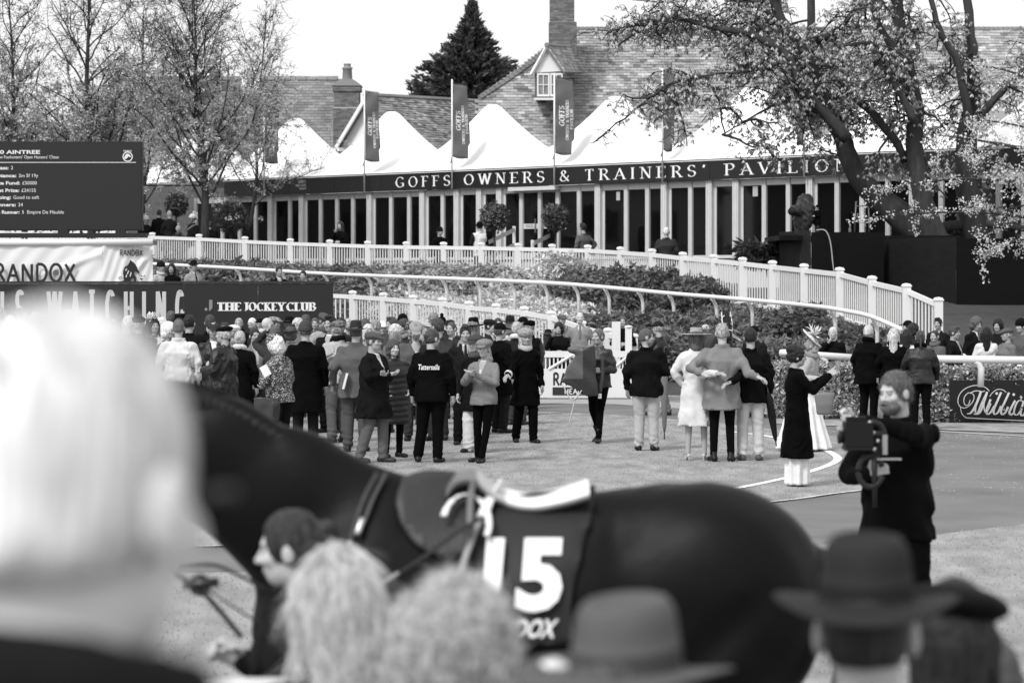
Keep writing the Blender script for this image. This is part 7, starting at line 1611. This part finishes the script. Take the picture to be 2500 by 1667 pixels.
# shoulder bag, rug, umbrellas, phone, papers, handbag
b_ = local_to_world(leop, (.02, .20, .70)); rt, o = carried('shoulder_bag', 'dark worn shoulder bag hanging at the hip of the leopard print woman', 'bag', local_to_world(leop, (-.23, .05, .62)))
s = SDF((-.2, -.1, -.05), (.2, .1, .34), .014); s.put(lambda X, Y_, Z: np.maximum(np.maximum(np.abs(X)-.16, np.abs(Y_)-.055), np.abs(Z-.14)-.13)-.012, (-.2, -.1, -.05), (.2, .1, .32), 0); s.cone((-.14, 0, .2), (.14, 0, .2), .06, .06, .03); s.warp(lambda X, Y_, Z: .006*np.sin(25*X+20*Z)); V, Q = s.go()
m1 = link('bag_body', mesh('bag_body', V, Q, m_leather), rt, .04); rt.rotation_euler[2] = leop['root'].rotation_euler[2]+1.5
R_ = rotz(-rt.rotation_euler[2]); pts = [R_ @ (local_to_world(leop, p)-o) for p in ((-.24, .05, .86), (-.20, -.10, 1.15), (-.08, -.155, 1.36), (.05, -.09, 1.47), (.10, .04, 1.46))]; mb = MB(); mb.tube(smooth(pts, 4), .016, 6, flat=.4); mb.build('strap', m_leather, rt, True, .04)
# folded rug carried by the walking woman
rc = local_to_world(rug, (.14, .30, 1.02)); rc = W(1420, 905, 41.0); rt, o = carried('horse_rug', 'heavy dark folded horse rug held out by the walking woman', 'rug', rc)
s = SDF((-.45, -.3, -.45), (.42, .3, .45), .016)
def rugf(X, Y_, Z):
    # a draped sheet: narrow at the grip, wide flap to the left
    t = np.clip((Z+.32)/.62, 0, 1); l = -.36+.30*t**1.2; r_ = .24-.06*t+.0*Y_
    a = np.maximum(l-X, X-r_); b = np.abs(Y_+.04*np.sin(9*X+4*Z))-.055-.03*(1-t); c = np.maximum(Z-.30-.06*np.sin(6*X), -.10-.55*(X+.40)-Z)
    return np.maximum(np.maximum(a, b), np.maximum(c, -.36-Z))*.8
s.put(rugf, (-.43, -.25, -.4), (.4, .25, .42), 0); s.ell((-.08, 0, .30), (.13, .09, .07), .04); s.warp(lambda X, Y_, Z: .007*np.sin(14*X+3*np.sin(6*Z))+.004*np.sin(12*Z+9*X)); V, Q = s.go()
link('rug_cloth', mesh('rug_cloth', V, Q, m_shiny, True, np.where((V[:, 0] < .02) & (V[:, 2] > -.12+.0*V[:, 0]) & (V[:, 1] < 0), 3.2, 1.)), rt, .03)
mb = MB(); mb.tube(smooth([(.30, -.02, .20), (.30, -.05, -.1), (.26, -.05, -.32)], 4), .028, 6, flat=.4); mb.build('surcingle', m_cloth, rt, True, .05); mb = MB(); mb.box((.26, -.07, -.36), (.05, .03, .07)); mb.build('buckle', m_metal, rt, color=.6)
mb = MB(); mb.tube(smooth([(-.05, -.05, -.30), (-.12, -.06, -.50), (-.17, -.05, -.72), (-.19, -.03, -.80)], 4), .010, 5); mb.tube(smooth([(-.28, -.05, -.18), (-.14, -.07, -.42), (.0, -.05, -.28)], 4), .010, 5); mb.build('rope', m_cloth, rt, True, .5)
def umbrella(px, py, k, z0, L, val, label, tilt=(0, 0)):
    top = W(px, py, F/k); rt, o = carried('furled_umbrella', label, 'umbrella', (top[0], top[1], 0)); t = np.array((0, 0, top[2])); b = t+[tilt[0], tilt[1], -L]
    mb = MB(); mb.tube([t+(b-t)*f for f in (.12, .2, .5, .85, .92)], [.016, .046, .055, .030, .010], 9); mb.build('canopy', m_cloth, rt, True, val)
    mb = MB(); mb.tube([t, b], .008, 6); mb.tube(smooth([t, t+[0, 0, .05], t+[.03, 0, .08], t+[.06, 0, .05]], 4), .013, 7); mb.build('shaft', m_plain, rt, True, .05)
umbrella(1622, 860, 170, 0, 1.25, .16, 'grey furled golf umbrella standing right of the blazer man', (.0, 0)); umbrella(1873, 940, 186, 0, .80, .015, 'black furled umbrella hanging from the hand of the young man in blazer', (.12, -.02))
ph = local_to_world(phw, (.0, .50, 1.44)); rt, o = carried('phone', 'slim phone held up by the woman in long black coat', 'phone', ph); mb = MB(); mb.box((0, 0, .03), (.012, .075, .15)); mb.build('phone_case', m_plain, rt, color=.25)
rt, o = carried('handbag', 'smooth grey bucket handbag on the arm of the phone woman', 'bag', W(2013, 1012, F/206)); s = SDF((-.16, -.12, -.02), (.16, .12, .34), .012)
s.put(loftfn((0, .02, .12, .24, .26), np.array((.085, .095, .105, .12, .115)), np.array((.05, .06, .065, .045, .03)), 0, 0, 2.6), (-.15, -.1, 0), (.15, .1, .27), 0); V, Q = s.go(); link('bag_body', mesh('bag_body', V, Q, m_leather), rt, .16)
mb = MB(); mb.tube(smooth([(-.09, 0, .24), (-.07, .02, .34), (0, .02, .39), (.07, .02, .34), (.09, 0, .24)], 4), .009, 6); mb.build('strap', m_leather, rt, True, .14)
rt, o = carried('race_card', 'folded white paper in the hand of the tweed jacket man', 'paper', W(843, 930, F/178)); mb = MB(); mb.box((0, 0, 0), (.03, .10, .22), roty(.25)); mb.build('pages', m_paper, rt)
rt, o = carried('race_card', 'white race card held by the leopard print woman', 'paper', W(648, 905, F/192)); mb = MB(); mb.box((0, 0, 0), (.10, .012, .14), roty(-.5)); mb.build('pages', m_paper, rt)
rt, o = carried('compact_camera', 'small silver camera held up by the curly haired woman', 'camera', W(1357, 806, F/122)); mb = MB(); mb.box((0, 0, 0), (.10, .03, .06)); mb.lathe([(.001, 0), (.022, 0), (.022, .03), (.001, .03)], (0, 0, 0), 12); mb.build('camera_body', m_metal, rt, color=.5)
# lanyard and cuffs
mb = MB(); mb.tube([(-.03, .145, 1.42), (.0, .165, 1.2), (.02, .17, 1.12)], .006, 4)
for z, tw_ in ((1.07, 0), (1.05, 0)): pass
for q in (0, 1):
    S_, E_, W_ = fur['A'][1]; u = (W_-E_)/np.linalg.norm(W_-E_); c = E_+(W_-E_)*(.80+.14*q); mb = MB(); th = np.linspace(0, 2*np.pi, 17)[:-1]; a = np.cross(u, [0, 0, 1]); a /= np.linalg.norm(a); b = np.cross(a, u)
    mb.tube(np.vstack([c+.058*(np.cos(t)*a+np.sin(t)*b) for t in np.append(th, th[:2])]), .008, 5); mb.build('cuff_band', m_cloth, fur['root'], True, .75)
# scarf ends and waistcoat front of the beige capped man are part of his jacket
# ---------------------------------------------------------------- horse seen between the two men
# ---------------------------------------------------------------- horses
def horse_sdf(h, neck='low'):
    """local: x forward (nose), y left/right, z up; withers about 1.66 m"""
    s = SDF((-1.05, -.36, -.02), (1.95, .36, 2.15), h)
    s.ell((-.12, 0, 1.22), (.66, .30, .36), 0)                     # barrel
    s.ell((.42, 0, 1.25), (.33, .255, .40), .10); s.ell((.32, 0, 1.46), (.26, .10, .19), .08)     # shoulder, withers
    s.ell((-.62, 0, 1.33), (.38, .275, .34), .10); s.ell((-.45, 0, 1.50), (.35, .16, .15), .08); s.ell((-.80, 0, 1.18), (.20, .22, .30), .08)   # croup and quarters
    s.ell((-.10, 0, 1.43), (.5, .17, .16), .1)
    s.ell((.66, 0, 1.14), (.17, .19, .22), .08)                       # breast
    if neck == 'low':
        nk = [((.42, 0, 1.46), .25), ((.70, 0, 1.62), .21), ((.95, 0, 1.79), .18), ((1.2, 0, 1.85), .15), ((1.32, 0, 1.82), .12)]
        hd = [((1.30, 0, 1.82), .12), ((1.42, 0, 1.62), .115), ((1.43, 0, 1.38), .075), ((1.41, 0, 1.26), .065)]
        nl = [((.52, 0, 1.26), .22), ((.78, 0, 1.56), .16), ((1.0, 0, 1.70), .13), ((1.2, 0, 1.78), .11)]
    else:
        nk = [((.40, 0, 1.42), .24), ((.66, 0, 1.66), .19), ((.84, 0, 1.88), .15), ((.95, 0, 2.0), .12)]
        hd = [((.95, 0, 1.98), .115), ((1.13, 0, 1.82), .105), ((1.33, 0, 1.62), .07), ((1.40, 0, 1.54), .062)]; nl = [((.52, 0, 1.28), .21), ((.72, 0, 1.55), .15), ((.88, 0, 1.82), .11)]
    def squash(L, sy):
        for (p, r), (q, r2) in zip(L[:-1], L[1:]):
            p, q = np.array(p), np.array(q); v = q-p; L2 = v@v
            def fn(X, Y, Z, p=p, v=v, L2=L2, r=r, r2=r2):
                t = np.clip(((X-p[0])*v[0]+(Z-p[2])*v[2])/L2, 0, 1); return (np.sqrt((X-p[0]-t*v[0])**2+((Y)/sy)**2+(Z-p[2]-t*v[2])**2)-(r+(r2-r)*t))*.8
            R = max(r, r2); s.put(fn, np.minimum(p, q)-R, np.maximum(p, q)+R, .06)
    squash(nk, .55); squash(nl, .6); squash(hd, .62)
    top = np.array(nk[-1][0])
    for e in (-1, 1):
        s.cone(top+[-.02, e*.05, .08], top+[-.01, e*.075, .22], .032, .008, .015)
        s.ell(np.array(hd[1][0])+[-.10, e*.045, -.03], (.10, .035, .11), .03); s.ell(np.array(hd[0][0])*.55+np.array(hd[1][0])*.45+[.04, e*.066, .0], (.03, .016, .022), .01)
        s.cone((.48, e*.15, 1.0), (.50, e*.15, .58), .095, .058, .06); s.cone((.50, e*.15, .58), (.50, e*.15, .52), .06, .055, .01); s.cone((.50, e*.15, .52), (.50, e*.15, .17), .038, .034, .01); s.cone((.50, e*.15, .16), (.55, e*.15, .07), .04, .05, .015); s.cone((.56, e*.15, .05), (.57, e*.15, .0), .06, .07, .01)
        s.cone((-.62, e*.14, 1.05), (-.58, e*.15, .80), .17, .11, .08); s.cone((-.58, e*.15, .80), (-.80, e*.15, .56), .10, .055, .05); s.cone((-.80, e*.15, .56), (-.74, e*.15, .17), .048, .036, .02); s.cone((-.74, e*.15, .16), (-.68, e*.15, .07), .04, .05, .015); s.cone((-.67, e*.15, .05), (-.66, e*.15, .0), .06, .07, .01)
        s.ell((-.66, e*.16, 1.25), (.26, .13, .30), .1)
    for e in (-1, 1):
        s.cone((-.30, e*.34, 1.15), (-.42, e*.34, 1.50), .05, .03, .06, cut=True); s.cone((-.50, e*.36, 1.0), (-.80, e*.34, 1.3), .05, .03, .07, cut=True); s.cone((.62, e*.30, 1.1), (.50, e*.30, 1.55), .05, .04, .07, cut=True)
    w = smoothnoise(2, 6); s.warp(lambda X, Y, Z: .012*w(X, Y, Z))
    return s
m_horse = M('horse_coat', v=.012, objcol=True, rough=.48, spec=.13, var=.4, scale=2.5, bump=.3, bscale=9)
# ----- the racehorse passing in front
KH = 690.; YH = F/KH; scl = 1.0
HXo = -.007; SXH = 1.1
hr = empty('racehorse', (HXo, YH, 0), math.pi); tag(hr, 'dark racehorse walking left with number cloth fifteen, nearest horse', 'horse')
hr.scale = (SXH, 1, 1); S = horse_sdf(.018); V, Q = S.go(); body = link('body', mesh('body', V, Q, m_horse), hr, .003)
def H2L(px, py):                       # picture position -> horse local x, z on its near side
    x = (px-CX)/KH-HXo; return -x/SXH, CH-(py-HY)/KH
def side(xl, zl):                      # surface offset of the near side (world -Y, local +y)
    X = np.clip(((np.asarray(xl)-S.lo[0])/S.h).astype(int), 0, S.n[0]-1); Z = np.clip(((np.asarray(zl)-S.lo[2])/S.h).astype(int), 0, S.n[2]-1); out = np.zeros(len(X))
    for i, (a, c) in enumerate(zip(X, Z)):
        col = S.D[a, :, c]; neg = np.where(col < 0)[0]; out[i] = S.ax[1][neg.max()] if len(neg) else .02
    return out
def drape(name, poly, off, mat, par, val, thick=.006, h=.03, wave=.006, tone=None):
    """a cloth lying on the near side; poly in picture px; grid clipped to the polygon"""
    L = np.array([H2L(*p) for p in smooth(poly+[poly[0]], 5)]); lo, hi = L.min(0), L.max(0); nx, nz = int((hi[0]-lo[0])/h)+2, int((hi[1]-lo[1])/h)+2
    gx, gz_ = np.meshgrid(np.linspace(lo[0], hi[0], nx), np.linspace(lo[1], hi[1], nz), indexing='ij'); f = inpoly(L); P = np.stack([gx.ravel(), gz_.ravel()], 1)
    ins = f(P[:, 0], P[:, 1]).reshape(nx, nz)
    # pull outside grid points onto the outline
    D = ((P[:, None]-L[None])**2).sum(2); near = L[D.argmin(1)]; P2 = np.where(ins.ravel()[:, None], P, near)
    yv = side(P2[:, 0], P2[:, 1]).reshape(nx, nz)
    for _ in range(3): yv[1:-1, 1:-1] = (yv[1:-1, 1:-1]*2+yv[:-2, 1:-1]+yv[2:, 1:-1]+yv[1:-1, :-2]+yv[1:-1, 2:])/6
    yy = yv.ravel()+off+wave*np.sin(14*P2[:, 0]+9*P2[:, 1])*np.sin(11*P2[:, 1]+2)
    V = np.stack([P2[:, 0], yy, P2[:, 1]], 1); Q = []
    for i in range(nx-1):
        for j in range(nz-1):
            c = [i*nz+j, (i+1)*nz+j, (i+1)*nz+j+1, i*nz+j+1]
            if sum(ins.ravel()[q] for q in c) >= 1: Q.append(c[::-1])
    o = link(name, mesh(name, V, np.array(Q), mat), par, val); md = o.modifiers.new('s', 'SOLIDIFY'); md.thickness = thick; md.offset = -1; return o
def over(txtV, T, off, par, val, name='lettering'):
    yy = side(txtV[:, 0], txtV[:, 1]); yy = np.array([np.median(yy[np.argsort(((txtV-p)**2).sum(1))[:24]]) for p in txtV]) if len(txtV) < 900 else yy
    V = np.stack([txtV[:, 0], yy+off, txtV[:, 1]], 1); return link(name, mesh(name, V, T, m_print, True), par, val)
sad = hr
drape('number_cloth', [(1150, 1215), (1240, 1205), (1340, 1195), (1440, 1180), (1452, 1200), (1432, 1270), (1408, 1360), (1388, 1450), (1380, 1540), (1240, 1532), (1120, 1512), (1105, 1400), (1120, 1300)], .030, M('number_cloth', v=.035, objcol=True, rough=.55, spec=.2, var=.15, scale=6), hr, .020, wave=.014)
def num(txt, x0, x1, y0, y1, bold, off=.058):
    V, T = font_mesh(txt, bold); V = V.copy()
    # subdivide so that the print follows the cloth
    me = mesh('t', V, T); bm = __import__('bmesh').new(); bm.from_mesh(me); __import__('bmesh').ops.triangulate(bm, faces=bm.faces)
    __import__('bmesh').ops.subdivide_edges(bm, edges=[e for e in bm.edges if e.calc_length() > .12], cuts=2, use_grid_fill=False); __import__('bmesh').ops.triangulate(bm, faces=bm.faces[:])
    V = np.array([v.co[:] for v in bm.verts]); T = np.array([[v.index for v in f.verts] for f in bm.faces]); bm.free(); bpy.data.meshes.remove(me)
    mn, mxv = V.min(0), V.max(0); u = (V[:, 0]-mn[0])/(mxv[0]-mn[0]); w = (V[:, 1]-mn[1])/(mxv[1]-mn[1]); sl = .0
    P = np.array([H2L(x0+(x1-x0)*a+(1-b)*0-14*(1-b), y1+(y0-y1)*b+10*a*0) for a, b in zip(u, w)]); yy = side(P[:, 0], P[:, 1]); yy = np.polyval(np.polyfit(P[:, 1], yy, 2), P[:, 1])
    link('lettering', mesh('lettering', np.stack([P[:, 0], yy+off, P[:, 1]], 1), T, m_print, False), hr, .85)
num('15', 1190, 1378, 1296, 1466, .045, .052); num('RANDOX', 1180, 1362, 1482, 1527, .03, .052)
# saddle, pad, girths, stirrup, straps
def strap(name, pts, w, val, off=.03, mat=None, flat=.35):
    P = smooth(pts, 5); L = np.array([H2L(*p) for p in P]); yy = side(L[:, 0], L[:, 1]); yy = np.convolve(np.pad(yy, 2, 'edge'), np.ones(5)/5, 'valid'); V = np.stack([L[:, 0], yy+off, L[:, 1]], 1)
    mb = MB(); mb.tube(V, w/KH/2, 8, flat=flat); return mb.build(name, mat or m_leather, hr, True, val)
m_pad = m_leather
drape('saddle_flap', [(985, 1160), (1040, 1145), (1120, 1150), (1175, 1180), (1190, 1240), (1170, 1300), (1130, 1345), (1060, 1335), (1000, 1290), (972, 1220)], .035, m_leather, hr, .035)
s = SDF((-.45, -.26, 1.50), (.45, .3, 1.90), .014)
xa, za = H2L(1095, 1150); xb, zb = H2L(1160, 1140); xc, zc = H2L(1250, 1200); xd, zd_ = H2L(1420, 1180)
s.lo = s.lo
mb = MB()
seat = smooth([(1090, 1185), (1115, 1150), (1160, 1145), (1215, 1185), (1290, 1205), (1370, 1192), (1435, 1172)], 5); L = np.array([H2L(*p) for p in seat])
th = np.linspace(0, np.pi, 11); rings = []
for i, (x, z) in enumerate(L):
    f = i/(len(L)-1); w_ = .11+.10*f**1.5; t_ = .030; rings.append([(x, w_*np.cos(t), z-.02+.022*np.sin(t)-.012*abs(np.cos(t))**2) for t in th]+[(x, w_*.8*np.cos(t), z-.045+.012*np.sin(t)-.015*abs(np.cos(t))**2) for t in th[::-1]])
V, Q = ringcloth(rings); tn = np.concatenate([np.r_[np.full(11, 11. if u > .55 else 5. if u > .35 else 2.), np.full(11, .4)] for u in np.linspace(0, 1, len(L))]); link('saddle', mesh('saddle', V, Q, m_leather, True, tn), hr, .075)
P_rg = [(1140+55*math.cos(t), 1262+62*math.sin(t)) for t in np.linspace(math.pi*1.08, math.pi*2.15, 14)]
strap('stirrup', P_rg, 15, .78, .10); strap('stirrup_leather', [(1160, 1160), (1150, 1210), (1150, 1290)], 14, .15, .12)
strap('girth_strap', [(1225, 1165), (1200, 1205), (1178, 1248)], 26, .70, .09); strap('girth_strap', [(1178, 1245), (1150, 1310), (1122, 1400), (1105, 1500), (1098, 1600)], 15, .30, .075)
strap('breast_girth', [(925, 1150), (895, 1210), (870, 1290), (858, 1370), (860, 1440)], 14, .03, .03); strap('breast_girth', [(945, 1150), (912, 1215), (885, 1290)], 12, .05, .035)
strap('breast_buckle', [(893, 1253), (880, 1290)], 13, .5, .05, m_metal, .5); strap('breast_buckle', [(866, 1305), (862, 1316)], 13, .55, .05, m_metal, .5)
strap('side_rein', [(1178, 1248), (1120, 1280), (1050, 1330), (985, 1370)], 22, .015, .14); strap('side_rein', [(985, 1370), (920, 1410), (880, 1440)], 20, .30, .13)
# mane: short plaits along the crest
cr = smooth([(.46, 1.69), (.70, 1.82), (.95, 1.975), (1.15, 2.01), (1.30, 1.95)], 6); mb = MB()
for i in range(40):
    f = i/39; p = at(np.array(cr), f); mb.tube([(p[0], 0, p[1]-.05), (p[0]-.01, .02, p[1]+.005), (p[0]-.02, .05, p[1]-.02), (p[0]-.02, .075, p[1]-.10)], [.028, .034, .028, .006], 5)
mb.build('mane', m_hair, hr, True, .004)
mb = MB(); mb.tube(smooth([(-.95, 0, 1.42), (-1.05, 0, 1.32), (-1.10, 0, 1.05), (-1.08, 0, .6)], 4), [.05]*3+[.06]*6+[.07]*2+[.03]*2, 8); mb.build('tail', m_hair, hr, True, .008)
# bridle on the head
hp = lambda x, z: np.array((x, 0, z))
mb = MB()
for c, r_ in ((hp(1.43, 1.42), .08), (hp(1.36, 1.74), .12)):
    a = np.linspace(0, 2*np.pi, 20); d = np.array((1., 0, .05)); mb.tube([c+r_*(np.cos(t)*d*1.15+np.sin(t)*np.array((0, .78, 0))) for t in a], .010, 5)
for e in (-1, 1): mb.tube([hp(1.26, 1.90)+[0, e*.08, 0], hp(1.38, 1.66)+[0, e*.085, 0], hp(1.42, 1.38)+[0, e*.06, 0]], .010, 5)
mb.build('bridle', m_leather, hr, True, .03)
# ----- groom leading it, between camera and horse
gr = person('groom with dark hair tied back in left profile before the horse shoulder', 718, 1244, 780, -98, group='blurred people nearest the camera', top=.03, bot=.02, hairc=.045, hair='pony', fem=True, coat='short', arms=('down', ((.24, -.02, 1.12), (.16, .20, 1.24))), hands='grip', skin=.45, vox=.014, head=(0, -6, 0), girth=1.1)
# lead reins from the bit to her hand: things held
gh = local_to_world(gr, gr['A'][1][2]); bit = np.array(hr.location)+[-1.60, -.07, 1.36]
def rope(name, pts, r, val, label, mat=None): q = empty(name, pts[0]); tag(q, label, 'rein', 'reins of the racehorse'); mb = MB(); mb.tube(smooth([np.array(p)-pts[0] for p in pts], 4), r, 6, flat=.5); mb.build('strap', mat or m_leather, q, True, val); return q
YR = F/760
rope('lead_rein', [W(440, 1385, YR), W(520, 1378, YR), W(580, 1402, YR), W(650, 1440, YR)], .011, .012, 'upper dark rein crossing in front of the pale turf at left')
rope('lead_rein', [W(430, 1400, YR), W(490, 1440, YR), W(545, 1500, YR), W(590, 1555, YR)], .016, .012, 'thick dark rein running down to the hand of the groom')
rope('lead_rein', [W(490, 1430, YR), W(540, 1460, YR), W(600, 1500, YR), W(640, 1520, YR)], .007, .02, 'thin slack rein between the two thicker reins')
mb = MB(); mb.tube([W(462, 1425, YR), W(515, 1428, YR)], .02, 8); o_ = W(488, 1427, YR); 
q = empty('bit_ring', o_); tag(q, 'dark bit ring with keeper at the end of the reins', 'bit'); mb = MB(); a = np.linspace(0, 2*np.pi, 20); mb.tube([(.028*math.cos(t), 0, .028*math.sin(t)) for t in a], .009, 6); mb.tube([(-.05, 0, 0), (.06, 0, .01)], .016, 6); mb.build('ring', m_metal, q, True, .05)
# ----- second horse, standing behind the trio
h2r = empty('bay_horse', (W(1768, 800, F/141)[0], F/141+1.45, 0), -math.pi/2+.10); tag(h2r, 'dark horse in white bridle, its head showing between the fair and dark haired men', 'horse')
S2 = horse_sdf(.03, 'high'); V, Q = S2.go(); link('body', mesh('body', V, Q, m_horse), h2r, .012); h2r.scale = (.86, .86, .86)
mb = MB()
for c, r_ in ((np.array((1.28, 0, 1.66)), .078), (np.array((1.0, 0, 1.93)), .118), (np.array((1.16, 0, 1.78)), .105)): mb.tube([c+r_*(np.cos(t)*np.array((.6, 0, .8))+np.sin(t)*np.array((0, .85, 0))) for t in np.linspace(0, 2*np.pi, 20)], .011, 5)
for e in (-1, 1): mb.tube([(.93, e*.09, 2.08), (1.10, e*.10, 1.84), (1.28, e*.065, 1.62)], .011, 5)
mb.tube(smooth([(1.30, .06, 1.6), (1.0, .28, 1.5), (.6, .3, 1.55), (.3, .1, 1.7)], 4), .012, 5); mb.build('bridle', m_cloth, h2r, True, .75)
# ---------------------------------------------------------------- the cameraman
cmn = person('cameraman with fair hair in black coat holding a gimbal camera rig', 2190, 906, 388, -30, group=None, top=.012, bot=.010, hairc=.15, hair='short', beard=.12, coat='jacket', hem=.74, vox=.011, girth=1.12, hands='grip', skin=.48, shirt=None, collar=True,
    arms=(((-.20, .27, 1.37), (-.06, .50, 1.50)) if False else ((-.22, .27, 1.40), (.05, .45, 1.475)), ((.28, .10, 1.12), (.02, .31, 1.16))), head=(-20, -8, 0), legs='wide')
strands(cmn, 'short', 2600, .03, .0012, .17, .25); YC = F/400.
rt = empty('camera_rig', W(2115, 1075, YC)); tag(rt, 'black video camera on a handheld gimbal held by the cameraman', 'camera'); o = np.array(rt.location); c = lambda x, y, d=0.: W(x, y, YC+d)-o
mb = MB(); a, b = c(2060, 1088), c(2128, 1030); mb.box((a+b)/2, (b[0]-a[0], .16, b[2]-a[2])); mb.box(c(2090, 1024), (.12, .06, .035)); q1 = mb.build('camera_body', m_plain, rt, color=.002)
mb = MB(); mb.tube([c(2068, 1062), c(2052, 1064), c(2046, 1064)], [.038, .045, .05], 16); mb.build('lens', m_plain, rt, True, .012)
mb = MB(); mb.tube([c(2044, 1052), c(2058, 1050)], .03, 12); mb.build('follow_focus', m_plain, rt, True, .3)
mb = MB(); mb.box(c(2095, 1093), (.19, .12, .018)); mb.tube([c(2064, 1090), c(2066, 1100)], .012, 6); mb.build('base_plate', m_plain, rt, color=.03)
mb = MB(); mb.tube(smooth([c(2128, 1030, .05), c(2150, 1040, .06), c(2160, 1070, .05), c(2148, 1100, .03), c(2135, 1118)], 5), .020, 8); mb.tube([c(2120, 1060), c(2155, 1062, .03)], .024, 8); mb.build('gimbal_arm', m_plain, rt, True, .012)
mb = MB(); mb.tube([c(2135, 1110), c(2135, 1160), c(2136, 1238)], [.020, .017, .013], 10); mb.build('handle', m_plain, rt, True, .012)
mb = MB(); a = np.linspace(.3, 2*np.pi-.3, 20); mb.tube([c(2125, 1150)+[.075*math.cos(t), 0, .095*math.sin(t)] for t in a], .018, 8); mb.build('handle_ring', m_plain, rt, True, .015)
mb = MB(); mb.box(c(2170, 1120), (.15, .04, .012)); mb.box(c(2160, 1085), (.03, .03, .12)); mb.build('monitor_bracket', m_metal, rt, color=.35)
for i, (x, y) in enumerate(((2120, 1030), (2130, 1055), (2140, 1075), (2132, 1095))): mb = MB(); mb.tube([c(x, y, -.06), c(x+6, y+2, -.06)], .012, 8); mb.build('knob', m_metal, rt, True, .4)
# ---------------------------------------------------------------- near heads, strongly out of focus
G9 = 'blurred people nearest the camera'
nwh = person('white haired man very near the camera filling the lower left corner', 150, 742, 3250, 156, group=G9, floor=.40, top=.015, hairc=.62, hair='crop', skin=.64, coat='coat', vox=.016, scarf=.03, head=(0, -4, 0), collar=True, shirt=.6)
nbl = person('woman with long straight blonde hair from behind, below the groom', 822, 1342, 1020, -160, group=G9, top=.06, hairc=.36, hair='longback', fem=True, coat='coat', vox=.016, skin=.5, head=(0, 0, 0))
ncu = person('woman with short curly grey hair from behind at the bottom centre', 1112, 1418, 1230, 172, group=G9, top=.03, hairc=.30, hair='afro', fem=True, coat='overcoat', vox=.016, girth=1.1)
strands(nbl, 'longback', 6000, .10, .0012, .72, .10, .003); strands(ncu, 'afro', 7000, .032, .0013, .70, .55, .0); strands(gr, 'pony', 1500, .03, .0008, .03, .08, .001)
mb = MB(); mb.tube([(.082, -.02, .098), (.083, .04, .104), (.074, .088, .106)], .004, 6); mb.build('spectacle_arm', m_plain, nwh['root'], True, .02, nwh['HM'])
f1p = person('person in brown fedora with pinched crown at the bottom centre right', 1531, 1425, 1500, 150, group=G9, top=.02, hat='fedora', hatc=.15, hairc=.1, coat='overcoat', vox=.016)
mb = MB(); 
s = SDF((-.05, -.05, -.05), (.05, .05, .05), .008); s.ell((0, 0, 0), .030, 0); V, Q = s.go(); link('hat_pompom', mesh('hat_pompom', V @ np.eye(3)+f1p['neck']+[-.12, -.02, .14], Q, m_fur), f1p['root'], .8)
person('man in dark wide brimmed fedora from behind at the lower right', 2115, 1278, 1310, 172, group=G9, top=.02, hat='fedora', hatc=.05, hairc=.03, hair='crop', coat='overcoat', vox=.016, skin=.42, girth=1.1)
person('person in glossy black bowl cap right of the dark fedora', 2330, 1418, 1080, 165, group=G9, top=.015, hat='beret', hatc=.012, hairc=.02, coat='overcoat', vox=.018, hair='bob')
person('person in soft grey hat low at the right bottom corner', 2415, 1555, 1000, 160, group=G9, top=.03, hat='beanie', hatc=.14, hairc=.1, coat='coat', vox=.018)
q = empty('barrier_rail', W(500, 1662, F/900)); tag(q, 'white barrier rail just showing along the bottom edge at left', 'rail'); mb = MB(); mb.tube([(-.9, 0, -.02), (.3, 0, -.02)], .03, 8); mb.build('rail_tube', m_white, q, True); mb = MB(); mb.box((-.8, 0, -.70), (.06, .06, 1.3)); mb.build('post', m_white, q)
